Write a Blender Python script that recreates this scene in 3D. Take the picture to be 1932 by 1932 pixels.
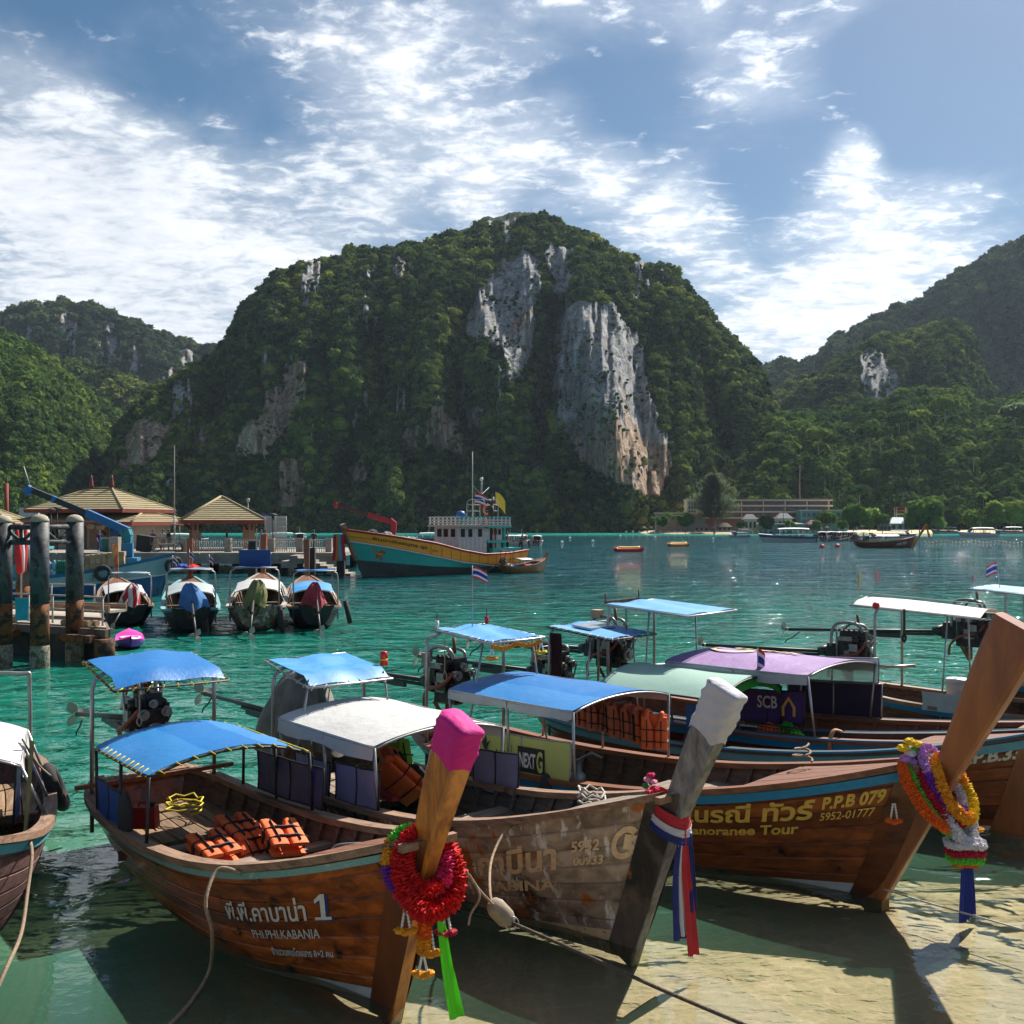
import bpy, bmesh, math, random
import numpy as np
from mathutils import Vector, Matrix, noise
R = math.radians; PI = math.pi
random.seed(7); np.random.seed(7)
sc = bpy.context.scene; COL = sc.collection
for o in list(bpy.data.objects): bpy.data.objects.remove(o)

# ---------------- camera, sky, sun, exposure ----------------
cam = bpy.data.cameras.new('camera'); cam.sensor_width = 36; cam.lens = 36
cam.shift_y = 0.0098; cam.clip_start = 0.1; cam.clip_end = 9000
co = bpy.data.objects.new('camera', cam); COL.objects.link(co)
co.location = (0, 0, 4); co.rotation_euler = (R(90), 0, 0); sc.camera = co
sc.view_settings.view_transform = 'Standard'; sc.view_settings.look = 'None'
sc.view_settings.gamma = 1; sc.view_settings.use_curve_mapping = False
sc.view_settings.exposure = 0.80
SUN_AZ, SUN_EL = R(37), R(47)
SD = Vector((math.cos(SUN_EL)*math.sin(SUN_AZ), math.cos(SUN_EL)*math.cos(SUN_AZ), math.sin(SUN_EL)))
sl = bpy.data.lights.new('sun', 'SUN'); sl.energy = 5.0; sl.angle = R(0.55); sl.color = (1, .95, .86)
so = bpy.data.objects.new('sun', sl); COL.objects.link(so); so.location = (0, 0, 300)
so.rotation_euler = SD.to_track_quat('Z', 'Y').to_euler()
sc.cycles.max_bounces = 8; sc.cycles.transparent_max_bounces = 12; sc.cycles.diffuse_bounces = 3
sc.cycles.glossy_bounces = 3; sc.cycles.sample_clamp_indirect = 6; sc.cycles.sample_clamp_direct = 0
sc.cycles.caustics_reflective = False; sc.cycles.caustics_refractive = False

class NT:
    """small helper to write node trees"""
    def __init__(s, tree): s.t = tree; s.n = tree.nodes; s.l = tree.links
    def node(s, typ, **kw):
        n = s.n.new(typ)
        ins = kw.pop('ins', {})
        for k, v in kw.items(): setattr(n, k, v)
        for k, v in ins.items(): s.put(n.inputs[k], v)
        return n
    def put(s, sock, v):
        if isinstance(v, bpy.types.NodeSocket): s.l.new(v, sock)
        elif isinstance(v, bpy.types.Node): s.l.new(v.outputs[0], sock)
        else:
            if sock.type == 'RGBA' and not isinstance(v, (int, float)) and len(v) == 3: v = (*v, 1)
            sock.default_value = v
    def math(s, op, a, b=None, c=None, clamp=False):
        n = s.n.new('ShaderNodeMath'); n.operation = op; n.use_clamp = clamp
        s.put(n.inputs[0], a)
        if b is not None: s.put(n.inputs[1], b)
        if c is not None: s.put(n.inputs[2], c)
        return n.outputs[0]
    def vmath(s, op, a, b=None, out=0):
        n = s.n.new('ShaderNodeVectorMath'); n.operation = op
        s.put(n.inputs[0], a)
        if b is not None: s.put(n.inputs[1], b)
        return n.outputs[out]
    def noise(s, vec, scale, detail=5, rough=.55, dist=0, out=0):
        n = s.n.new('ShaderNodeTexNoise'); s.put(n.inputs['Vector'], vec)
        s.put(n.inputs['Scale'], scale); n.inputs['Detail'].default_value = detail
        n.inputs['Roughness'].default_value = rough; n.inputs['Distortion'].default_value = dist
        return n.outputs[out]
    def ramp(s, fac, stops, interp='LINEAR'):
        n = s.n.new('ShaderNodeValToRGB'); s.put(n.inputs[0], fac); cr = n.color_ramp; cr.interpolation = interp
        while len(cr.elements) > 1: cr.elements.remove(cr.elements[-1])
        for i, (p, c) in enumerate(stops):
            if not hasattr(c, '__len__'): c = (c, c, c)
            e = cr.elements[0] if i == 0 else cr.elements.new(p)
            e.position = p; e.color = (*c[:3], 1)
        return n.outputs[0]
    def mix(s, fac, a, b, blend='MIX'):
        n = s.n.new('ShaderNodeMix'); n.data_type = 'RGBA'; n.blend_type = blend
        s.put(n.inputs[0], fac); s.put(n.inputs[6], a); s.put(n.inputs[7], b)
        return n.outputs[2]
    def smooth(s, v, lo, hi):
        n = s.n.new('ShaderNodeMapRange'); n.interpolation_type = 'SMOOTHSTEP'; n.clamp = True
        s.put(n.inputs[0], v); s.put(n.inputs[1], lo); s.put(n.inputs[2], hi)
        return n.outputs[0]
    def scale(s, vec, sc3):
        n = s.n.new('ShaderNodeMapping'); s.put(n.inputs[0], vec); n.inputs['Scale'].default_value = sc3
        return n.outputs[0]

# disp pixels: the photograph seen 1932 px wide; horizon at row 985
FD, CX, HY, EYE = 1932.0, 966.0, 985.0, 4.0
def at(px, py, Y): return Vector(((px-CX)/FD*Y, Y, EYE-(py-HY)/FD*Y))
def atz(px, py, z):
    Y = (EYE-z)*FD/(py-HY); return Vector(((px-CX)/FD*Y, Y, z))

world = bpy.data.worlds.new('World'); sc.world = world; world.use_nodes = True
w = NT(world.node_tree); w.n.clear()
sky = w.node('ShaderNodeTexSky', sky_type='NISHITA', sun_disc=False, sun_elevation=SUN_EL, sun_rotation=SUN_AZ,
             altitude=0, air_density=1.0, dust_density=.8, ozone_density=3.0)
D = w.node('ShaderNodeTexCoord').outputs['Generated']
sep = w.node('ShaderNodeSeparateXYZ', ins={0: D})
zc = w.math('ADD', w.math('MAXIMUM', sep.outputs[2], 0.0), .16)
P = w.node('ShaderNodeCombineXYZ', ins={0: w.math('DIVIDE', sep.outputs[0], zc), 1: w.math('DIVIDE', sep.outputs[1], zc), 2: .37}).outputs[0]
big = w.noise(P, .75, 5, .55, .5)
mid = w.noise(w.scale(P, (1.5, 1.3, 1)), 1.9, 6, .56, .35)
fine = w.noise(w.scale(P, (1.0, 1.35, 1)), 15.0, 4, .62, .35)
# clouds gather in banks: each bank is a direction, a width and a weight
def ddir(px, py): return Vector(((px-CX)/FD, 1, -(py-HY)/FD)).normalized()
cover = w.math('MULTIPLY_ADD', w.math('SUBTRACT', big, .5), 1.1, .40)
for px, py, rad, wt in [(60, 230, .17, .42), (250, 330, .12, .12), (300, 560, .20, .50), (650, 420, .15, .34), (900, 330, .12, .16), (700, 130, .17, .16), (1000, 40, .14, .15),
                        (1400, 140, .10, .14), (1620, 290, .04, .52), (1140, 320, .05, .34), (1560, 590, .21, .55), (1880, 400, .13, .20), (1300, 420, .12, .22), (60, 640, .25, .3),
                        (150, 50, .12, -.30), (330, 160, .07, -.25), (1180, 210, .11, -.26), (1440, 330, .09, -.40), (1780, 180, .16, -.45), (1850, 60, .16, -.3), (560, 230, .07, -.08)]:
    dd = w.vmath('DISTANCE', D, ddir(px, py), out=1)
    f = w.smooth(dd, rad, 0.0)
    cover = w.math('MULTIPLY_ADD', f, wt, cover)
thin = w.math('MULTIPLY_ADD', w.math('SUBTRACT', mid, .5), 1.15, cover)
puff = w.math('MULTIPLY_ADD', w.math('SUBTRACT', fine, .5), 1.75, thin)
soft = w.math('MULTIPLY', w.smooth(thin, .26, 1.0), .72)
crisp = w.math('MULTIPLY', w.smooth(puff, .50, 1.02), .92)
dens = w.math('SUBTRACT', 1.0, w.math('MULTIPLY', w.math('SUBTRACT', 1.0, soft), w.math('SUBTRACT', 1.0, crisp)))
lit = w.ramp(w.math('MULTIPLY_ADD', fine, .5, w.math('MULTIPLY', mid, .5)), [(.3, (3.5, 3.9, 4.5)), (.6, (5.8, 6.0, 6.3))])
hsv = w.node('ShaderNodeHueSaturation', ins={'Hue': .492, 'Saturation': 1.22, 'Value': .45, 'Color': sky.outputs[0]})
# thin cloud near the sun scatters forward; this brightening is added for fill
glow = w.math('POWER', w.math('MAXIMUM', w.vmath('DOT_PRODUCT', D, SD, out=1), 0.0), 7.0)
lit = w.vmath('SCALE', lit, None); lit.node.inputs['Scale'].default_value = 1; w.put(lit.node.inputs['Scale'], w.math("MULTIPLY_ADD", glow, .9, 1.0))
skyc = w.mix(dens, hsv.outputs[0], lit)
bg = w.node('ShaderNodeBackground', ins={0: skyc, 1: .10})
w.l.new(bg.outputs[0], w.node('ShaderNodeOutputWorld').inputs[0])

# ---------------- mesh building ----------------
class MB:
    def __init__(s): s.v = []; s.f = []; s.m = []; s.sm = []; s.mi = 0
    def add(s, verts, faces, smooth=False):
        b = len(s.v); s.v.extend([tuple(p) for p in verts])
        for f in faces: s.f.append([b+i for i in f]); s.m.append(s.mi); s.sm.append(smooth)
        return s
    def box(s, c, size, rot=None, taper=1.0):
        c = Vector(c); hx, hy, hz = size[0]/2, size[1]/2, size[2]/2
        vs = []
        for z in (-1, 1):
            k = taper if z > 0 else 1
            for x, y in ((-1, -1), (1, -1), (1, 1), (-1, 1)):
                p = Vector((x*hx*k, y*hy*k, z*hz))
                if rot is not None: p = rot @ p
                vs.append(c+p)
        return s.add(vs, [(3, 2, 1, 0), (4, 5, 6, 7), (0, 1, 5, 4), (1, 2, 6, 5), (2, 3, 7, 6), (3, 0, 4, 7)])
    def beam(s, a, b, w, h, up=(0, 0, 1)):
        a = Vector(a); b = Vector(b); d = (b-a).normalized(); up = Vector(up)
        x = d.cross(up)
        if x.length < 1e-4: x = d.cross(Vector((1, 0, 0)))
        x.normalize(); y = x.cross(d)
        vs = [p+x*i*w/2+y*j*h/2 for p in (a, b) for i, j in ((-1, -1), (1, -1), (1, 1), (-1, 1))]
        return s.add(vs, [(0, 1, 2, 3), (7, 6, 5, 4), (4, 5, 1, 0), (5, 6, 2, 1), (6, 7, 3, 2), (7, 4, 0, 3)])
    def tube(s, pts, r, n=8, cap=True, flat=1.0):
        pts = [Vector(p) for p in pts]; N = len(pts)
        rs = r if hasattr(r, '__len__') else [r]*N
        t0 = (pts[1]-pts[0]).normalized()
        u = t0.cross(Vector((0, 0, 1)))
        if u.length < .05: u = t0.cross(Vector((1, 0, 0)))
        u.normalize(); vs = []
        for i, p in enumerate(pts):
            t = (pts[min(i+1, N-1)]-pts[max(i-1, 0)])
            if t.length < 1e-9: t = t0
            t.normalize(); u = (u-t*u.dot(t))
            if u.length < 1e-6: u = t.orthogonal()
            u.normalize(); v = t.cross(u)
            for k in range(n):
                a = 2*PI*k/n; vs.append(p+u*math.cos(a)*rs[i]+v*math.sin(a)*rs[i]*flat)
        fs = [(i*n+k, i*n+(k+1) % n, (i+1)*n+(k+1) % n, (i+1)*n+k) for i in range(N-1) for k in range(n)]
        s.add(vs, fs, True)
        if cap:
            b = len(s.v)-len(vs)
            for f in ([b+k for k in reversed(range(n))], [b+(N-1)*n+k for k in range(n)]): s.f.append(f); s.m.append(s.mi); s.sm.append(False)
        return s
    def cyl(s, a, b, r, n=12, r2=None): return s.tube([a, b], [r, r if r2 is None else r2], n)
    def lathe(s, prof, n=16, M=None):
        vs = []
        for r, z in prof:
            for k in range(n):
                p = Vector((r*math.cos(2*PI*k/n), r*math.sin(2*PI*k/n), z)); vs.append(M @ p if M else p)
        fs = [(i*n+k, i*n+(k+1) % n, (i+1)*n+(k+1) % n, (i+1)*n+k) for i in range(len(prof)-1) for k in range(n)]
        s.add(vs, fs, True); b = len(s.v)-len(vs)
        for f in ([b+k for k in reversed(range(n))], [b+(len(prof)-1)*n+k for k in range(n)]): s.f.append(f); s.m.append(s.mi); s.sm.append(False)
        return s
    def grid(s, rows, smooth=True, closed=False):
        n = len(rows[0]); vs = [p for r in rows for p in r]
        m = n if closed else n-1
        return s.add(vs, [(i*n+k, i*n+(k+1) % n, (i+1)*n+(k+1) % n, (i+1)*n+k) for i in range(len(rows)-1) for k in range(m)], smooth)
    def sheet(s, rows, th, smooth=True):
        """a grid with thickness th (offset along its normals)"""
        h, n = len(rows), len(rows[0]); rows = [[Vector(p) for p in r] for r in rows]
        off = []
        for i in range(h):
            o = []
            for k in range(n):
                a = rows[min(i+1, h-1)][k]-rows[max(i-1, 0)][k]; b = rows[i][min(k+1, n-1)]-rows[i][max(k-1, 0)]
                nn = a.cross(b)
                if nn.length < 1e-9: nn = Vector((0, 0, 1))
                o.append(rows[i][k]-nn.normalized()*th)
            off.append(o)
        s.grid(rows, smooth); s.grid([r[::-1] for r in off], smooth)
        edge = [(0, k) for k in range(n)]+[(i, n-1) for i in range(1, h)]+[(h-1, k) for k in range(n-2, -1, -1)]+[(i, 0) for i in range(h-2, 0, -1)]
        s.grid([[off[i][k] for i, k in edge], [rows[i][k] for i, k in edge]], False, True)
        return s
    def prism(s, poly, a, b):
        """poly: 2D points; a, b: functions turning a 2D point into the two end faces"""
        n = len(poly); vs = [a(p) for p in poly]+[b(p) for p in poly]
        return s.add(vs, [tuple(reversed(range(n))), tuple(range(n, 2*n))]+[(i, (i+1) % n, n+(i+1) % n, n+i) for i in range(n)])
    def ball(s, c, r, n=10, m=7, sq=(1, 1, 1)):
        rows = []
        for i in range(m+1):
            a = PI*i/m; rr = max(math.sin(a), 1e-3)
            rows.append([Vector(c)+Vector((r*sq[0]*rr*math.cos(2*PI*k/n), r*sq[1]*rr*math.sin(2*PI*k/n), -r*sq[2]*math.cos(a))) for k in range(n)])
        return s.grid(rows, True, True)
    def xf(s, M): s.v = [tuple(M @ Vector(p)) for p in s.v]; return s
    def mesh(s, name, mats):
        me = bpy.data.meshes.new(name); me.from_pydata(s.v, [], s.f)
        for m in (mats if isinstance(mats, (list, tuple)) else [mats]): me.materials.append(m)
        me.polygons.foreach_set('material_index', s.m); me.polygons.foreach_set('use_smooth', s.sm)
        me.update(); return me
    def build(s, name, mats, parent=None, **tags):
        o = bpy.data.objects.new(name, s.mesh(name, mats)); COL.objects.link(o)
        if parent is not None: o.parent = parent
        for k, v in tags.items(): o[k] = v
        return o

def thing(name, label, cat, loc=(0, 0, 0), rz=0, group=None):
    o = bpy.data.objects.new(name, None); COL.objects.link(o); o.empty_display_size = .2
    o.location = loc; o.rotation_euler = (0, 0, rz); o['label'] = label; o['category'] = cat
    if group: o['group'] = group
    return o
def tag(o, label, cat, group=None, loc=None):
    o['label'] = label; o['category'] = cat
    if group: o['group'] = group
    if loc is not None: o.location = loc
    return o
def dup(o, parent=None):
    c = o.copy(); COL.objects.link(c); c.parent = parent
    for ch in list(o.children): dup(ch, c)
    return c
def put(name, me, parent=None):
    o = bpy.data.objects.new(name, me); COL.objects.link(o); o.parent = parent; return o
def catmull(pts, n=6):
    pts = [Vector(p) for p in pts]; out = []
    for i in range(len(pts)-1):
        p0 = pts[max(i-1, 0)]; p1 = pts[i]; p2 = pts[i+1]; p3 = pts[min(i+2, len(pts)-1)]
        for k in range(n):
            t = k/n; out.append(.5*((2*p1)+(p2-p0)*t+(2*p0-5*p1+4*p2-p3)*t*t+(3*p1-p0-3*p2+p3)*t**3))
    out.append(pts[-1]); return out
def sag(a, b, d=.2, n=10):
    a = Vector(a); b = Vector(b)
    return [a.lerp(b, i/n)-Vector((0, 0, d*4*(i/n)*(1-i/n))) for i in range(n+1)]
def sstep(x, a, b):
    t = np.clip((x-a)/(b-a), 0, 1); return t*t*(3-2*t)

# ---------------- materials ----------------
MATS = {}
def mat(name, c1, c2=None, rough=.6, metal=0, scale=4, stretch=(1, 1, 1), bump=0, bscale=None, coat=0, lo=.35, hi=.68, detail=6,
        spots=None, trans=0, rnd=0, spec=.5, wear=None, sheen=0, streak=None):
    """c1/c2 mixed by stretched noise; spots=(colour, scale, lo, hi) adds stains; wear the same at a second size; streak=(colour, freq) vertical runs"""
    if name in MATS: return MATS[name]
    m = bpy.data.materials.new(name); m.use_nodes = True; t = NT(m.node_tree); t.n.clear()
    p = t.node('ShaderNodeBsdfPrincipled'); out = t.node('ShaderNodeOutputMaterial')
    co = t.node('ShaderNodeTexCoord').outputs['Object']; v = t.scale(co, stretch)
    if rnd:
        oi = t.node('ShaderNodeObjectInfo').outputs['Random']
        v = t.vmath('ADD', v, t.node('ShaderNodeCombineXYZ', ins={0: t.math('MULTIPLY', oi, 37.0), 1: t.math('MULTIPLY', oi, 91.0)}).outputs[0])
    nz = t.noise(v, scale, detail, .6, .3)
    c2 = c2 or tuple(x*.75 for x in c1)
    c = t.ramp(nz, [(lo, c1), (hi, c2)])
    if rnd:
        hs = t.node('ShaderNodeHueSaturation', ins={'Value': t.math('MULTIPLY_ADD', oi, rnd*2, 1-rnd), 'Color': c}); c = hs.outputs[0]
    for sp in (spots, wear):
        if sp:
            f = t.smooth(t.noise(co, sp[1], 7, .65, .4), sp[2], sp[3]); c = t.mix(f, c, sp[0])
    if streak:
        f = t.smooth(t.noise(t.scale(co, (streak[1], streak[1], streak[1]*.09)), 1, 5, .6), streak[2], streak[3]); c = t.mix(f, c, streak[0])
    t.put(p.inputs['Base Color'], c); p.inputs['Metallic'].default_value = metal
    p.inputs['Specular IOR Level'].default_value = spec
    if coat: p.inputs['Coat Weight'].default_value = coat; p.inputs['Coat Roughness'].default_value = .2
    t.put(p.inputs['Roughness'], t.math('MULTIPLY_ADD', nz, .3, rough-.15))
    if bump:
        bn = t.noise(v if bscale is None else co, bscale or scale*1.7, 6, .6)
        t.put(p.inputs['Normal'], t.node('ShaderNodeBump', ins={'Strength': .7, 'Distance': bump, 'Height': bn}).outputs[0])
    sh = p.outputs[0]
    if trans:
        tr = t.node('ShaderNodeBsdfTranslucent', ins={0: c}); sh = t.node('ShaderNodeMixShader', ins={0: trans, 1: sh, 2: tr.outputs[0]}).outputs[0]
    t.l.new(sh, out.inputs[0]); MATS[name] = m; return m
def plain(name, c, rough=.5, metal=0): return mat(name, c, tuple(x*.82 for x in c), rough, metal, 6)

GR = (1, 9, 9)   # grain runs along local x
W_varn = mat('wood_varnished', (.52, .125, .016), (.11, .024, .006), .30, 0, 2.0, (.5, 5, 5), .003, coat=.4, rnd=.45, lo=.32, hi=.66, spots=((.014, .007, .004), 2.2, .57, .66))
W_moran = mat('wood_dark_varnished', (.30, .082, .018), (.085, .022, .008), .34, 0, 2.0, (.5, 5, 5), .003, coat=.3, rnd=.4, lo=.32, hi=.66, spots=((.014, .007, .004), 2.0, .57, .68))
W_grey = mat('wood_weathered', (.46, .35, .25), (.17, .125, .09), .85, 0, 2.0, (.8, 4, 2), .008, rnd=.3, spots=((.022, .018, .016), .8, .46, .58), wear=((.40, .11, .014), 2.0, .565, .64), streak=((.78, .74, .68), 9, .55, .66))
W_red = mat('wood_reddish', (.16, .055, .028), (.065, .025, .016), .55, 0, 2.2, GR, .004, rnd=.3, spots=((.02, .012, .01), 1.6, .58, .8))
W_bench = mat('wood_bench', (.30, .235, .18), (.12, .085, .06), .8, 0, 2.4, (8, .7, 8), .006, rnd=.25)
W_deck = mat('wood_deck', (.30, .19, .105), (.12, .065, .034), .75, 0, 2.2, GR, .006, rnd=.35, spots=((.05, .03, .02), 2, .6, .8))
W_deckr = mat('wood_foredeck', (.26, .105, .05), (.12, .042, .02), .5, 0, 2.0, GR, .003, coat=.15)
W_in = mat('wood_inside', (.17, .10, .062), (.06, .037, .026), .8, 0, 2.2, GR, .006)
W_rail = mat('wood_rail', (.33, .20, .125), (.13, .07, .045), .7, 0, 2.6, (.6, 8, 8), .006, spots=((.045, .028, .02), 3, .58, .75))
W_railr = mat('wood_rail_red', (.26, .095, .04), (.11, .038, .018), .5, 0, 2.6, (.6, 8, 8), .004)
W_prow = mat('wood_prow_oiled', (.62, .22, .03), (.20, .055, .010), .34, 0, 2.2, (3.2, 3.2, .55), .005, coat=.3, lo=.38, hi=.62, spots=((.06, .02, .008), 2.4, .6, .78))
W_prowd = mat('wood_prow_teak', (.36, .115, .030), (.17, .046, .013), .4, 0, 1.8, (2.6, 2.6, .5), .004, coat=.25)
W_prowg = mat('wood_prow_grey', (.30, .285, .265), (.095, .09, .085), .9, 0, 5, (2.5, 2.5, .9), .012, spots=((.035, .033, .032), 2.6, .56, .72), wear=((.28, .16, .07), 2.2, .68, .8))
P_aqua = mat('paint_aqua_worn', (.20, .40, .40), (.14, .31, .33), .7, 0, 5, GR, .003, spots=((.05, .03, .02), 6, .60, .70), wear=((.5, .5, .45), 4, .6, .7))
P_blue = mat('paint_sky_blue', (.02, .25, .47), (.015, .20, .41), .55, 0, 3, GR, .001, spots=((.05, .12, .18), 7, .66, .8))
P_white = mat('paint_white', (.62, .61, .57), (.5, .49, .46), .6, 0, 6, spots=((.25, .2, .15), 5, .66, .85))
P_lett = mat('paint_lettering_white', (.72, .72, .68), (.55, .55, .52), .6, 0, 18)
P_gold = mat('paint_lettering_gold', (.80, .50, .09), (.66, .40, .07), .5, 0, 12)
P_tan = mat('paint_lettering_faded', (.85, .62, .36), (.66, .46, .27), .8, 0, 14, spots=((.12, .08, .055), 9, .60, .72))
P_cream = mat('paint_lettering_cream', (.62, .60, .48), (.52, .5, .4), .6, 0, 12)
P_blu2 = plain('paint_navy_shadow', (.01, .05, .26))
P_grn2 = plain('paint_green_shadow', (.01, .09, .03))
T_blue = mat('tarp_blue', (.010, .175, .50), (.012, .15, .43), .42, 0, 1.6, bump=.022, bscale=4.0, trans=.10)
T_blue2 = mat('tarp_blue_doubled', (.03, .21, .52), (.03, .19, .46), .45, 0, 1.6, bump=.022, bscale=4.0, trans=.06)
T_lblue = mat('tarp_light_blue', (.04, .26, .60), (.06, .30, .62), .5, 0, 1.5, bump=.012, bscale=3.0, trans=.12, spots=((.09, .33, .62), 1.0, .5, .53))
T_white = mat('tarp_white', (.60, .59, .57), (.52, .51, .5), .6, 0, 1.5, bump=.05, bscale=2.6, trans=.12, spots=((.36, .33, .3), 2.3, .62, .8))
T_pale = mat('tarp_pale_green', (.36, .55, .47), (.31, .49, .42), .5, 0, 1.5, bump=.015, bscale=2.6, trans=.18)
T_purple = mat('tarp_purple', (.22, .10, .30), (.26, .15, .35), .6, 0, 1.2, bump=.03, bscale=3.0, trans=.06, spots=((.40, .30, .44), 1.5, .52, .72))
T_grey = mat('tarp_grey', (.42, .46, .46), (.33, .36, .36), .5, 0, 2, bump=.012, trans=.05)
T_pink = mat('tarp_pink_white', (.60, .47, .46), (.62, .56, .50), .6, 0, 1, bump=.02, bscale=2.6, trans=.15)
T_slate = mat('tarp_slate', (.12, .17, .20), (.10, .14, .17), .6, 0, 2, bump=.01, trans=.1)
T_beige = mat('tarp_beige', (.42, .36, .29), (.36, .31, .25), .7, 0, 2, bump=.02, bscale=3, trans=.1)
T_dpur = mat('curtain_dark_purple', (.028, .014, .05), (.022, .011, .04), .6, 0, 2, bump=.02, bscale=4)
T_scb = mat('banner_purple', (.05, .022, .17), (.042, .018, .145), .55, 0, 2, bump=.02, bscale=4)
T_lav = mat('banner_lavender', (.25, .22, .34), (.19, .17, .28), .7, 0, 2, bump=.02, bscale=4, spots=((.4, .38, .44), 3, .6, .75))
T_navy = mat('curtain_navy', (.022, .036, .15), (.014, .022, .10), .45, 0, 2, bump=.03, bscale=4)
T_dblue = mat('curtain_blue', (.012, .07, .26), (.01, .05, .2), .5, 0, 2, bump=.03, bscale=4)
T_lime = mat('banner_lime', (.52, .56, .14), (.44, .48, .13), .7, 0, 2, bump=.015, bscale=4, spots=((.16, .17, .08), 2.6, .62, .78))
T_green = mat('tarp_bright_green', (.03, .42, .02), (.03, .36, .02), .5, 0, 2, trans=.5)
T_cover = mat('canvas_grey_cover', (.27, .25, .21), (.17, .155, .13), .9, 0, 3, bump=.04, bscale=5, spots=((.1, .085, .07), 3, .6, .8))
C_pink = mat('cloth_hot_pink', (.72, .012, .26), (.60, .01, .20), .75, 0, 3, bump=.02, bscale=9, trans=.05)
C_white = mat('cloth_white', (.60, .58, .60), (.50, .48, .52), .85, 0, 3, bump=.03, bscale=9)
C_red = mat('cloth_red', (.55, .025, .035), (.42, .02, .03), .8, 0, 3, bump=.02, bscale=8, trans=.1)
C_navy = mat('cloth_navy', (.015, .025, .17), (.01, .016, .11), .8, 0, 3, bump=.02, bscale=8)
C_blue = mat('cloth_royal_blue', (.012, .03, .27), (.01, .025, .2), .7, 0, 3, (12, 12, 1), .02)
C_neon = mat('ribbon_neon_green', (.14, .83, .012), (.11, .74, .01), .45, 0, 3, bump=.01, trans=.3)
JK_or = mat('jacket_orange', (.80, .145, .03), (.68, .11, .025), .7, 0, 5, bump=.02, bscale=9, rnd=.12)
JK_wo = mat('jacket_orange_worn', (.60, .17, .085), (.50, .12, .06), .8, 0, 5, bump=.02, bscale=9, rnd=.2)
JK_li = mat('jacket_lime', (.30, .55, .05), (.25, .48, .04), .7, 0, 5, bump=.02, bscale=9)
S_blk = mat('strap_black', (.015, .015, .017), (.01, .01, .011), .7)
RUB = mat('rubber_black', (.018, .018, .02), (.03, .03, .03), .85, 0, 6, bump=.006, bscale=20)
ST_pipe = mat('pipe_steel', (.42, .42, .43), (.28, .27, .26), .4, .7, 5, spots=((.18, .08, .03), 4, .6, .75))
ST_blk = mat('pipe_black', (.025, .025, .027), (.05, .045, .04), .5, .3, 5)
ST_blue = plain('pipe_pale_blue', (.12, .40, .62), .5)
ST_rust = mat('pipe_rusty', (.22, .13, .08), (.12, .06, .03), .8, .2, 5)
ENG = mat('engine_black', (.016, .016, .018), (.05, .048, .045), .45, .5, 8, bump=.01, bscale=24)
ENG2 = mat('engine_alloy', (.30, .30, .30), (.17, .17, .17), .45, .7, 9)
ENG_r = plain('engine_red', (.42, .03, .025), .5); ENG_y = plain('engine_yellow', (.62, .42, .02), .5); ENG_o = plain('engine_orange', (.7, .22, .03), .5)
ROPE = mat('rope_tan', (.34, .25, .17), (.22, .155, .10), .95, 0, 30, bump=.01, bscale=60)
ROPE_w = mat('rope_pale', (.55, .52, .46), (.42, .39, .34), .95, 0, 30, bump=.01, bscale=60)
ROPE_y = plain('cord_yellow', (.70, .55, .02), .7)
F_red = mat('petal_red', (.68, .006, .006), (.5, .004, .006), .8, 0, 30, trans=.12)
F_pk = mat('petal_pink', (.78, .03, .15), (.62, .02, .12), .8, 0, 30, trans=.12)
F_or = mat('petal_orange', (.85, .15, .006), (.75, .10, .004), .8, 0, 30, trans=.12)
F_am = mat('petal_amber', (.85, .36, .01), (.72, .27, .008), .8, 0, 30, trans=.12)
F_ye = mat('petal_yellow', (.83, .60, .02), (.75, .48, .01), .8, 0, 30, trans=.12)
F_gr = mat('petal_green', (.17, .62, .06), (.11, .50, .04), .8, 0, 30, trans=.12)
F_pu = mat('petal_purple', (.22, .03, .42), (.16, .02, .33), .8, 0, 30, trans=.12)
F_li = mat('petal_lilac', (.52, .26, .60), (.44, .2, .52), .8, 0, 30, trans=.12)
F_wh = mat('petal_white', (.75, .72, .74), (.62, .58, .62), .8, 0, 30, trans=.12)
F_bl = mat('petal_blue', (.015, .08, .42), (.01, .06, .33), .8, 0, 30)
F_cr = mat('petal_crimson', (.50, .008, .04), (.4, .006, .03), .7, 0, 30, trans=.1)
BEAD = plain('bead_white', (.75, .73, .7), .4)
BLK = mat('paint_black', (.012, .012, .013), (.02, .02, .02), .5); DARK = mat('void_dark', (.012, .012, .014), (.02, .02, .02), .9)
GREYP = plain('plastic_grey', (.32, .33, .34)); WHTP = plain('plastic_white', (.68, .68, .67)); REDP = plain('plastic_red', (.55, .015, .012), .3)
YELP = plain('plastic_yellow', (.7, .5, .02)); BLUP = plain('plastic_blue', (.01, .11, .38)); GRNP = mat('plastic_green', (.01, .24, .16), (.008, .18, .12), .5, 0, 5)
def clear_mat(name, c, a):
    m = bpy.data.materials.new(name); m.use_nodes = True; t = NT(m.node_tree); t.n.clear()
    g = t.node('ShaderNodeBsdfGlossy', ins={0: (.8, .85, .9), 1: .12}); tr = t.node('ShaderNodeBsdfTransparent', ins={0: c})
    df = t.node('ShaderNodeBsdfDiffuse', ins={0: c}); mx = t.node('ShaderNodeMixShader', ins={0: a, 1: tr.outputs[0], 2: df.outputs[0]})
    fr = t.node('ShaderNodeFresnel', ins={0: 1.4}); mx2 = t.node('ShaderNodeMixShader', ins={0: fr.outputs[0], 1: mx.outputs[0], 2: g.outputs[0]})
    t.l.new(mx2.outputs[0], t.node('ShaderNodeOutputMaterial').inputs[0]); return m
G_plas = clear_mat('clear_plastic', (.75, .85, .83), .35); G_glass = mat('glass_dark', (.02, .03, .035), (.03, .04, .045), .12, 0, 3, spec=.8)
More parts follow.
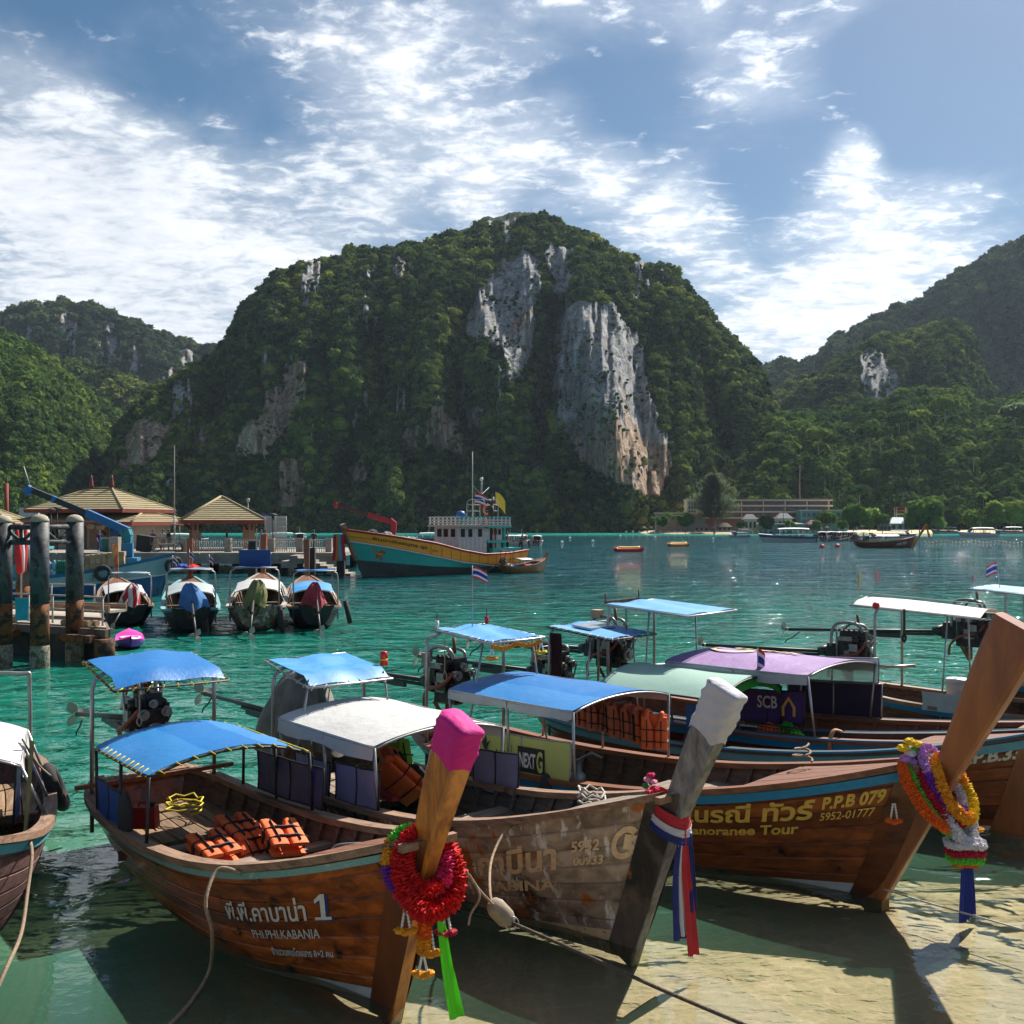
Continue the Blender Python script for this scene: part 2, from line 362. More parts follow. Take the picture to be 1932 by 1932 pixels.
G_solar = mat('solar_cell', (.40, .45, .52), (.36, .41, .48), .2, .2, 3)
FLAG_R = plain('flag_red', (.60, .02, .03), .8); FLAG_W = plain('flag_white', (.75, .74, .74), .8); FLAG_B = plain('flag_blue', (.02, .03, .24), .8); FLAG_Y = plain('flag_yellow', (.75, .58, .06), .8)
# ---------------- sea bed and water ----------------
def depth(X, Y):
    q = np.maximum(Y-8.2-.5*np.clip(X, -9, 14), 0)
    d = .07+.125*q**1.12
    d = np.minimum(d, 7.0)
    far = sstep(Y, 260, 345)*sstep(X, 20, 55); d = d*(1-far)+far*(6.0-7.0*sstep(Y, 300, 375))
    return d
def gridmesh(name, xs, ys, zf, m, **tags):
    X, Y = np.meshgrid(xs, ys); Z = zf(X, Y); n = len(xs)
    v = np.stack([X, Y, Z], -1).reshape(-1, 3)
    i = np.arange((len(ys)-1)*(n-1)); r, c = i//(n-1), i % (n-1); a = r*n+c
    f = np.stack([a, a+1, a+n+1, a+n], -1)
    me = bpy.data.meshes.new(name); me.from_pydata(v.tolist(), [], f.tolist()); me.materials.append(m)
    me.polygons.foreach_set('use_smooth', [True]*len(f)); me.update()
    o = bpy.data.objects.new(name, me); COL.objects.link(o)
    for k, vv in tags.items(): o[k] = vv
    return o, X, Y
def spread(a, b, n, p): t = np.linspace(0, 1, n); return a+(b-a)*t**p

m = bpy.data.materials.new('sand_bed'); m.use_nodes = True; t = NT(m.node_tree); pb = t.n['Principled BSDF']
co_ = t.node('ShaderNodeTexCoord').outputs['Object']
nz = t.noise(co_, .9, 7, .6, .3); nf = t.noise(co_, 55, 3, .6)
rip = t.noise(t.scale(co_, (1.2, 5.5, 1)), 1.1, 4, .55, .6)
c = t.ramp(nz, [(.3, (.47, .365, .195)), (.7, (.58, .46, .26))]); c = t.mix(.25, c, t.ramp(nf, [(.3, (.3, .22, .12)), (.7, (.62, .5, .32))]))
c = t.mix(t.smooth(t.noise(co_, 13.0, 6, .7), .665, .70), c, (.07, .055, .035))
t.put(pb.inputs['Base Color'], c); pb.inputs['Roughness'].default_value = .9
t.put(pb.inputs['Normal'], t.node('ShaderNodeBump', ins={'Strength': .35, 'Distance': .022, 'Height': t.math('MULTIPLY_ADD', nf, .2, rip)}).outputs[0])
SAND = m
xs = np.concatenate([-spread(0, 900, 60, 3.2)[::-1], spread(0, 900, 60, 3.2)[1:]])
bed, _, _ = gridmesh('seabed', xs, spread(2, 420, 150, 2.2), lambda X, Y: -depth(X, Y)-.03*np.sin(X*1.7+Y*.6)*np.cos(Y*2.1-.4*X)*(Y < 30), SAND, kind='structure')

m = bpy.data.materials.new('sea_water'); m.use_nodes = True; t = NT(m.node_tree); t.n.clear()
co_ = t.node('ShaderNodeTexCoord').outputs['Object']
dep = t.node('ShaderNodeAttribute', attribute_name='depth').outputs['Fac']
sp_ = t.node('ShaderNodeSeparateXYZ', ins={0: co_})
dist = sp_.outputs[1]
h0 = t.noise(t.scale(co_, (1.0, 1.5, 1)), 4.2, 3, .55, .3)      # cat's-paw ripples close by
h1 = t.noise(t.scale(co_, (.8, .9, 1)), 1.5, 3, .5, .3)             # short steep wavelets with calmer water between
h2 = t.noise(t.scale(co_, (.7, .9, 1)), .55, 3, .5, .3)
h3 = t.noise(t.scale(co_, (.6, .9, 1)), .18, 4, .55, .3)
def rng_(lo, hi, end, top): return t.ramp(t.math('DIVIDE', dist, 200.0), [(lo/200, 0), (hi/200, top), (min(end/200, 1), top*.6)])
crest = lambda h: t.smooth(h, .47, .74)
hh = t.math('MULTIPLY', h0, t.ramp(t.math('DIVIDE', dist, 40.0), [(.18, .003), (.3, .010), (1, .02)]))
hh = t.math('MULTIPLY_ADD', h1, t.ramp(t.math('DIVIDE', dist, 40.0), [(.2, .003), (.3, .012), (.5, .04), (1, .05)]), hh)
for h_, a_ in ((h1, rng_(9, 14, 70, .11)), (h2, rng_(20, 45, 140, .31)), (h3, rng_(50, 110, 200, .8))): hh = t.math('MULTIPLY_ADD', crest(h_), a_, hh)
bmp = t.node('ShaderNodeBump', ins={'Strength': 1.0, 'Distance': 1.0, 'Height': hh})
fres = t.node('ShaderNodeFresnel', ins={0: 1.42, 'Normal': bmp.outputs[0]})
gl = t.node('ShaderNodeBsdfGlossy', ins={0: (1, 1, 1), 1: .025, 'Normal': bmp.outputs[0]})
# clear shallow water lets the sand through; depth hides it with scattered light
clear = t.math('EXPONENT', t.math('MULTIPLY', dep, -.95))
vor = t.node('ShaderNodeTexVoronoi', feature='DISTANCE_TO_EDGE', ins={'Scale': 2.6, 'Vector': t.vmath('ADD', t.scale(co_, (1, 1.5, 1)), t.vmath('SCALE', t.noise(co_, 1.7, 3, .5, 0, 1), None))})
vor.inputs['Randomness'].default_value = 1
net = t.smooth(vor.outputs['Distance'], .11, .0)  # caustic light lines, put into the water's transparent tint below
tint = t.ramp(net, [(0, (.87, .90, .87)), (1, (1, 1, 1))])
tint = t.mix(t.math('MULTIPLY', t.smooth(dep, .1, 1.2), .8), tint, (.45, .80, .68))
trn = t.node('ShaderNodeBsdfTransparent', ins={0: tint})
patch = t.noise(t.scale(co_, (.5, 1.2, 1)), .06, 4, .6)
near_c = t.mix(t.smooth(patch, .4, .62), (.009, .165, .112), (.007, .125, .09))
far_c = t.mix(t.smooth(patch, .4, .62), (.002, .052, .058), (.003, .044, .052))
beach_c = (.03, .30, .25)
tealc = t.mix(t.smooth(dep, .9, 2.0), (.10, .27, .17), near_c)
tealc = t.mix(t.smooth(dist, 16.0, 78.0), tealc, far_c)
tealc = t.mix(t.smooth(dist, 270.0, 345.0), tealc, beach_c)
body = t.node('ShaderNodeBsdfDiffuse', ins={0: tealc})
mx = t.node('ShaderNodeMixShader', ins={0: clear, 1: body.outputs[0], 2: trn.outputs[0]})
mx2 = t.node('ShaderNodeMixShader', ins={0: fres.outputs[0], 1: mx.outputs[0], 2: gl.outputs[0]})
t.l.new(mx2.outputs[0], t.node('ShaderNodeOutputMaterial').inputs[0])
WATER = m
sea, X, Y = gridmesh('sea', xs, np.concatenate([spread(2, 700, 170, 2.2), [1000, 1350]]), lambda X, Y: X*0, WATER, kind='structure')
at_ = sea.data.attributes.new('depth', 'FLOAT', 'POINT'); at_.data.foreach_set('value', np.maximum(depth(X, Y), 0).reshape(-1))

# ---------------- limestone hills ----------------
def fbm(x, y, seed=0., octv=5, lac=2.05, gain=.5):
    """numpy value noise"""
    def vn(x, y, s):
        xi = np.floor(x); yi = np.floor(y); fx = x-xi; fy = y-yi
        u = fx*fx*(3-2*fx); v = fy*fy*(3-2*fy)
        def h(a, b):
            q = np.sin(a*127.1+b*311.7+s*74.7)*43758.5453; return q-np.floor(q)
        return (h(xi, yi)*(1-u)+h(xi+1, yi)*u)*(1-v)+(h(xi, yi+1)*(1-u)+h(xi+1, yi+1)*u)*v
    a = 1.; s = 0.; tot = 0.
    for k in range(octv): s = s+a*vn(x, y, seed+k*3.1); tot += a; x = x*lac; y = y*lac; a *= gain
    return s/tot
def inpoly(px, py, poly):
    r = np.zeros(px.shape, bool); n = len(poly)
    for i in range(n):
        x1, y1 = poly[i]; x2, y2 = poly[(i+1) % n]
        if y1 == y2: continue
        c = ((y1 > py) != (y2 > py)) & (px < (x2-x1)*(py-y1)/(y2-y1)+x1); r ^= c
    return r

m = bpy.data.materials.new('limestone_and_green'); m.use_nodes = True; t = NT(m.node_tree); pb = t.n['Principled BSDF']
co_ = t.node('ShaderNodeTexCoord').outputs['Object']
rock = t.node('ShaderNodeAttribute', attribute_name='rock').outputs['Fac']
warm = t.node('ShaderNodeAttribute', attribute_name='warm').outputs['Fac']
st = t.noise(t.scale(co_, (1, 1, .10)), .22, 8, .65, .3); st2 = t.noise(t.scale(co_, (1, 1, .22)), .07, 6, .6, .5); gr = t.noise(co_, .55, 6, .65)
rc = t.ramp(st, [(.30, (.13, .13, .135)), (.45, (.33, .33, .335)), (.62, (.52, .515, .505))])
wc = t.ramp(st, [(.30, (.15, .11, .085)), (.47, (.42, .28, .19)), (.65, (.60, .48, .38))])
rc = t.mix(t.math('MULTIPLY', t.smooth(t.math('ADD', st2, t.math('MULTIPLY', warm, .35)), .52, .72), 1.0), rc, wc)
for sc_c, nv in (((1, 1, .16), .16), ((.35, .35, 1.1), .13)):
    cr_ = t.math('ABSOLUTE', t.math('SUBTRACT', t.noise(t.scale(co_, sc_c), nv, 6, .62, .8), .5)); rc = t.mix(t.math('MULTIPLY', t.smooth(cr_, .022, .0), .75), rc, (.045, .044, .045))
rc = t.mix(t.math('MULTIPLY', t.smooth(gr, .56, .72), .8), rc, (.035, .05, .03))
rc = t.mix(t.smooth(t.noise(co_, .12, 7, .7), .60, .68), rc, (.03, .05, .022))
gc = t.ramp(gr, [(.3, (.010, .022, .009)), (.7, (.022, .046, .014))])
t.put(pb.inputs['Base Color'], t.mix(rock, gc, rc)); pb.inputs['Roughness'].default_value = .95; pb.inputs['Specular IOR Level'].default_value = .1
t.put(pb.inputs['Normal'], t.node('ShaderNodeBump', ins={'Strength': 1.0, 'Distance': 2.5, 'Height': t.math('ADD', st, t.math('MULTIPLY', gr, .5))}).outputs[0])
HILL = m

def leafmat(name, stops, tr=.25, vary=.45):
    m = bpy.data.materials.new(name); m.use_nodes = True; t = NT(m.node_tree); t.n.clear()
    oi = t.node('ShaderNodeObjectInfo').outputs['Random']; co_ = t.node('ShaderNodeTexCoord').outputs['Object']
    nz = t.noise(co_, 2.2, 4, .6)
    lc = t.node('ShaderNodeObjectInfo').outputs['Location']
    f = t.math('MULTIPLY_ADD', oi, 1-vary, t.math('MULTIPLY', nz, vary)); f = t.math('MULTIPLY_ADD', t.math('SUBTRACT', t.noise(lc, .022, 4, .6), .5), 1.0, f)
    c = t.ramp(f, stops)
    d = t.node('ShaderNodeBsdfDiffuse', ins={0: c}); tl = t.node('ShaderNodeBsdfTranslucent', ins={0: c})
    t.l.new(t.node('ShaderNodeMixShader', ins={0: tr, 1: d.outputs[0], 2: tl.outputs[0]}).outputs[0], t.node('ShaderNodeOutputMaterial').inputs[0]); return m
L_forest = leafmat('leaves_forest', [(.05, (.020, .040, .026)), (.38, (.050, .088, .040)), (.60, (.105, .155, .045)), (.88, (.28, .31, .07))])
L_dark = leafmat('leaves_far_forest', [(.1, (.028, .050, .034)), (.5, (.062, .092, .050)), (.9, (.15, .18, .07))])
L_bright = leafmat('leaves_jungle', [(.05, (.022, .050, .024)), (.40, (.062, .115, .036)), (.70, (.13, .20, .045)), (.92, (.32, .38, .07))])
L_beach = leafmat('leaves_beach', [(.1, (.05, .11, .03)), (.5, (.12, .21, .045)), (.9, (.25, .34, .07))], .5)
L_casu = leafmat('needles_casuarina', [(.1, (.14, .19, .11)), (.5, (.22, .27, .15)), (.9, (.34, .39, .22))], .6)
L_palm = leafmat('fronds_palm', [(.1, (.035, .075, .02)), (.5, (.07, .13, .03)), (.9, (.14, .2, .05))], .3)
BARK = mat('bark_pale', (.30, .26, .21), (.18, .15, .12), .9, 0, 2, (3, 3, .5), .03)

def crown_mesh(name, seed, leaf, nl=420, sq=.8, lump=.34, m=None):
    """a crown of radius 1: a lumpy dark core and leaf clumps all over it"""
    rng = np.random.RandomState(seed); mb = MB()
    lobes = [(Vector(rng.normal(size=3)).normalized(), rng.uniform(.5, 1)) for _ in range(9)]
    def rad(d):
        r = .60
        for L, a in lobes: r = max(r, .60+.42*a*max(0, d.dot(L)-.45)/.55)
        return r
    bm = bmesh.new(); bmesh.ops.create_icosphere(bm, subdivisions=2, radius=1)
    for v in bm.verts:
        d = v.co.normalized(); r = rad(d)*.86*(1+.14*noise.noise(d*4+Vector((seed, 0, 0)))); v.co = Vector((d.x*r, d.y*r, d.z*r*sq))
    mb.add([v.co.copy() for v in bm.verts], [[v.index for v in f.verts] for f in bm.faces], False); bm.free()
    for i in range(nl):
        d = Vector(rng.normal(size=3)).normalized()
        if d.z < -.55: d.z = -d.z
        r = rad(d)*rng.uniform(.78, 1.08); c = Vector((d.x*r, d.y*r, d.z*r*sq))
        nrm = (d+Vector(rng.normal(size=3))*.55+Vector((0, 0, .35))).normalized(); u = nrm.orthogonal().normalized(); vv = nrm.cross(u)
        a = rng.uniform(0, 6.28); u, vv = u*math.cos(a)+vv*math.sin(a), vv*math.cos(a)-u*math.sin(a)
        s1 = leaf*rng.uniform(.6, 1.35); s2 = s1*rng.uniform(.5, .9)
        mb.add([c-u*s1, c+vv*s2-nrm*s2*.3, c+u*s1-nrm*s1*.25, c-vv*s2-nrm*s2*.3], [(0, 1, 2, 3)])
    return mb.mesh(name, m)
def protos(m, leaf, nl, n=5, tag_='a'):
    r = []
    for i in range(n):
        me = crown_mesh('crown_kind', 11+i*7+len(tag_)*3, leaf, nl, [.8, .95, .7, 1.1, .6][i % 5], m=m)
        r.append(bpy.data.objects.new('crown_kind', me))
    return r
PR_f = protos(L_forest, .20, 130); PR_d = protos(L_dark, .22, 90); PR_b = protos(L_bright, .19, 150)

def scatter(name, pts, sizes, protos_, **tags):
    """one stuff object: crowns set on points"""
    n = len(pts); me = bpy.data.meshes.new(name); me.vertices.add(n); me.vertices.foreach_set('co', np.asarray(pts, float).reshape(-1))
    a = me.attributes.new('sz', 'FLOAT', 'POINT'); a.data.foreach_set('value', np.asarray(sizes, float))
    a = me.attributes.new('pick', 'INT', 'POINT'); a.data.foreach_set('value', np.random.randint(0, len(protos_), n))
    a = me.attributes.new('rot', 'FLOAT', 'POINT'); a.data.foreach_set('value', np.random.rand(n)*6.28)
    o = bpy.data.objects.new(name, me); COL.objects.link(o)
    ng = bpy.data.node_groups.new('scatter_'+name, 'GeometryNodeTree')
    ng.interface.new_socket('Geometry', in_out='INPUT', socket_type='NodeSocketGeometry'); ng.interface.new_socket('Geometry', in_out='OUTPUT', socket_type='NodeSocketGeometry')
    g = NT(ng); gi = g.node('NodeGroupInput'); go = g.node('NodeGroupOutput')
    g2i = g.node('GeometryNodeGeometryToInstance')
    for p in protos_[::-1]:
        oi = g.node('GeometryNodeObjectInfo'); oi.inputs['Object'].default_value = p; g.l.new(oi.outputs['Geometry'], g2i.inputs[0])
    def attr(nm, ty): x = g.node('GeometryNodeInputNamedAttribute', data_type=ty); x.inputs[0].default_value = nm; return x.outputs[0]
    iop = g.node('GeometryNodeInstanceOnPoints'); g.l.new(gi.outputs[0], iop.inputs['Points']); g.l.new(g2i.outputs[0], iop.inputs['Instance'])
    iop.inputs['Pick Instance'].default_value = True; g.l.new(attr('pick', 'INT'), iop.inputs['Instance Index'])
    cmb = g.node('ShaderNodeCombineXYZ'); g.l.new(attr('rot', 'FLOAT'), cmb.inputs[2])
    e2r = g.node('FunctionNodeEulerToRotation'); g.l.new(cmb.outputs[0], e2r.inputs[0]); g.l.new(e2r.outputs[0], iop.inputs['Rotation'])
    g.l.new(attr('sz', 'FLOAT'), iop.inputs['Scale']); g.l.new(iop.outputs[0], go.inputs[0])
    md = o.modifiers.new('crowns', 'NODES'); md.node_group = ng
    for k, v in tags.items(): o[k] = v
    return o

def hill(name, sil, Yr, Yb, step=3.0, nrow=150, amp=16., rocks=(), warmrocks=(), seed=1, ntree=9000, size=(2.0, 3.6), protos_=None, streaks=0., cracks=(), basey=None, steep=.62, treeline=1.0, warmy=1e9, bush=.05, rug=1., trunks=0):
    sil = np.array(sil, float); x0, x1 = sil[0, 0], sil[-1, 0]
    px = np.arange(x0, x1+step, step); py = np.interp(px, sil[:, 0], sil[:, 1])
    py = py-(fbm(px*.035, px*0, seed+5, 5)-.5)*20-(np.abs(fbm(px*.012, px*0, seed+6, 3)-.5)-.12)*22
    yr = Yr(px) if callable(Yr) else np.full(px.shape, float(Yr)); yb = Yb(px) if callable(Yb) else np.full(px.shape, float(Yb))
    zr = EYE+(HY-py)/FD*yr
    t_ = np.linspace(0, 1, nrow)**.93
    T, PX = np.meshgrid(t_, px, indexing='ij'); YR = np.broadcast_to(yr, T.shape); YB = np.broadcast_to(yb, T.shape); ZR = np.broadcast_to(zr, T.shape)
    Z = -1+(ZR+1)*T
    prof = (1-steep)*T+steep*(1-np.sqrt(np.maximum(1-T**2, 0)))
    Yv = YB+(YR-YB)*prof
    PY = HY-(Z-EYE)/Yv*FD
    fade = sstep(T, 0, .08)*(1-sstep(T, .90, 1.0)*.85)
    n1 = fbm(PX*.011+Z*.006, Z*.008, seed, 5)-.5; n2 = fbm(PX*.035, Z*.022, seed+9, 5)-.5
    ridge = np.abs(fbm(PX*.02-Z*.008, Z*.006, seed+20, 4)-.5)*2
    Yv = Yv+fade*(n1*amp*3.0+n2*amp*1.0*rug-(.35-ridge)*amp*.9)
    for (cpts, wdt, dp) in cracks:
        cp = np.array(cpts, float); o_ = np.argsort(cp[:, 1]); xc = np.interp(PY, cp[o_, 1], cp[o_, 0])
        inside = sstep(PY, cp[:, 1].min()-15, cp[:, 1].min()+15)*(1-sstep(PY, cp[:, 1].max()-20, cp[:, 1].max()+20))
        Yv = Yv+dp*np.exp(-((PX-xc)/wdt)**2)*inside
    wobx = (fbm(PX*.07, PY*.05, seed+31, 5)-.5)*34; woby = (fbm(PX*.07, PY*.05, seed+41, 5)-.5)*30
    rk = np.zeros(T.shape, bool); wm = np.zeros(T.shape)
    for i, poly in enumerate(rocks):
        ins = inpoly(PX+wobx, PY+woby, poly); rk |= ins
        if i in warmrocks: wm = np.where(ins, 1, wm)
    wm = np.maximum(wm, sstep(PY, warmy, warmy+160)*rk)
    if streaks: rk |= (fbm(PX*.10, PY*.012, seed+3, 4) > 1-streaks) & (T > .25) & (T < .93)
    Yv = Yv-rk*3.0
    Yv = Yv+rk*((fbm(PX*.16, Z*.03, seed+77, 5)-.5)*6+(fbm(PX*.04, Z*.012, seed+78, 3)-.5)*9+(fbm(PX*.02, Z*.09, seed+79, 4)-.5)*6)
    XV = (PX-CX)/FD*Yv
    # the back of the hill slopes down behind its ridge
    back = []
    for k, (dy, kz) in enumerate([(.06, .93), (.14, .72), (.24, .35), (.33, -.01)]):
        yb_ = yr*(1+dy); back.append(np.stack([(px-CX)/FD*yb_, yb_, zr*kz], -1))
    V = np.concatenate([np.stack([XV, Yv, Z], -1).reshape(-1, 3), np.concatenate(back)], 0)
    n = len(px); nr = nrow+4; i = np.arange((nr-1)*(n-1)); r, c = i//(n-1), i % (n-1); a = r*n+c
    F = np.stack([a, a+1, a+n+1, a+n], -1)
    me = bpy.data.meshes.new(name); me.from_pydata(V.tolist(), [], F.tolist()); me.materials.append(HILL)
    me.polygons.foreach_set('use_smooth', [True]*len(F)); me.update()
    pad = np.zeros(4*n)
    A = me.attributes.new('rock', 'FLOAT', 'POINT'); A.data.foreach_set('value', np.concatenate([rk.astype(float).reshape(-1), pad]))
    A = me.attributes.new('warm', 'FLOAT', 'POINT'); A.data.foreach_set('value', np.concatenate([wm.reshape(-1), pad]))
    o = bpy.data.objects.new(name, me); COL.objects.link(o); o['kind'] = 'structure'
    # trees spread evenly over the slope as seen from the bay
    rng = np.random.RandomState(seed*13+1)
    ci = rng.randint(0, n, ntree*3); rr = rng.rand(ntree*3)
    ybase = np.interp(px[ci], px, np.full(n, PY[1].max() if basey is None else basey)); ytop = py[ci]
    ty = ytop-3+rr*(ybase-ytop+3)
    keep = rng.rand(len(ci)) < (ybase-ytop)/max((ybase-ytop).max(), 1)
    ci = ci[keep]; ty = ty[keep]
    pts = []; szs = []
    for a_, y_ in zip(ci, ty):
        colpy = PY[:, a_]; k = int(np.searchsorted(-colpy, -y_)); k = min(max(k, 1), nrow-1)
        isr = rk[k, a_]; nearrk = (not isr) and (rk[min(k+3, nrow-1), a_] or rk[min(k+6, nrow-1), a_] or rk[min(k+10, nrow-1), a_])
        if isr and rng.rand() > bush*(.1 if fbm(np.array([PX[k, a_]*.03]), np.array([y_*.05]), seed+50, 3)[0] < .52 else 2.2): continue
        s_ = rng.uniform(*size)*(1 if rng.rand() > .1 else 1.5)*Yv[k, a_]/500.
        if isr: s_ *= .42
        elif nearrk: s_ *= .55
        if nearrk and rng.rand() < .3: continue
        pts.append((XV[k, a_]+rng.normal()*1.0, Yv[k, a_]-.25*s_, Z[k, a_]+.25*s_)); szs.append(s_)
    ks = np.arange(0, n, 1)
    for a_ in ks:      # crowns on the skyline
        s_ = rng.uniform(*size)*.8*yr[a_]/500.; pts.append((XV[-1, a_], Yv[-1, a_], Z[-1, a_]+.1*s_)); szs.append(s_)
    scatter('forest', pts, szs, protos_ or PR_f, kind='stuff')
    if trunks:      # bare pale trunks showing among the crowns
        mb = MB()
        for q in rng.permutation(len(pts)-n)[:trunks]:
            x, y, z = pts[q]; h_ = rng.uniform(3.5, 8); r_ = rng.uniform(.10, .2); mb.tube([(x, y-2.2, z-2.0), (x+rng.normal()*.4, y-2.6, z-2.0+h_)], [r_, r_*.6], 5, False)
        mb.build('forest_trunks', BARK, kind='stuff')
    return o

MAIN = [(196, 930), (205, 900), (215, 860), (235, 820), (265, 770), (300, 735), (340, 705), (380, 690), (415, 672), (428, 655), (445, 620), (460, 590), (490, 555), (520, 530), (560, 515), (600, 507), (650, 499), (700, 492), (760, 482), (800, 474), (840, 459), (880, 439), (920, 424), (960, 417), (1005, 416), (1040, 429), (1080, 444), (1130, 464), (1175, 492), (1215, 503), (1260, 518), (1290, 543), (1320, 572), (1345, 612), (1370, 642), (1400, 667), (1418, 694), (1432, 715), (1448, 760), (1462, 800), (1490, 850), (1530, 900), (1575, 950), (1600, 980)]
ROCKS = [
 [(1048, 582), (1090, 574), (1130, 574), (1165, 590), (1190, 620), (1212, 680), (1225, 740), (1245, 800), (1262, 850), (1268, 872), (1258, 905), (1243, 940), (1200, 935), (1150, 908), (1110, 875), (1075, 845), (1058, 800), (1052, 700)],
 [(935, 485), (985, 468), (1020, 490), (1015, 560), (1003, 640), (988, 700), (970, 732), (955, 715), (945, 670), (915, 645), (868, 620), (880, 580), (915, 525)],
 [(1032, 462), (1075, 474), (1085, 530), (1052, 560), (1036, 520)],
 [(532, 680), (582, 695), (576, 760), (552, 808), (490, 858), (442, 862), (452, 818), (492, 765), (515, 725)],
 [(545, 850), (588, 880), (580, 920), (565, 960), (512, 972), (500, 950), (515, 890)],
 [(280, 782), (305, 792), (338, 772), (322, 820), (288, 865), (245, 895), (225, 878), (242, 815)],
 [(792, 800), (830, 758), (856, 785), (876, 830), (872, 856), (838, 850), (798, 842)],
 [(882, 775), (900, 758), (915, 770), (910, 800), (893, 808)],
 [(1012, 745), (1026, 715), (1040, 740), (1036, 790), (1016, 795)],
 [(745, 815), (790, 800), (785, 850), (750, 850)], [(655, 880), (690, 850), (690, 905), (662, 905)],
 [(690, 505), (710, 500), (705, 540), (688, 535)], [(735, 510), (765, 505), (760, 548), (742, 545)]]
hill('limestone_mountain', MAIN, lambda p: np.interp(p, [200, 700, 1000, 1300, 1600], [500, 600, 590, 560, 470]), lambda p: np.interp(p, [200, 1150, 1300, 1450, 1600], [388, 388, 412, 455, 470]),
     step=2.4, nrow=190, amp=15, rocks=ROCKS, warmrocks=(3, 5, 6, 9), warmy=740, seed=3, trunks=170, ntree=26000, size=(1.7, 3.2), bush=.05, streaks=.37,
     cracks=[([(1040, 560), (1028, 640), (1020, 760), (1010, 880)], 24, 34), ([(700, 620), (720, 720), (690, 820), (640, 930)], 40, 22), ([(1300, 640), (1330, 740), (1370, 860)], 30, 22), ([(430, 700), (400, 780), (360, 880)], 30, 18), ([(870, 560), (850, 700), (900, 860)], 26, 16)])
hill('far_hill', [(-420, 700), (-250, 640), (-80, 640), (0, 602), (60, 587), (130, 577), (200, 592), (250, 612), (300, 632), (350, 648), (410, 664), (470, 700), (540, 760)], 980, 820, 3.0, 60, 14, seed=5, ntree=3000, size=(1.9, 3.0), protos_=PR_d, streaks=.46, basey=830)
hill('left_hill', [(-520, 640), (-380, 575), (-240, 585), (-120, 600), (-40, 625), (0, 644), (45, 652), (90, 684), (130, 722), (180, 754), (212, 785), (230, 812), (222, 850), (246, 900), (262, 960), (275, 990)], lambda p: np.interp(p, [-120, 275], [540, 620]), lambda p: np.interp(p, [-520, -120, 60, 275], [330, 350, 400, 540]), 3.0, 80, 14, seed=8, trunks=40, ntree=13000, size=(1.9, 3.3), protos_=PR_b)
hill('saddle_hill', [(60, 690), (100, 690), (150, 690), (200, 705), (250, 725), (285, 745), (310, 790), (340, 850)], 700, 640, 3.0, 50, 10, seed=9, ntree=1800, size=(2.0, 3.2), protos_=PR_f, basey=870)
hill('right_ridge', [(1400, 730), (1440, 702), (1470, 692), (1520, 692), (1540, 672), (1570, 652), (1600, 632), (1650, 607), (1690, 587), (1720, 582), (1745, 566), (1765, 548), (1800, 522), (1850, 492), (1900, 467), (1932, 456), (2010, 440), (2080, 450), (2250, 480), (2420, 560)], 950, 780, 3.0, 90, 16, seed=12, ntree=6000, size=(1.8, 2.9), protos_=PR_d, basey=850)
hill('right_spur', [(1410, 800), (1440, 760), (1480, 738), (1520, 722), (1560, 700), (1600, 680), (1640, 645), (1680, 634), (1720, 636), (1765, 628), (1805, 612), (1828, 640), (1842, 690), (1870, 760), (1940, 800), (2030, 830)], 690, 560, 2.6, 80, 13, seed=15, ntree=7000, size=(1.7, 2.9), protos_=PR_f, basey=860, steep=.75,
     rocks=[[(1618, 668), (1640, 655), (1662, 662), (1690, 700), (1712, 722), (1700, 757), (1680, 748), (1660, 762), (1638, 768), (1622, 720)]])
hill('jungle_slope', [(1380, 880), (1420, 835), (1460, 805), (1500, 800), (1545, 800), (1600, 776), (1650, 760), (1690, 756), (1740, 745), (1790, 752), (1840, 768), (1890, 772), (1940, 755), (2000, 745), (2080, 750), (2250, 730), (2420, 780)], lambda p: np.interp(p, [1380, 1700, 2080], [470, 520, 540]), lambda p: np.interp(p, [1380, 1700, 2080], [400, 392, 380]), 2.6, 80, 12, seed=21, trunks=110, ntree=9000, size=(2.0, 4.2), protos_=PR_b, steep=.4, basey=985)
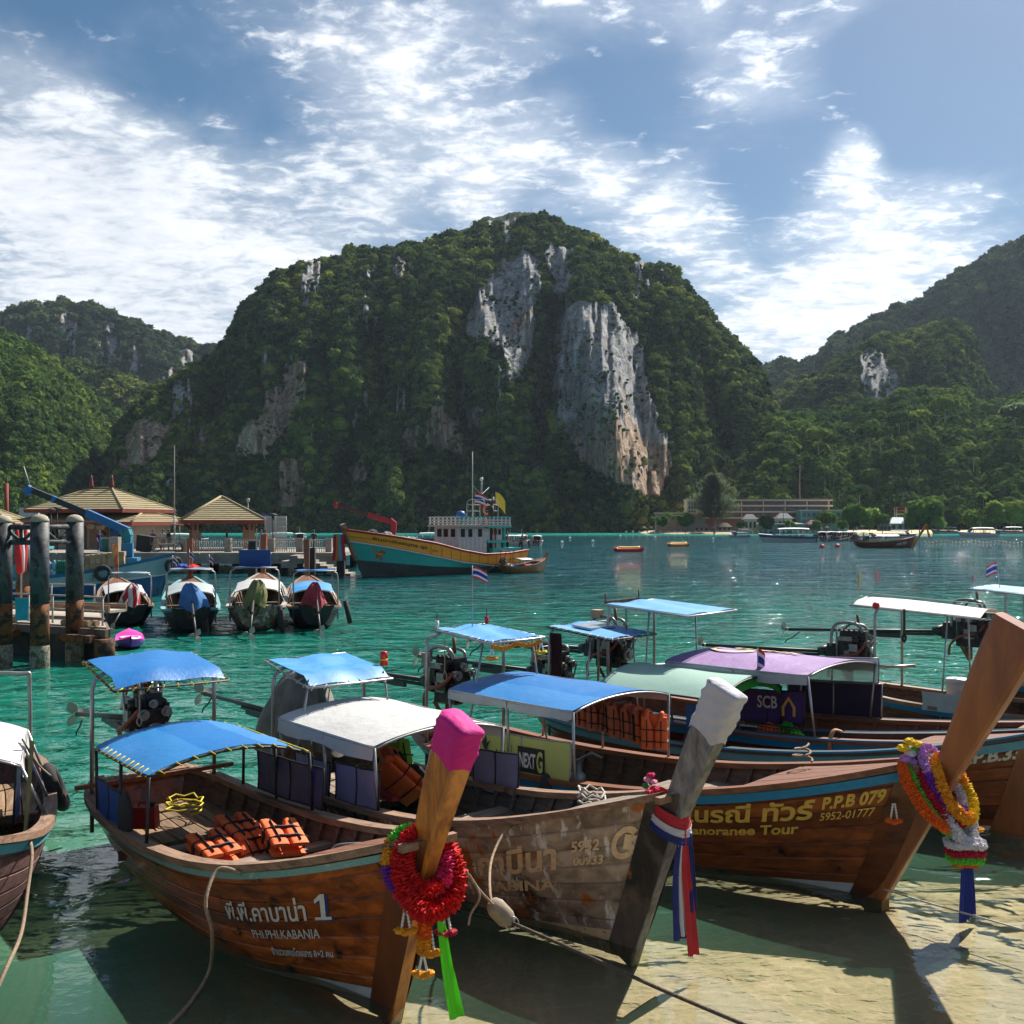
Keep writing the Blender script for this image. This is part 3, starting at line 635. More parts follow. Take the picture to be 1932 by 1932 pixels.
# ---------------- long-tail boats ----------------
SHEER = np.polyfit([-.5, .2, .9, 1.8, 3.0, 4.4, 5.6, 6.6], [1.47, 1.27, 1.09, .92, .77, .69, .70, .78], 5)
class Hull:
    """hull surface in boat space: x from stern (0) to stem foot (L), y across, z up from the water"""
    def __init__(s, L, hb, stern=.78, bowz=0., over=.48, dz=0., fine=1.):
        s.L, s.hb, s.over, s.dz, s.bowz = L, hb, over, dz, bowz
        s.bs = ([0, .03, .08, .18, .4, .6, .75, .86, .93, .975, 1], [stern*.66, stern*.86, stern*.5+.44, .95, 1, .98, .88*fine, .66*fine, .42*fine, .2, .065])
        k = 9; xs = np.linspace(0, 1, 401); ys = np.interp(xs, *s.bs); ker = np.ones(27)/27
        s.tx = xs; s.ty = np.convolve(np.pad(ys, 13, 'edge'), ker, 'valid'); s.ty[:10] = ys[:10]*.5+s.ty[:10]*.5; s.ty[-14:] = np.linspace(s.ty[-14], .065/max(hb, .1), 14)
    def beam(s, u): return float(np.interp(u, s.tx, s.ty))*s.hb
    def xg(s, u): return -.12+u*(s.L+s.over+.12)
    def sheer(s, u):
        a = (s.L-s.xg(u))*6.6/s.L; return float(np.polyval(SHEER, min(a, 6.7)))+s.bowz*max(0, u-.6)/.4+s.dz
    def keel(s, u): return (-.30*math.sin(PI*min(max(u, 0), 1)**.8)-.12*u+.10*(1-u)**2) + s.dz*.5
    def p(s, u, v, sg=1, off=0.):
        b = s.beam(u); zs = s.sheer(u); zk = s.keel(u); xk = .28+u*(s.L-.28); x = xk+(s.xg(u)-xk)*v
        e = .40+.5*float(sstep(u, .62, 1.0)); kh = .05
        y = kh+(max(b, kh+.02)-kh)*v**e; z = zk+(zs-zk)*v**1.22
        return Vector((x, sg*(y+off), z-off*.25*(1-v)))
    def u_at(s, x): return (x+.12)/(s.L+s.over+.12)

NSTR = 8
def make_hull(root, H, mplank, mrail, mstripe=None, minside=W_in, mdeck=W_deckr, planks=True, stripe_h=.055, wl=None, ribs=True, floor=W_deck, bowdeck=.80, mtran=None, thinline=None):
    us = [i/30 for i in range(31)]
    vb = [0, .16, .30, .43, .55, .66, .77, .885, 1.0]
    top = H.p(.5, 1)
    if planks:
        for sg in (-1, 1):
            for i in range(NSTR):
                v0, v1 = vb[i], vb[i+1]; e = .009; j = random.uniform(0, .004)
                mb = MB()
                for prof in (((v0, -.016), (v0+e, j)), ((v0+e, j), ((v0+v1)/2, j+.001), (v1-e, j)), ((v1-e, j), (v1, -.016))):
                    rows = [[H.p(u, v, sg, o) for u in us] for v, o in prof]
                    mb.grid(rows[::-1] if sg < 0 else rows)
                mb.build('plank', mplank, root)
    else:
        for sg in (-1, 1):
            mb = MB()
            for i in range(NSTR):
                v0, v1 = vb[i], vb[i+1]; e = .009
                for prof in (((v0, -.016), (v0+e, 0)), ((v0+e, 0), (v1-e, 0)), ((v1-e, 0), (v1, -.016))):
                    rows = [[H.p(u, v, sg, o) for u in us] for v, o in prof]; mb.grid(rows if sg > 0 else rows[::-1])
            mb.build('hull_side', mplank, root)
    # inner skin and bottom, one shell
    rows = [[H.p(u, v, -1, -.035) for u in us] for v in (1, .8, .6, .45, .3, .15, .02)]+[[H.p(u, v, 1, -.035) for u in us] for v in (.02, .15, .3, .45, .6, .8, 1)]
    MB().grid(rows).build('inner_skin', minside, root)
    # transom
    sec = [H.p(0, v, -1) for v in (1, .85, .7, .55, .4, .25, .1, 0)]+[H.p(0, v, 1) for v in (0, .1, .25, .4, .55, .7, .85, 1)]
    mb = MB(); n = len(sec); vs = sec+[p+Vector((.06, 0, 0)) for p in sec]
    mb.add(vs, [tuple(range(n)), tuple(reversed(range(n, 2*n)))]+[(i, n+i, n+(i+1) % n, (i+1) % n) for i in range(n)]); mb.build('transom', mtran or mplank, root)
    # gunwales
    u2 = [i/40 for i in range(40)]+[.985]
    for sg in (-1, 1):
        mb = MB(); A = [[], [], [], []]
        for u in u2:
            q = H.p(u, 1, sg); w_ = .15 if u < .85 else .15-.09*(u-.85)/.15
            A[0].append(q+Vector((0, sg*.035, -.045))); A[1].append(q+Vector((0, sg*.035, .022))); A[2].append(q+Vector((0, sg*(.035-w_), .022))); A[3].append(q+Vector((0, sg*(.035-w_), -.045)))
        rows = [[A[k][i] for k in range(4)] for i in range(len(u2))]
        mb.grid(rows if sg > 0 else [r[::-1] for r in rows], False, True); mb.build('gunwale', mrail, root)
        if mstripe:
            mb = MB(); rows = []
            for u in u2:
                v1 = .965; q1 = H.p(u, v1, sg); hgt = max(H.sheer(u)-H.keel(u), .3); v0 = v1-stripe_h/hgt*.9
                rows.append([H.p(u, v0, sg, .003), H.p(u, v0, sg, .022), H.p(u, v1, sg, .022), H.p(u, v1, sg, .003)])
            mb.grid(rows if sg > 0 else [r[::-1] for r in rows], False); mb.build('rub_strake', mstripe, root)
        if thinline:
            mb = MB(); rows = []
            for u in u2:
                q = H.p(u, 1, sg); rows.append([q+Vector((0, sg*.037, .005)), q+Vector((0, sg*.05, .005)), q+Vector((0, sg*.05, .03)), q+Vector((0, sg*.037, .03))])
            mb.grid(rows if sg > 0 else [r[::-1] for r in rows], False, True); mb.build('edge_strip', thinline, root)
    if wl:
        mb = MB(); rows = []
        for i in range(22):
            u = .60+.385*i/21; k = .035*sstep(u, .6, .85)
            rows.append([H.p(u, .145-k*.1, -1, .006), H.p(u, .145+k*2.0+.012, -1, .006)])
        mb.grid([r[::-1] for r in rows], False); mb.build('waterline_stripe', wl, root)
    if ribs:
        n = int(H.L/.42)
        for sg in (-1, 1):
            for i in range(n):
                u = .14+.70*i/(n-1); mb = MB(); pts = []
                for v in (.12, .3, .5, .7, .97): pts.append(H.p(u, v, sg, -.06))
                for a, b in zip(pts[:-1], pts[1:]): mb.beam(a, b, .045, .05, (1, 0, 0))
                mb.build('rib', minside, root)
    # floor boards, stern deck and bow deck, each laid as boards
    def boards(name, u0, u1, drop, m, nb, z=None, lift=0.):
        for k in range(nb):
            f0, f1 = -1+2*k/nb+.012, -1+2*(k+1)/nb-.012; rows = []
            for i in range(9):
                u = u0+(u1-u0)*i/8; zz = H.sheer(u)-drop if z is None else z
                v = max(min(((zz-H.keel(u))/(H.sheer(u)-H.keel(u))), 1), .05)**(1/1.22); b = abs(H.p(u, v, 1).y)-.05; x = H.p(u, v, 1).x
                cr = lift*(1-u)/(1-u0) if lift else 0
                rows.append([Vector((x, max(min(f0*max(b, .02), 9), -9), zz+cr*(1-f0*f0))), Vector((x, f1*max(b, .02), zz+cr*(1-f1*f1)))])
            MB().sheet(rows, .025, False).build(name, m, root)
    boards('floor_board', .12, .82, 0, minside, 7, H.keel(.5)+.20)
    boards('stern_board', .05, .27, .30, floor, 8)
    boards('bow_board', bowdeck, .985, .015, mdeck, 4, None, .03)
    # beam under the edge of each deck
    for u, d in ((.27, .33), (bowdeck, .045)):
        q = H.p(u, .9, 1); MB().box((q.x, 0, H.sheer(u)-d-.03), (.05, 2*abs(q.y)-.1, .10)).build('deck_beam', minside, root)
    q = H.p(.0, 1, 1); MB().box((.02, 0, H.sheer(0)-.02), (.13, 2*q.y+.02, .06)).build('stern_rail', mrail, root)

def benches(root, H, xs, m, w_=.20, drop=.25):
    for x in xs:
        u = H.u_at(x); b = H.beam(u)*.94-.03; MB().box((x, 0, H.sheer(u)-drop), (w_, 2*b, .035)).build('bench', m, root)

def prow(root, H, top_over, top_z, m, c0=.20, c1=.40, w0=.15, w1=.24, foot=.0, tipm=None, z0=None, shoe=None, curve=.07):
    """stem post: a long tapered timber from the foot of the stem up past the gunwale"""
    zf = (H.keel(1)-.04) if z0 is None else z0; A = Vector((H.L+.02+foot, 0, zf)); B = Vector((H.L+top_over, 0, top_z)); mb = MB(); rows = []
    for i in range(17):
        t = i/16; q = A.lerp(B, t)-Vector((curve*math.sin(PI*t), 0, 0)); k = sstep(t, .35, 1.0)
        ax = (B-A).normalized(); nx = Vector((ax.z, 0, -ax.x)); c = c0+(c1-c0)*k; w_ = w0+(w1-w0)*k
        # side view chord c (back edge fixed near the planking), bevelled corners
        ch = .16
        rows.append([q+nx*(c*f)+Vector((0, w_*g/2, 0)) for f, g in ((-.62, 1-ch), (-.62+ch*.6, 1), (.38-ch*.6, 1), (.38, 1-ch), (.38, -1+ch), (.38-ch*.6, -1), (-.62+ch*.6, -1), (-.62, -1+ch))])
    mb.grid(rows, False, True)
    mb.add([p for p in rows[-1]], [tuple(range(8))]); mb.add([p for p in rows[0]], [tuple(reversed(range(8)))])
    o = mb.build('stem_post', m, root)
    # stem band: the broad timber the planks end on
    mb = MB()
    for sg in (-1, 1):
        R_ = []
        for i in range(13):
            v = .01+.985*i/12; a = H.p(.985, v, sg, .012); b = H.p(.970-.012*(1-v), v, sg, .014); R_.append([b, a, H.p(1.0, v, sg, .012)+Vector((.06, 0, 0))])
        mb.grid(R_ if sg > 0 else [r[::-1] for r in R_], True)
    mb.build('stem_band', m if shoe is None else shoe, root)
    if tipm: MB().box(A+Vector((.06, 0, .06)), (.2, w0*1.15, .2)).build('stem_shoe', tipm, root)
    MB().beam(H.p(.99, 1, 1)+Vector((.02, .15, -.04)), H.p(.99, 1, -1)+Vector((.02, -.15, -.04)), .06, .06).build('bow_cleat', W_rail, root)
    def pt(t, f=0., g=0.):
        q = A.lerp(B, t)-Vector((curve*math.sin(PI*t), 0, 0)); k = sstep(t, .35, 1.0); ax = (B-A).normalized(); nx = Vector((ax.z, 0, -ax.x)); c = c0+(c1-c0)*k; w_ = w0+(w1-w0)*k
        return q+nx*(c*(f*.5-.12))+Vector((0, w_*g/2, 0))
    return pt, ax_of(A, B)
def ax_of(A, B): return (B-A).normalized()

def canopy(root, H, x0, x1, zs, rise, hw, mt, mframe=ST_pipe, posts=(0, .5, 1), name='canopy_tarp', lace=None, droop=.0, valance=0., mval=None, slope=0., skew=0., nxr=9, post_m=None, far_post=True, patches=None):
    rows = []
    for i in range(nxr):
        t = i/(nxr-1); x = x0+(x1-x0)*t; sagv = -.03*math.sin(PI*((t*2) % 1.0))
        r = []
        for k in range(15):
            f = -1+2*k/14; r.append(Vector((x+skew*f, hw*f, zs+slope*t+rise*(1-abs(f)**2.2)+sagv*(.3+abs(f)*.4)+.006*math.sin(7*t+5*f))))
        rows.append(r)
    if patches:
        for k, (a, b, m_) in enumerate(patches): MB().sheet([r[a:b+1] for r in rows], -.008).build(name, m_, root)
    else: MB().sheet(rows, -.008).build(name, mt, root)
    if valance:
        for sg in (-1, 1):
            rr = []
            for i in range(nxr):
                t = i/(nxr-1); x = x0+(x1-x0)*t; rr.append([Vector((x+skew*sg, sg*(hw+.004), zs+.004)), Vector((x+skew*sg, sg*(hw+.02+.015*math.sin(9*t)), zs-valance*(1+.12*math.sin(11*t)))) ])
            MB().sheet(rr, .006).build('valance', mval or mt, root)
    mb = MB()
    for t in (0, .5, 1):
        x = x0+(x1-x0)*t; mb.tube([Vector((x+skew*f, hw*f, zs+slope*t+rise*(1-abs(f)**2.2)-.022)) for f in [-1+2*k/12 for k in range(13)]], .016, 6)
    for sg in (-1, 1): mb.tube([Vector((x0+(x1-x0)*t+skew*sg, sg*hw, zs+slope*t-.02)) for t in (0, .25, .5, .75, 1)], .018, 6)
    mb.build('canopy_frame', mframe, root)
    for t in posts:
        for sg in (-1, 1):
            x = x0+(x1-x0)*t; u = H.u_at(x); q = H.p(u, 1, sg)
            MB().tube([Vector((x+skew*sg, sg*hw, zs+slope*t-.01)), Vector((x+.01, q.y-sg*.03, H.sheer(u)-.1))], .019, 7).build('canopy_post', post_m or mframe, root)
    if lace:
        mb = MB()
        for sg in (-1, 1):
            n = int((x1-x0)/.14)
            for i in range(n):
                x = x0+(i+.5)*(x1-x0)/n; mb.tube([(x+skew*sg, sg*(hw-.07), zs+.03), (x+skew*sg+.02, sg*(hw+.024), zs-.01), (x+skew*sg+.05, sg*(hw-.02), zs-.045)], .007, 5)
        for xe in (x0, x1):
            for k in range(10):
                f = -1+2*(k+.5)/10; z = zs+rise*(1-abs(f)**2.2); mb.tube([(xe+skew*f, hw*f, z+.015), (xe+skew*f+.02*(1 if xe == x1 else -1), hw*(f+.07), z-.03)], .007, 5)
        mb.build('canopy_lacing', lace, root, kind='stuff')

def screen(root, H, x0, x1, sg, z1, z0, yoff, m, name='side_curtain', lean=0., frame=S_blk, wav=.02):
    rows = []
    for i in range(13):
        t = i/12; x = x0+(x1-x0)*t; b = H.beam(H.u_at(x))*sg
        rows.append([Vector((x, b+sg*(yoff+lean*(k/4-.5))+wav*math.sin(t*11+k)*.5, z0+(z1-z0)*k/4+H.sheer(H.u_at(x)))) for k in range(5)])
    MB().sheet(rows, .006).build(name, m, root)
    mb = MB()
    for k in (0, 4): mb.tube([r[k] for r in rows], .012, 5)
    for r in (rows[0], rows[6], rows[-1]): mb.tube(r, .013, 5)
    mb.build('curtain_frame', frame, root)
    return rows

def motor_canopy(root, H, x0, x1, z, hw, mt, tilt=.1, mframe=ST_pipe, poles=((.35, 1), (.95, 1)), lace=None, drop=0., bow=.0, pole_m=None, inset=0., thin=.016):
    rows = []
    for i in range(8):
        t = i/7; x = x0+(x1-x0)*t
        rows.append([Vector((x, hw*f*(1 if f > -2 else 1), z-tilt*t+bow*(1-f*f)+.02*math.sin(5*f+4*t)*(1-f*f)-(drop if i == 7 and drop else 0)*(t > .99))) for f in [-1+2*k/9 for k in range(10)]])
    MB().sheet(rows, -.01).build('motor_canopy', mt, root)
    mb = MB(); A = [Vector((x0-.05, -hw-.04, z-.01)), Vector((x0-.05, hw+.04, z-.01)), Vector((x1+.04, hw+.04, z-tilt-drop-.015)), Vector((x1+.04, -hw-.04, z-tilt-drop-.015))]
    mb.tube(A+[A[0]], thin, 6); mb.build('motor_canopy_frame', mframe, root)
    for (xp, k) in poles:
        for sg in (-1, 1):
            u = H.u_at(xp); q = H.p(u, 1, sg); zt = z-tilt*(xp-x0)/(x1-x0)-.03
            pts = [(xp, q.y-sg*.06, H.sheer(u)-.45), (xp, q.y-sg*.06, zt-.22), (xp, q.y-sg*.09, zt-.08), (xp, sg*(hw-.06), zt), (xp, sg*(hw-.3), zt)] if k else [(xp, q.y-sg*.05, H.sheer(u)-.2), (xp+.03, sg*(hw-.03), zt)]
            MB().tube(pts, .026 if k else .016, 7).build('motor_canopy_pole', pole_m or mframe, root)
    if lace:
        mb = MB()
        for a, b in zip(A, A[1:]+A[:1]):
            n = max(3, int((b-a).length/.16)); c_ = (A[0]+A[2])/2
            for i in range(n):
                q = a.lerp(b, (i+.5)/n); d_ = (c_-q).normalized()*.09; e_ = (b-a).normalized()*.035
                mb.tube([q+d_+Vector((0, 0, .025)), q-d_*.25+e_, q+Vector((0, 0, -.03))+e_*1.5], .009, 5)
        mb.build('motor_canopy_lacing', lace, root, kind='stuff')

def engine(root, x, z, yaw=0., shaft=3.2, droop=.03, scale=1., red=False, cover=None, sink=0., yellow=False, tank=None, simple=False):
    """car engine on a pivot with the long propeller shaft behind it"""
    e = bpy.data.objects.new('engine', None); COL.objects.link(e); e.parent = root; e.location = (x, 0, z); e.rotation_euler = (0, 0, yaw); s_ = scale
    a = bpy.data.objects.new('engine_axis', None)
    rr = random.Random(int(x*100+z*77)+len(bpy.data.objects))
    if cover is None:
        mb = MB()
        mb.box((0, 0, .12), (.52*s_, .30*s_, .34*s_)); mb.box((.02, 0, .34*s_+.03), (.44*s_, .20*s_, .16*s_)); mb.box((-.34*s_, 0, .1), (.2*s_, .26*s_, .26*s_), taper=.8); mb.box((.0, .0, -.12), (.44*s_, .22*s_, .14*s_))
        mb.cyl((-.44*s_, 0, .08), (-.6*s_, 0, .06), .1*s_, 12, .07*s_); mb.box((.1, -.2*s_, .1), (.2, .12, .2)); mb.box((-.12, .2*s_, .14), (.22, .12, .18)); mb.cyl((.1, -.2, .28), (.1, -.2, .40), .07, 10); mb.cyl((-.15, .14, .35), (.2, .14, .35), .055, 10)
        for k in range(14): mb.box((rr.uniform(-.26, .26)*s_, rr.choice((-.17, .17))*s_, rr.uniform(-.08, .36)*s_), (rr.uniform(.04, .12), .06, rr.uniform(.04, .12)))
        for k in range(4): mb.cyl((-.15+.1*k, -.12, .42*s_), (-.15+.1*k, -.12, .48*s_), .02, 6)
        mb.build('engine_block', ENG, e)
        mb = MB()
        for (y, zz, r) in ((0, .02, .10), (-.13, .22, .065), (.13, .24, .06), (-.02, .34, .05)):
            mb.cyl((.27*s_, y*s_, zz*s_), (.33*s_, y*s_, zz*s_), r*s_, 14); mb.cyl((.33*s_, y*s_, zz*s_), (.36*s_, y*s_, zz*s_), r*.45*s_, 10)
        mb.box((.08, -.24*s_, .2), (.16, .05, .14)); mb.box((-.1, -.17*s_, .36), (.3*s_, .05, .08)); mb.box((-.02, -.17*s_, .06), (.2, .04, .2)); mb.build('pulley_set', ENG2, e)
        MB().tube([(.345, -.19*s_, .22), (.345, -.12*s_, .29), (.345, .14*s_, .30), (.345, .18*s_, .22), (.345, .06, -.07), (.345, -.06, -.07), (.345, -.19*s_, .22)], .014, 5).build('fan_belt', RUB, e)
        mb = MB(); mb.tube(catmull([(.2, -.1, .42*s_), (.12, -.13, .56*s_), (-.2, -.1, .58*s_), (-.36, -.14, .48*s_), (-.38, -.2, .2)], 4), .032, 8)
        mb.tube(catmull([(.22, .1, .40*s_), (.18, .12, .52*s_), (-.1, .14, .54*s_), (-.3, .2, .40), (-.34, .2, .1)], 4), .026, 8)
        mb.tube([(-.26, -.2, -.05), (-.26, -.22, .5*s_), (-.26, .22, .5*s_), (-.26, .2, -.05)], .018, 7); mb.build('exhaust_pipe', ENG2 if not red else ST_pipe, e)
        mb = MB(); mb.tube([(.1, 0, .5*s_), (.08, 0, .72*s_)], .028, 8); mb.build('chimney_pipe', ST_rust, e)
        if red: MB().box((-.12, -.05, .50*s_), (.26, .2, .07)).build('valve_cover', ENG_r, e)
        if yellow: MB().cyl((.0, -.205, .06), (.0, -.225, .06), .075, 14).build('fan_disc', ENG_y, e); MB().box((-.33, -.2, .44), (.13, .12, .2)).build('air_filter', mat('filter_tan', (.3, .23, .17), rough=.7), e)
        if tank: MB().box((-.25, -.1, .62*s_), (.2, .15, .15)).build('fuel_tank', tank, e)
        mb = MB(); mb.tube(catmull([(.3, -.18, .3), (.15, -.3, .1), (-.2, -.28, .0), (-.4, -.2, -.2), (-.45, -.12, -.42)], 5), .03, 7); mb.build('water_hose', mat('hose_red', (.25, .06, .04), rough=.6), e)
    mb = MB(); mb.tube([(.2, .0, -.16), (.75, .04, -.15), (1.15, .1, -.1)], .03, 8); mb.build('tiller_bar', ST_pipe, e)
    mb = MB(); mb.cyl((-.05, 0, -.18), (-.05, 0, -.5), .05, 10); mb.box((-.05, 0, -.2), (.5, .16, .06)); mb.beam((-.2, -.16, -.2), (-.05, -.06, -.52), .05, .05); mb.beam((-.2, .16, -.2), (-.05, .06, -.52), .05, .05); mb.build('engine_pivot', ST_rust, e)
    ex = Vector((-.6-shaft, 0, .06-droop*shaft)); mb = MB(); st = Vector((-.5*s_, 0, .06)); mb.tube([st, ex], .036, 8); mb.tube([st+Vector((-.1, 0, -.075)), st.lerp(ex, .5)+Vector((0, 0, -.06))], .03, 7); mb.box(st.lerp(ex, .32)+Vector((0, 0, -.10)), (.75, .05, .10)); mb.build('drive_shaft', ST_blk, e)
    mb = MB()
    for k in range(3):
        Mr = Matrix.Translation(ex) @ Matrix.Rotation(2*PI*k/3+.5, 4, 'X'); rows = []
        for i in range(5):
            t = i/4; w_ = .085*math.sin(PI*(.2+.75*t)); tw = .6-.5*t; rows.append([Mr @ Vector((-.04+f*w_*math.sin(tw), f*w_*math.cos(tw), .03+.19*t)) for f in (-1, -.3, .3, 1)])
        mb.sheet(rows, .008)
    mb.cyl(ex+Vector((.08, 0, 0)), ex-Vector((.1, 0, 0)), .04, 10, .02); mb.build('propeller', mat('propeller_bronze', (.42, .42, .38), (.3, .28, .22), .5, .3), e)
    MB().tube(catmull([ex+Vector((.35, 0, -.03)), ex+Vector((.2, 0, -.16)), ex+Vector((.02, 0, -.26)), ex+Vector((-.02, 0, -.33))], 4), .014, 6).build('skeg', ST_blk, e)
    if cover is not None:
        rows = []; ph = rr.uniform(0, 6); sq_ = rr.uniform(.85, 1.15)
        for i in range(10):
            t = i/9; rr_ = (.14+.42*t**.6+.03*math.sin(3*t))*s_; zz = (.78-1.05*t)*s_
            rows.append([Vector((.0+1.15*rr_*(1+.16*math.sin(3*a+ph+t*3)+.10*math.sin(7*a+ph*2+t*5)+.05*math.sin(13*a))*math.cos(a)*sq_, rr_*(1+.16*math.sin(2*a+1+ph+t*2)+.10*math.sin(9*a+t*4+ph))*math.sin(a)/sq_+.10*math.sin(ph+t*2), zz+.05*math.sin(3*a+ph)*(.4+t))) for a in [2*PI*k/40 for k in range(40)]])
        mb = MB(); mb.grid([r[::-1] for r in rows], True, True); mb.add(rows[0], [tuple(range(40))], True); mb.build('engine_cover', cover, e)
    return e

def boat(name_label, foot, d, L, hb, **kw):
    """empty at the stern centre, +x to the bow"""
    d = Vector((d[0], d[1], 0)).normalized(); s0 = Vector((foot[0], foot[1], 0))-d*L
    root = thing('longtail_boat', name_label, 'longtail boat', s0, math.atan2(d.y, d.x), 'longtail boats in the bay')
    H = Hull(L, hb, **kw); Mx = Matrix.Translation(s0) @ Matrix.Rotation(math.atan2(d.y, d.x), 4, 'Z')
    return root, H, Mx

def text_mesh(txt, bold=.0, res=3, font=None):
    cu = bpy.data.curves.new('lettering', 'FONT'); cu.body = txt; cu.size = 1; cu.offset = bold; cu.resolution_u = res; cu.fill_mode = 'FRONT'
    o = bpy.data.objects.new('lettering_tmp', cu); COL.objects.link(o); bpy.context.view_layer.update()
    dg = bpy.context.evaluated_depsgraph_get(); me = bpy.data.meshes.new_from_object(o.evaluated_get(dg)); bpy.data.objects.remove(o)
    bm = bmesh.new(); bm.from_mesh(me); bmesh.ops.triangulate(bm, faces=bm.faces[:])
    vs = [v.co.copy() for v in bm.verts]; fs = [[v.index for v in f.verts] for f in bm.faces]; bm.free(); bpy.data.meshes.remove(me)
    if vs:
        x0 = min(v.x for v in vs); x1 = max(v.x for v in vs)
        for v in vs: v.x -= x0
        return vs, fs, x1-x0
    return vs, fs, 0
def lettering(root, txt, m, fn, bold=.012, name='lettering', width=None, height=None, slant=0.):
    """letters mapped by fn(a, b): a along 0..1 of the width, b in letter heights"""
    vs, fs, w_ = text_mesh(txt, bold)
    if not vs: return
    MB().add([fn((v.x+slant*v.y)/w_, v.y) for v in vs], fs).build(name, m, root)
def hull_text(root, H, txt, m, x0, x1, va, vb, sg=-1, bold=.012, off=.012, slant=0., va1=None, vb1=None):
    """baseline at v=va, letter height up to v=vb, between boat positions x0..x1 on side sg"""
    va1 = va if va1 is None else va1; vb1 = vb if vb1 is None else vb1
    def fn(a, b):
        lo = va+(va1-va)*a; hi = vb+(vb1-vb)*a
        return H.p(H.u_at(x0+(x1-x0)*a), lo+(hi-lo)*b/.73, sg, off)
    lettering(root, txt, m, fn, bold, 'lettering', slant=slant)

def fluffy(pts, r, m, name, parent=None, seed=0, pleat=.024, jit=.22, n=22):
    """a garland: closely strung ruffled petals along a path"""
    rng = random.Random(seed); pts = [Vector(p) for p in pts]; L_ = [0]
    for a, b in zip(pts[:-1], pts[1:]): L_.append(L_[-1]+(b-a).length)
    ns = max(3, int(L_[-1]/(pleat/2))); P_ = []; j = 0
    for i in range(ns+1):
        l = L_[-1]*i/ns
        while j < len(L_)-2 and L_[j+1] < l: j += 1
        P_.append(pts[j].lerp(pts[j+1], (l-L_[j])/max(L_[j+1]-L_[j], 1e-6)))
    mb = MB(); rows = []; u = None
    for i, q in enumerate(P_):
        t = (P_[min(i+1, ns)]-P_[max(i-1, 0)]).normalized()
        if u is None: u = t.orthogonal()
        u = (u-t*u.dot(t)).normalized(); v = t.cross(u); ring = []
        for k in range(n):
            a = 2*PI*k/n; rr = r*((1.08 if i % 2 else .66)+rng.uniform(-jit, jit))*(.55 if i in (0, ns) else 1)
            ring.append(q+(u*math.cos(a)+v*math.sin(a))*rr+t*rng.uniform(-.012, .012))
        rows.append(ring)
    mb.grid(rows, False, True); return mb.build(name, m, parent)
def beads(a, b, m, name, parent=None, r=.012, n=6):
    mb = MB(); a = Vector(a); b = Vector(b)
    for i in range(n): mb.ball(a.lerp(b, (i+.5)/n), r, 7, 5, (1, 1, 1.35))
    mb.tube([a, b], .003, 4); return mb.build(name, m, parent)
def blossom(c, r, m, name, parent=None, seed=0, flat=.6):
    rng = random.Random(seed); mb = MB(); rows = []
    for i in range(9):
        a = PI*i/8; rows.append([Vector(c)+Vector((math.cos(2*PI*k/16)*math.sin(a)*r*(1+rng.uniform(-.3, .3)), math.sin(2*PI*k/16)*math.sin(a)*r*(1+rng.uniform(-.3, .3)), -math.cos(a)*r*flat*(1+rng.uniform(-.25, .25)))) for k in range(16)])
    mb.grid(rows, False, True); return mb.build(name, m, parent)
def ribbon(pts, w_, m, name, parent=None, side=(1, 0, 0), fold=.0, th=.003, wide=None):
    rows = []; pts = catmull(pts, 5)
    for i, q in enumerate(pts):
        t = i/(len(pts)-1); ww = w_ if wide is None else w_+(wide-w_)*t; sd = Vector(side).normalized()
        nrm = (pts[min(i+1, len(pts)-1)]-pts[max(i-1, 0)]).cross(sd).normalized()
        rows.append([q+sd*ww*f+nrm*fold*math.cos(f*9+t*2) for f in (-.5, -.36, -.22, -.08, .06, .2, .34, .5)])
    return MB().sheet(rows, th).build(name, m, parent)
def rope(label, pts, r=.014, m=None, group=None, cat='rope', n=6, smooth=6):
    o = MB().tube(catmull(pts, smooth), r, n).build('mooring_rope', m or ROPE); return tag(o, label, cat, group)

def thai_flag(label, base, h, fw, fh, yaw=0., lean=(0, 0), name='flag', colors=None, pole=ST_pipe, wave=.02, group='flags on the boats', sagk=.35):
    t_ = thing(name, label, 'flag', base, yaw, group); top = Vector((lean[0], lean[1], h)); MB().tube([(0, 0, 0), top], .008, 6).build('flag_pole', pole, t_)
    cols = colors or [(0, 1/6, FLAG_R), (1/6, 2/6, FLAG_W), (2/6, 4/6, FLAG_B), (4/6, 5/6, FLAG_W), (5/6, 1, FLAG_R)]
    mb = MB()
    for mi, (a, b, m_) in enumerate(cols):
        mb.mi = mi; rows = []
        for i in range(7):
            s_ = i/6; rows.append([Vector((fw*s_*.9, wave*math.sin(s_*6+f), 0))+top*(1-.02)-Vector((0, 0, fh*f+sagk*fw*s_*s_)) for f in (a, (a+b)/2, b)])
        mb.sheet(rows, .002)
    mb.build('flag_cloth', [c[2] for c in cols], t_); return t_

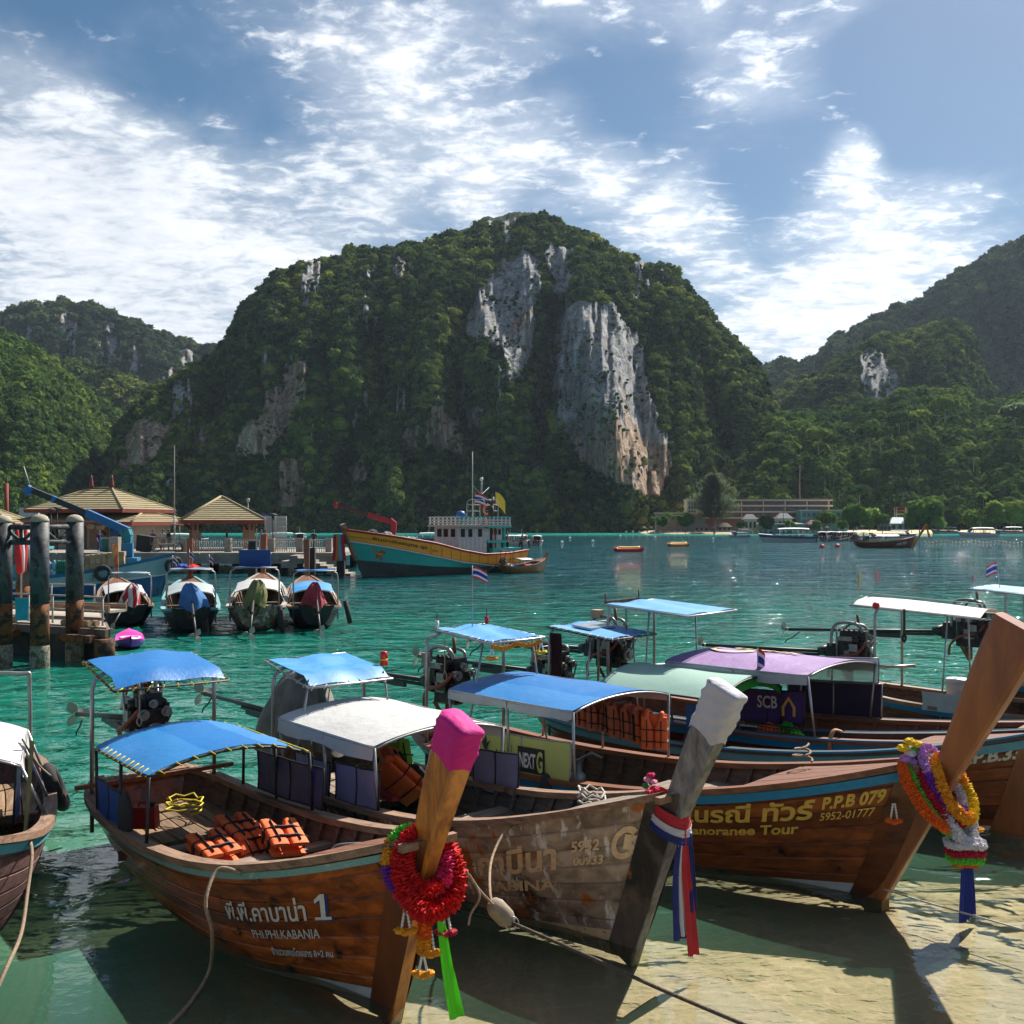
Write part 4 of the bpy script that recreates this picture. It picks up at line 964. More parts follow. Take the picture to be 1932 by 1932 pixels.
def jacket_mesh():
    """life jacket standing upright, front towards -y: name -> mesh"""
    def pad(x0, x1, z0, z1, y, th, cut=0.):
        mb = MB(); rows = []
        for i in range(7):
            a = i/6; z = z0+(z1-z0)*a; w0 = x0+(cut*sstep(a, .55, 1.) if x0 > -.02 else 0); w1 = x1-(cut*sstep(a, .55, 1.) if x1 < .02 else 0)
            r = []
            for k in range(12):
                an = 2*PI*k/12; cx = (w0+w1)/2; r.append(Vector((cx+(w1-w0)/2*math.copysign(abs(math.cos(an))**.5, math.cos(an)), y+th/2*math.copysign(abs(math.sin(an))**.6, math.sin(an))*(1-.35*(abs(a-.5)*2)**4)-.03*(a-.5)**2, z)))
            rows.append(r)
        mb.grid(rows, True, True); mb.add(rows[0], [tuple(reversed(range(12)))]); mb.add(rows[-1], [tuple(range(12))]); return mb
    J = {}
    mb = pad(.015, .22, 0, .56, -.06, .075, .07); J['front_panel'] = mb
    mb = pad(-.22, -.015, 0, .56, -.06, .075, .07); J['front_panel_b'] = mb
    mb = pad(-.21, .21, 0, .58, .07, .06); J['back_panel'] = mb
    for sx, nm in ((-1, 'shoulder'), (1, 'shoulder_b')): mb = MB(); J[nm] = mb; mb.tube(catmull([(sx*.13, -.06, .54), (sx*.13, -.01, .61), (sx*.13, .06, .57)], 4), .04, 8)
    mb = MB()
    for z in (.14, .34): mb.tube([(-.225, -.07, z), (-.1, -.108, z), (0, -.10, z), (.1, -.108, z), (.225, -.07, z), (.215, .08, z), (0, .108, z), (-.215, .08, z), (-.225, -.07, z)], .026, 6, flat=.3)
    for sx in (-1, 1): mb.tube([(sx*.12, -.104, .05), (sx*.12, -.108, .5)], .022, 6, flat=.4)
    J['strap'] = mb
    return J
_JM = jacket_mesh(); JCACHE = {}
def life_jacket(label, loc, rot=(0, 0, 0), m=None, m2=None, group='life jackets', scale=1.):
    m = m or JK_or; m2 = m2 or m; key = (m.name, m2.name)
    if key not in JCACHE: JCACHE[key] = {k: v.mesh(k.replace('_b', ''), m if 'front' in k else (m2 if k in ('back_panel', 'shoulder', 'shoulder_b') else S_blk)) for k, v in _JM.items()}
    t_ = thing('life_jacket', label, 'life jacket', loc, 0, group); t_.rotation_euler = rot; t_.scale = (scale,)*3
    for k, me in JCACHE[key].items(): put(k.replace('_b', '') if k != 'back_panel' else k, me, t_)
    return t_
# ---------------- the row of boats at the beach ----------------
G_ROPE = 'mooring ropes'
def loc(Mx, x, y, z): return Mx @ Vector((x, y, z))
def garland(label, Mx, path, r, m, seed=0, pend=(), group='flower garlands', kind='garland'):
    """garland thing: path in boat space; pend = list of (point, length, colour) bead strings with a blossom"""
    P0 = loc(Mx, *path[0]); t_ = thing('flower_garland', label, kind, P0, 0, group)
    pts = [loc(Mx, *p)-P0 for p in path]
    segs = m if isinstance(m, list) else [m]
    n = len(pts); k = len(segs)
    for i, mm in enumerate(segs):
        a = int(i*(n-1)/k); b = int((i+1)*(n-1)/k); fluffy(pts[a:b+1], r, mm, 'petal_string', t_, seed+i)
    for j, (pp, ln, mc) in enumerate(pend):
        q = loc(Mx, *pp)-P0
        for dx in (-.022, .022): beads(q+Vector((dx*.4, 0, 0)), q+Vector((dx*1.6, 0, -ln)), BEAD, 'bead_string', t_)
        for dx in (-.05, .0, .05): blossom(q+Vector((dx, .01*dx, -ln-.02+abs(dx)*.3)), .042, mc, 'blossom', t_, seed+j*5+int(dx*100))
    return t_
def ring(c, ay, tb, n=36, pinch=.0):
    """closed loop round the stem: half width ay, tb = vector from centre to its top"""
    c = Vector(c); tb = Vector(tb); return [c+Vector((0, ay*math.cos(a)*(1-pinch*math.sin(a)), 0))+tb*math.sin(a) for a in [PI/2+2*PI*i/n for i in range(n+1)]]
def wrap(label, Mx, pt, t0, t1, m, grow=1.12, folds=.010, seed=0, name='cloth_wrap'):
    """cloth tied over the head of a stem post"""
    rng = random.Random(seed); mb = MB(); rows = []; P0 = loc(Mx, *pt(t0))
    for i in range(25):
        s_ = i/24; t = t0+(t1-t0)*s_; row = []
        for k in range(48):
            a = 2*PI*k/48; e = .5; f = math.copysign(abs(math.cos(a))**e, math.cos(a)); g = math.copysign(abs(math.sin(a))**e, math.sin(a))
            gr = grow+.05*math.sin(s_*PI)+folds*4*(math.sin(a*3+s_*9+seed)+.8*math.sin(a*5-s_*21+seed*2)+.6*math.sin(a*2+s_*34))
            q = pt(t+.004*math.sin(4*a+seed)*(2.5 if i == 0 else 0), f*gr, g*gr); row.append(loc(Mx, *q)-P0)
        rows.append(row)
    top = [sum((r for r in rows[-1]), Vector())/48+Vector((0, 0, .03))]
    for k_ in (.66, .33): rows.append([top[0]+(r-top[0])*k_+Vector((0, 0, .01)) for r in rows[24]])
    mb.grid(rows, True, True); mb.add(rows[-1], [tuple(range(48))], True)
    o = mb.build(name, m); o.location = P0; return o

# ---- boat with the pink-capped stem ----
rB, HB, MBx = boat('brown varnished long-tail boat with pink-capped stem and blue awnings', (-1.02, 8.54), (.63, -.776), 5.85, .97, stern=.84, over=.61)
make_hull(rB, HB, W_varn, W_rail, P_aqua, wl=P_white, stripe_h=.06, bowdeck=.80)
benches(rB, HB, [2.2, 2.75, 3.3, 3.85], W_bench, .17)
ptB, _ = prow(rB, HB, 1.05, 2.47, W_prow, .20, .34, .13, .20, shoe=mat('wood_stem_brown', (.17, .048, .012), (.08, .022, .007), .4, 0, 1.6, (2, 2, .5), .003, coat=.2))
canopy(rB, HB, 1.02, 2.74, 1.42, .17, .90, T_blue, ST_blk, lace=ROPE_y, patches=((0, 5, T_blue2), (5, 10, T_blue), (10, 14, T_blue2)))
motor_canopy(rB, HB, -.10, .98, 2.27, .66, T_blue, .12, ST_blk, ((.42, 1),), ROPE_y, drop=.10, bow=.05, pole_m=ST_pipe)
engine(rB, .12, 1.38, -.05, 3.0, .14, 1.08, red=True)
screen(rB, HB, 1.42, 3.0, 1, .52, .06, -.03, T_navy); screen(rB, HB, 1.05, 1.95, -1, .40, -.02, -.02, T_dblue, name='near_curtain')
MB().beam((.5, -.98, .86), (.5, .98, .86), .06, .05).build('cross_bar', W_railr, rB)
hull_text(rB, HB, 'พี.พี.คาบาน่า', P_lett, 4.42, 5.50, .63, .75, bold=.02, va1=.66, vb1=.78)
def one_(a, b, o_): return HB.p(HB.u_at(5.60+.17*a), .66+.15*b, -1, o_)
for m_, o_, da in ((P_blu2, .011, .14), (P_lett, .016, 0)): MB().add([one_(a+da, b-da*.3, o_) for a, b in ((.38, 0), (.38, .78), (.05, .66), (.05, .80), (.42, 1.0), (.66, 1.0), (.66, 0), (.0, 0), (1.0, 0), (1.0, .12), (.0, .12))], [(0, 6, 5, 4, 1), (1, 4, 3, 2), (7, 8, 9, 10)]).build('lettering', m_, rB)
hull_text(rB, HB, 'PHI.PHI.KABANIA', P_lett, 4.76, 5.62, .51, .575, bold=.012, va1=.545, vb1=.61)
hull_text(rB, HB, 'จำนวนคนโดยสาร 8+2 คน', P_lett, 4.95, 5.74, .385, .445, bold=.03, va1=.42, vb1=.465)
ov = MB(); ov.ball((2.0, -.90, .86), .26, 14, 8, (.75, .22, 1)); ov.build('boat_fender_pad', RUB, rB)
o = MB().sheet([[Vector((2.35, -.78, .95)), Vector((2.62, -.80, .50))], [Vector((2.4, -.60, .93)), Vector((2.67, -.62, .48))]], .02).build('paddle_blade', plain('plastic_orange_red', (.75, .07, .01))); tag(o, 'orange-red board leaning inside the near side of the pink-capped boat', 'board')
j = [('orange life jacket lying flat near the port edge of the pink-capped boat', (424, 1622), .56, (-1.35, .0, .75)), ('orange life jacket standing on the bench beside the black letters', (478, 1592), .56, (-1.25, .1, .85)),
     ('orange life jacket bundled up by the chrome hand rail', (548, 1604), .60, (-1.3, .1, .55)), ('orange life jacket wedged between two benches near the bow', (498, 1634), .38, (-1.0, .0, .7))]
for lb, (px, py), z, rt in j: life_jacket(lb, atz(px, py, z), rt, scale=.9)
o = MB(); o.lathe([(.02, 0), (.13, .0), (.15, .03), (.15, .22), (.12, .26), (.05, .27), (.05, .31), (.03, .32)], 14); c_ = o.build('jerry_can', mat('plastic_teal_grey', (.03, .07, .08), rough=.5)); tag(c_, 'dark teal jerry can under the far curtain of the pink-capped boat', 'jerry can', loc=atz(425, 1532, .12))
o = MB().tube(catmull([(0, 0, 0), (0, .02, .16), (.15, .02, .2), (.42, .0, .2), (.5, .0, .14), (.5, 0, -.02)], 4), .013, 7).build('hand_rail', ST_pipe, rB); o.location = (4.62, .15, .78); o.rotation_euler = (0, 0, .9)
w_ = wrap('', MBx, ptB, .89, 1.0, C_pink, 1.13, .008, 3); tag(w_, 'hot pink cloth cap stretched over the top of the brown stem', 'cloth')
o = ribbon([loc(MBx, 5.85+.30, .20, 1.95), loc(MBx, 5.85+.28, .25, 1.75), loc(MBx, 5.85+.3, .24, 1.5)], .09, C_pink, 'cloth_tail'); tag(o, 'narrow pink cloth tail hanging behind the pink-capped stem', 'cloth')
SX = 5.80
garland('thick red flower garland, outer loop round the pink-capped stem', MBx, ring((SX+.62, 0, 1.24), .255, (-.12, 0, .28), pinch=.1), .078, F_red, 1, pend=[((SX+.72, .10, .94), .17, F_cr)])
garland('second red flower garland nested inside the outer loop', MBx, ring((SX+.60, -.015, 1.32), .19, (-.08, 0, .21)), .072, [F_red, F_red, F_red, F_pk, F_red], 7)
garland('many-coloured garland of green, orange, purple and pink behind the red loops', MBx, ring((SX+.50, -.05, 1.26), .24, (-.12, 0, .25)), .055, [F_gr, F_am, F_pu, F_pk, F_cr, F_bl, F_pu, F_ye, F_gr], 15, pend=[((SX+.60, -.20, .98), .16, F_am)])
garland('hanging strand of orange blossoms in front of the stem', MBx, [(SX+.64, -.06, 1.02), (SX+.66, -.06, .9), (SX+.665, -.07, .75), (SX+.66, -.07, .62)], .055, [F_or, F_or, F_am], 31, pend=[((SX+.67, -.02, .80), .18, F_am), ((SX+.66, -.08, .60), .13, F_am)])
o = ribbon([loc(MBx, SX+.70, .05, 1.0), loc(MBx, SX+.74, .08, .6), loc(MBx, SX+.77, .11, .36), loc(MBx, SX+.80, .15, .10)], .06, C_neon, 'neon_ribbon', side=(.8, .6, 0), fold=.012, wide=.13); tag(o, 'long neon green ribbon hanging from the red garlands', 'ribbon')
o = ribbon([loc(MBx, SX+.66, .10, .95), loc(MBx, SX+.70, .13, .62)], .03, C_pink, 'pink_ribbon', side=(.8, .6, 0)); tag(o, 'short crimson ribbon beside the neon green one', 'ribbon')
rope('brown rope looped over the near rail of the pink-capped boat and down into the water', [atz(455, 1648, 1.0), atz(412, 1640, 1.02), atz(388, 1700, .82), atz(400, 1760, .55), at(395, 1830, 8.9), at(360, 1890, 8.5), at(318, 1936, 8.0)], .016, group=G_ROPE)

# ---- grey weathered boat with the white-capped stem ----
rC, HC, MCx = boat('weathered grey long-tail boat with white-capped stem and white awning', (1.10, 9.72), (.643, -.766), 6.35, .92, stern=.80, over=.66, bowz=.06)
make_hull(rC, HC, W_grey, W_rail, None, wl=P_tan, bowdeck=.84, floor=W_bench, mdeck=W_bench, minside=mat('wood_inside_grey', (.13, .11, .09), (.05, .045, .04), .85, 0, 2, GR, .006))
benches(rC, HC, [3.6, 4.3, 5.0], W_bench, .26)
ptC, _ = prow(rC, HC, 1.21, 2.55, W_prowg, .20, .31, .12, .17, shoe=mat('wood_black_band', (.16, .12, .09), (.05, .04, .035), .8, 0, 2, (2, 2, .7), .006, spots=((.02, .017, .015), 1.0, .44, .6), wear=((.32, .12, .03), 2.6, .57, .68)))
canopy(rC, HC, 1.1, 3.36, 1.49, .13, .93, T_white, ST_pipe, valance=.17)
motor_canopy(rC, HC, .15, 1.3, 2.10, .60, T_lblue, .12, ST_pipe, ((.5, 1), (1.2, 0)), ROPE_w, drop=.10)
engine(rC, .05, 1.12, .0, 2.9, .02, 1.0, cover=T_cover)
screen(rC, HC, 1.4, 2.3, -1, .42, .0, -.02, T_lav); screen(rC, HC, 2.45, 3.4, -1, .46, .02, -.02, T_lav, name='near_curtain'); screen(rC, HC, 2.85, 3.75, 1, .42, -.10, -.06, T_lav, name='far_curtain')
hull_text(rC, HC, 'กาบีนา', P_tan, 5.05, 6.02, .60, .765, bold=.035, va1=.66, vb1=.83)
hull_text(rC, HC, 'SABINA', P_tan, 5.12, 6.02, .47, .55, bold=.03, va1=.51, vb1=.59)
hull_text(rC, HC, '5952', P_tan, 6.17, 6.45, .76, .825, bold=.03); hull_text(rC, HC, '00933', P_tan, 6.20, 6.50, .675, .73, bold=.03)
def cmark(a, b): return HC.p(HC.u_at(6.68+.11*(a-.5)*2), .78+b*.09, -1, .013)
mb = MB(); nn = 20; vs = []
for k in range(nn+1):
    a = .7+4.9*k/nn
    for rr in (1, .62): vs.append(cmark(.5+.55*rr*math.cos(a), rr*math.sin(a)))
mb.add(vs, [(2*k, 2*k+1, 2*k+3, 2*k+2) for k in range(nn)]); vs = [cmark(.45, .55), cmark(1.0, .3), cmark(.75, 0), cmark(1.05, -.55), cmark(.45, -.35)]; mb.add(vs, [(0, 1, 2, 3, 4)]); mb.build('painted_emblem', P_tan, rC)
for k in range(3): life_jacket(['lime green life jacket heaped under the white awning', 'black and orange life jacket beside the lime green one', 'orange life jacket bundled behind the pink-capped stem'][k], atz(752+18*k, 1478+12*k, .62), (-.6, .3*k, .4+k), [JK_li, JK_wo, JK_or][k], group='life jackets')
o = MB().box((0, 0, 0), (.5, .34, .06)).build('red_mat', mat('mat_red', (.45, .05, .06), rough=.9)); tag(o, 'red mat on a bench under the white awning', 'mat', loc=atz(738, 1497, .60)); o.rotation_euler = (0, 0, -.8)
w_ = wrap('', MCx, ptC, .845, 1.0, C_white, 1.16, .012, 9); tag(w_, 'white cloth bound round the head of the grey stem', 'cloth')
# the tricolour sash
SC = 6.35
def sash(rad, z, dz, wd, m, lb, tails, k):
    t_ = thing('sash', lb, 'sash', loc(MCx, SC+.5, 0, z), 0, 'tricolour sashes'); P0 = loc(MCx, SC+.5, 0, z); rows = []
    for i in range(29):
        a = 2*PI*i/28; c = Vector((SC+.56+.16*rad*math.cos(a)-.05*(1-math.cos(a)), .16*rad*math.sin(a), z+dz*math.cos(a)))
        rows.append([loc(MCx, *(c+Vector((.01*q, 0, wd*(q/5-.5))+Vector((math.cos(a), math.sin(a), 0))*.008*math.sin(q*2.4+a*3))))-P0 if False else loc(MCx, *(c+Vector((.008*math.sin(q*2.4+a*3)*math.cos(a), .008*math.sin(q*2.4+a*3)*math.sin(a), wd*(q/5-.5)))))-P0 for q in range(6)])
    MB().sheet(rows, .004).build('sash_band', m, t_)
    for (pts, w0, w1) in tails: ribbon([loc(MCx, *p)-P0 for p in pts], w0, m, 'sash_tail', t_, side=(.8, .6, 0), fold=.016, wide=w1)
sash(1.0, 1.40, -.10, .11, C_red, 'red sash tied round the grey stem with a long tail', [([(SC+.72, -.02, 1.28), (SC+.73, -.02, .95), (SC+.74, .02, .55), (SC+.76, .05, .12)], .06, .12)], 0)
sash(1.06, 1.31, -.10, .07, C_white, 'white sash below the red one on the grey stem', [([(SC+.71, -.05, 1.2), (SC+.70, -.06, .8), (SC+.72, -.02, .3)], .04, .08)], 1)
sash(1.1, 1.24, -.10, .07, C_navy, 'navy sash lowest on the grey stem with two tails', [([(SC+.70, -.06, 1.15), (SC+.69, -.08, .8), (SC+.70, -.06, .27)], .06, .15), ([(SC+.72, .05, 1.2), (SC+.74, .06, .8), (SC+.745, .06, .5)], .04, .06)], 2)
t_ = thing('flower_bunch', 'small bunch of pink artificial flowers tied behind the grey stem', 'flowers', loc(MCx, SC+.36, -.07, 1.58))
M_pp = mat('petal_pale_pink', (.8, .3, .45), rough=.8)
for k, (x, y, z, m_) in enumerate([(0, 0, .10, F_pk), (.04, -.02, -.02, F_pk), (.02, -.02, .04, M_pp), (-.04, 0, .06, M_pp), (.05, -.03, -.08, F_pk), (-.05, .0, .0, mat('leaf_plastic', (.05, .16, .05), rough=.7)), (-.02, .01, -.06, F_pk)]): blossom((x, y, z), .036, m_, 'blossom', t_, k)
rope('tan rope draped from the grey bow rail to the wooden float', [atz(1010, 1562, 1.02), atz(960, 1563, 1.05), atz(928, 1620, .9), at(925, 1690, 8.7), at(938, 1712, 8.6)], .013, group=G_ROPE)
rope('tan rope from the stem of the pink-capped boat to the wooden float', [at(880, 1645, 8.0), at(905, 1680, 8.3), at(938, 1715, 8.6)], .011, group=G_ROPE)
rope('frayed rope end dangling beside the red garlands', [at(885, 1650, 8.0), at(905, 1690, 8.1), at(888, 1725, 8.1), at(884, 1745, 8.1)], .010, group=G_ROPE)
fl = MB(); fl.lathe([(.02, -.13), (.06, -.12), (.085, -.06), (.085, .06), (.06, .12), (.02, .13)], 12); o = fl.build('mooring_float', mat('float_wood', (.36, .29, .22), (.22, .17, .12), .9, 0, 8, bump=.01)); tag(o, 'weathered wooden float hanging on ropes before the grey bow', 'float', loc=at(945, 1722, 8.6)); o.rotation_euler = (.2, -.7, 0)
o = MB().tube([Vector((.055*math.cos(a), 0, .055*math.sin(a))) for a in [2*PI*k/18 for k in range(19)]], .006, 6, False).build('mooring_ring', ST_pipe); tag(o, 'steel ring below the wooden float', 'ring', loc=at(966, 1742, 8.55))
rope('dark twisted mooring rope running from the steel ring across the shallows', [at(968, 1742, 8.55), at(1100, 1800, 8.15), at(1250, 1868, 7.75), at(1420, 1940, 7.3)], .015, mat('rope_dark', (.12, .09, .065), (.05, .04, .03), .95, 0, 40, bump=.01, bscale=60), group=G_ROPE)

# ---- dark varnished boat with the tall teak stem ----
rD, HD, MDx = boat('dark varnished long-tail boat with tall teak stem, gold lettering and bright blue awning', (3.84, 11.0), (.70, -.714), 6.9, 1.0, stern=.88, over=.68, bowz=.05)
make_hull(rD, HD, W_moran, W_railr, P_blue, wl=P_white, stripe_h=.10, bowdeck=.76)
benches(rD, HD, [3.9, 4.5], W_bench, .3); 
ptD, _ = prow(rD, HD, 1.60, 2.98, W_prowd, .20, .48, .15, .24, curve=-.03, shoe=W_moran, tipm=mat('stem_shoe_bronze', (.2, .13, .03), (.12, .08, .02), .5, .3))
canopy(rD, HD, 1.15, 3.5, 1.64, .12, .98, T_blue, ST_pipe, patches=((0, 4, T_blue2), (4, 14, T_blue)), valance=.12, mval=T_grey)
motor_canopy(rD, HD, .30, 1.50, 2.40, .52, T_lblue, .10, ST_pipe, ((.42, 1), (1.3, 0)), ROPE_w)
engine(rD, .05, 1.42, .0, 2.9, .02, 1.1, yellow=True)
rows = screen(rD, HD, 1.7, 3.45, -1, .50, -.02, -.02, T_lime, name='banner', frame=ST_pipe)
def ban(x0, x1, z0, z1):
    def fn(a, b):
        x = x0+(x1-x0)*a; bb = HD.beam(HD.u_at(x)); return Vector((x, -(bb-.02)-.014, z0+(z1-z0)*b/.73+HD.sheer(HD.u_at(x))))
    return fn
lettering(rD, 'AIS', BLK, ban(2.05, 2.28, .13, .27), .01); lettering(rD, '|', BLK, ban(2.40, 2.41, .08, .38), .0)
mb = MB(); f_ = ban(2.52, 3.02, .04, .37); mb.add([f_(0, 0), f_(1, 0), f_(1, .73), f_(0, .73)], [(0, 1, 2, 3)]); mb.build('banner_panel', BLK, rD)
def ban2(a, b): q = ban(2.56, 2.86, .11, .30)(a, b); return q+Vector((0, -.006, 0))
def ban3(a, b): q = ban(2.88, 2.99, .08, .34)(a, b); return q+Vector((0, -.006, 0))
lettering(rD, 'NEXT', P_lett, ban2, .03); lettering(rD, 'G', T_lime, ban3, .04)
mb = MB(); f_ = ban(1.78, 2.0, .1, .42); mb.add([f_(.1, .5), f_(.35, .62), f_(.5, .73), f_(.6, .5), f_(.95, .62), f_(.62, .38), f_(.8, .05), f_(.5, .2), f_(.3, .0), f_(.36, .3)], [(0, 1, 2, 3, 9), (3, 4, 5), (3, 5, 9), (5, 6, 7), (5, 7, 9), (7, 8, 9)]); mb.build('banner_emblem', BLK, rD)
for x, z in ((3.05, .55),): MB().ball((x, -1.0, .52), .13, 12, 8, (.9, .7, 2.2)).build('rubber_fender', RUB, rD)
for i in range(7):
    x = 2.15+i*.225; lab = ['pale', 'second', 'third', 'fourth', 'fifth', 'sixth', 'brightest'][i]
    lb = ['worn orange life jacket at the stern end of the hanging row'] + ['worn orange life jacket, %s from the stern end of the hanging row' % l for l in ('second', 'third', 'fourth', 'fifth', 'sixth')] + ['bright orange life jacket at the bow end of the hanging row']
    life_jacket(lb[i], loc(MDx, x, .84-.012*i*i*.4, 1.0-.012*i), (.05, 0, math.atan2(-.714, .70)+.55*math.sin(i*2.4)), JK_or if i > 4 else JK_wo, group='life jackets', scale=.80)
hull_text(rD, HD, 'มโนรณี ทัวร์', P_gold, 4.98, 6.64, .745, .875, bold=.03, va1=.74, vb1=.865)
hull_text(rD, HD, 'Manoranee Tour', P_gold, 5.12, 6.52, .63, .70, bold=.03, va1=.635, vb1=.715)
hull_text(rD, HD, 'P.P.B 079', P_gold, 6.72, 7.30, .80, .88, bold=.04); hull_text(rD, HD, '5952-01777', P_gold, 6.72, 7.24, .72, .775, bold=.012)
SDX = 7.07
garland('orange marigold garland, outermost on the teak stem', MDx, ring((SDX+.52, -.10, 1.24), .30, (-.24, .02, .30)), .055, [F_or, F_or, F_or], 41, pend=[((SDX+.28, -.38, 1.14), .17, F_or)])
garland('green garland next to the orange one on the teak stem', MDx, ring((SDX+.56, -.05, 1.22), .27, (-.22, .02, .33)), .052, F_gr, 43)
garland('crimson garland between green and white strings on the teak stem', MDx, ring((SDX+.60, -.02, 1.27), .26, (-.20, .01, .30)), .052, F_cr, 45)
garland('purple and lilac garland high on the teak stem', MDx, ring((SDX+.62, -.0, 1.36), .24, (-.19, .01, .30)), .048, [F_li, F_pu, F_pu, F_wh, F_li], 47)
garland('white garland hanging down the front of the teak stem', MDx, ring((SDX+.68, .02, 1.18), .22, (-.20, .01, .38), pinch=.25), .058, F_wh, 49, pend=[((SDX+.86, -.02, .85), .14, F_wh), ((SDX+.86, .10, .85), .14, F_pu)])
garland('amber flower garland, innermost and fullest on the teak stem', MDx, ring((SDX+.72, .03, 1.30), .25, (-.16, .01, .27)), .060, [F_am, F_am, F_ye, F_am], 51, pend=[((SDX+.86, .2, 1.0), .12, F_am)])
t_ = thing('flower_bunch', 'bunch of yellow, white and lilac flowers behind the teak stem', 'flowers', loc(MDx, SDX+.34, -.14, 1.62))
for k, (x, y, z, m_) in enumerate([(0, 0, .12, F_ye), (-.08, -.02, .06, F_ye), (.06, .0, .10, F_ye), (.0, -.02, .0, F_wh), (-.06, -.05, -.05, F_li), (.02, -.06, -.08, F_li), (.05, .02, .02, F_gr)]): blossom((x, y, z), .06, m_, 'blossom', t_, 60+k)
t_ = thing('flower_garland', 'wreath of white, crimson and green rings under the teak stem garlands', 'garland', loc(MDx, SDX+.84, .0, .72), 0, 'flower garlands')
for k, (z, m_, r_) in enumerate([(.06, F_wh, .17), (-.02, F_cr, .16), (-.09, F_gr, .15), (-.13, F_or, .1)]): fluffy([Vector((r_*math.cos(a), r_*.8*math.sin(a), z+.01*math.sin(3*a))) for a in [2*PI*i/24 for i in range(25)]], .04, m_, 'petal_string', t_, 80+k)
t_ = thing('ribbon_tail', 'royal blue pleated ribbon tails hanging under the teak stem garlands', 'ribbon', loc(MDx, SDX+.86, .02, .62))
for k in range(4): ribbon([Vector((-.05+.03*k, .02*k-.03, .0)), Vector((-.06+.04*k, .03*k-.04, -.3)), Vector((-.075+.05*k, .04*k-.05, -.62+.01*k))], .05, C_blue, 'ribbon_strip', t_, side=(.85, .5, 0), fold=.016, wide=.085)
rope('thin pale rope from the teak stem foot across the sand', [at(1668, 1678, 10.6), at(1760, 1706, 10.2), at(1860, 1734, 9.8), at(1940, 1757, 9.5)], .009, ROPE_w, group=G_ROPE)
rope('pale rope loops lying over the bow rail of the teak-stemmed boat', [loc(MDx, 4.6, -.9, .90), loc(MDx, 4.65, -.96, 1.0), loc(MDx, 4.7, -.98, .8), loc(MDx, 5.0, -.9, .99), loc(MDx, 5.05, -.93, 1.08), loc(MDx, 5.1, -.96, .85)], .014, mat('rope_blue_grey', (.35, .45, .45), rough=.9), group=G_ROPE)
rope('coiled tan rope on the bow deck of the teak-stemmed boat', [loc(MDx, 5.9+.12*math.cos(k*.9)*(1-.04*k), .35+.12*math.sin(k*.9), 1.22+.012*k) for k in range(16)], .014, group=G_ROPE)

# ---- boat with the pale green awning ----
rE, HE, MEx = boat('long-tail boat with pale green awning, purple bank curtain and sky-blue rail stripe', (6.43, 13.25), (.74, -.673), 7.6, .94, stern=.82, dz=-.08)
make_hull(rE, HE, W_moran, mat('rail_dark', (.05, .045, .045), (.03, .028, .03), .5), mat('paint_pale_blue', (.12, .33, .42), (.09, .27, .36), .6, 0, 4, spots=((.05, .1, .12), 5, .62, .8)), wl=P_white, stripe_h=.11, thinline=P_blue)
prow(rE, HE, 1.5, 2.8, W_prowd, .24, .4, .15, .22, tipm=W_bench)
canopy(rE, HE, 1.65, 3.9, 1.38, .24, .92, T_pale, ST_blk, skew=0, posts=(0, 1))
o = MB(); rows = [[Vector((3.88+.02*i, .92*f, 1.38+.24*(1-abs(f)**2.2)-.01-.075*i)) for f in [-1+2*k/12 for k in range(13)]] for i in range(3)]; o.sheet(rows, .006); o.build('lit_underside_strip', T_green, rE)  # added strip: light through the awning's underside, given as bright green colour
screen(rE, HE, 3.0, 4.3, 1, .62, .10, .0, T_scb, name='bank_curtain', frame=ST_blk)
def scb(x0, x1, z0, z1):
    def fn(a, b): x = x0+(x1-x0)*a; u = HE.u_at(x); return Vector((x, HE.beam(u)-.022, z0+(z1-z0)*b/.73+HE.sheer(u)))
    return fn
lettering(rE, 'SCB', P_lett, scb(3.48, 3.84, .34, .54), .02)
f_ = scb(3.92, 4.16, .22, .54); mb = MB(); mb.add([f_(0, 0), f_(0, .35), f_(.5, .73), f_(1, .35), f_(1, 0), f_(.8, 0), f_(.8, .32), f_(.5, .58), f_(.2, .32), f_(.2, 0)], [(0, 1, 8, 9), (1, 2, 7, 8), (2, 3, 6, 7), (3, 4, 5, 6)]); mb.build('bank_emblem', P_gold, rE)
motor_canopy(rE, HE, .35, 1.65, 2.20, .62, T_lblue, .12, ST_blk, ((.4, 1), (1.2, 0)), ROPE_w, pole_m=ST_pipe)
MB().box((.8, .05, 2.19), (.42, .72, .035), Matrix.Rotation(.09, 3, 'Y')).build('solar_panel', [G_solar], rE)
engine(rE, -.05, 1.22, .0, 3.0, .0, 1.05)
MB().tube(catmull([(-.2, -.32, 1.5), (-.24, -.32, 1.75), (-.25, -.32, 1.85)], 3), .03, 8).build('oil_funnel', ENG_o, rE)
# netting bag with jackets
t_ = thing('net_bag', 'black net bag stuffed with orange, green and blue jackets beside the purple curtain', 'net bag', loc(MEx, 4.05, .60, .26), rE.rotation_euler[2])
for k, (x, z, r, m_) in enumerate([(-.28, .15, .2, JK_wo), (-.05, .12, .2, JK_wo), (.2, .14, .2, BLUP), (-.2, .38, .18, JK_or), (.05, .36, .18, JK_wo), (.27, .40, .13, mat('cloth_bright_green', (.06, .5, .03), rough=.8)), (.12, .5, .12, T_green)]): blossom((x, .0, z), r, m_, 'packed_jacket', t_, k, .9)
mb = MB()
for i in range(15): mb.tube([(-.48+.068*i, -.22-.05*math.sin(PI*i/14), .0), (-.48+.068*i+.05, -.24-.06*math.sin(PI*i/14), .28), (-.48+.068*i, -.2, .55)], .006, 4)
for k in range(9): mb.tube([(-.48, -.2, .03+.065*k), (0, -.29, .03+.065*k), (.48, -.2, .03+.065*k)], .006, 4)
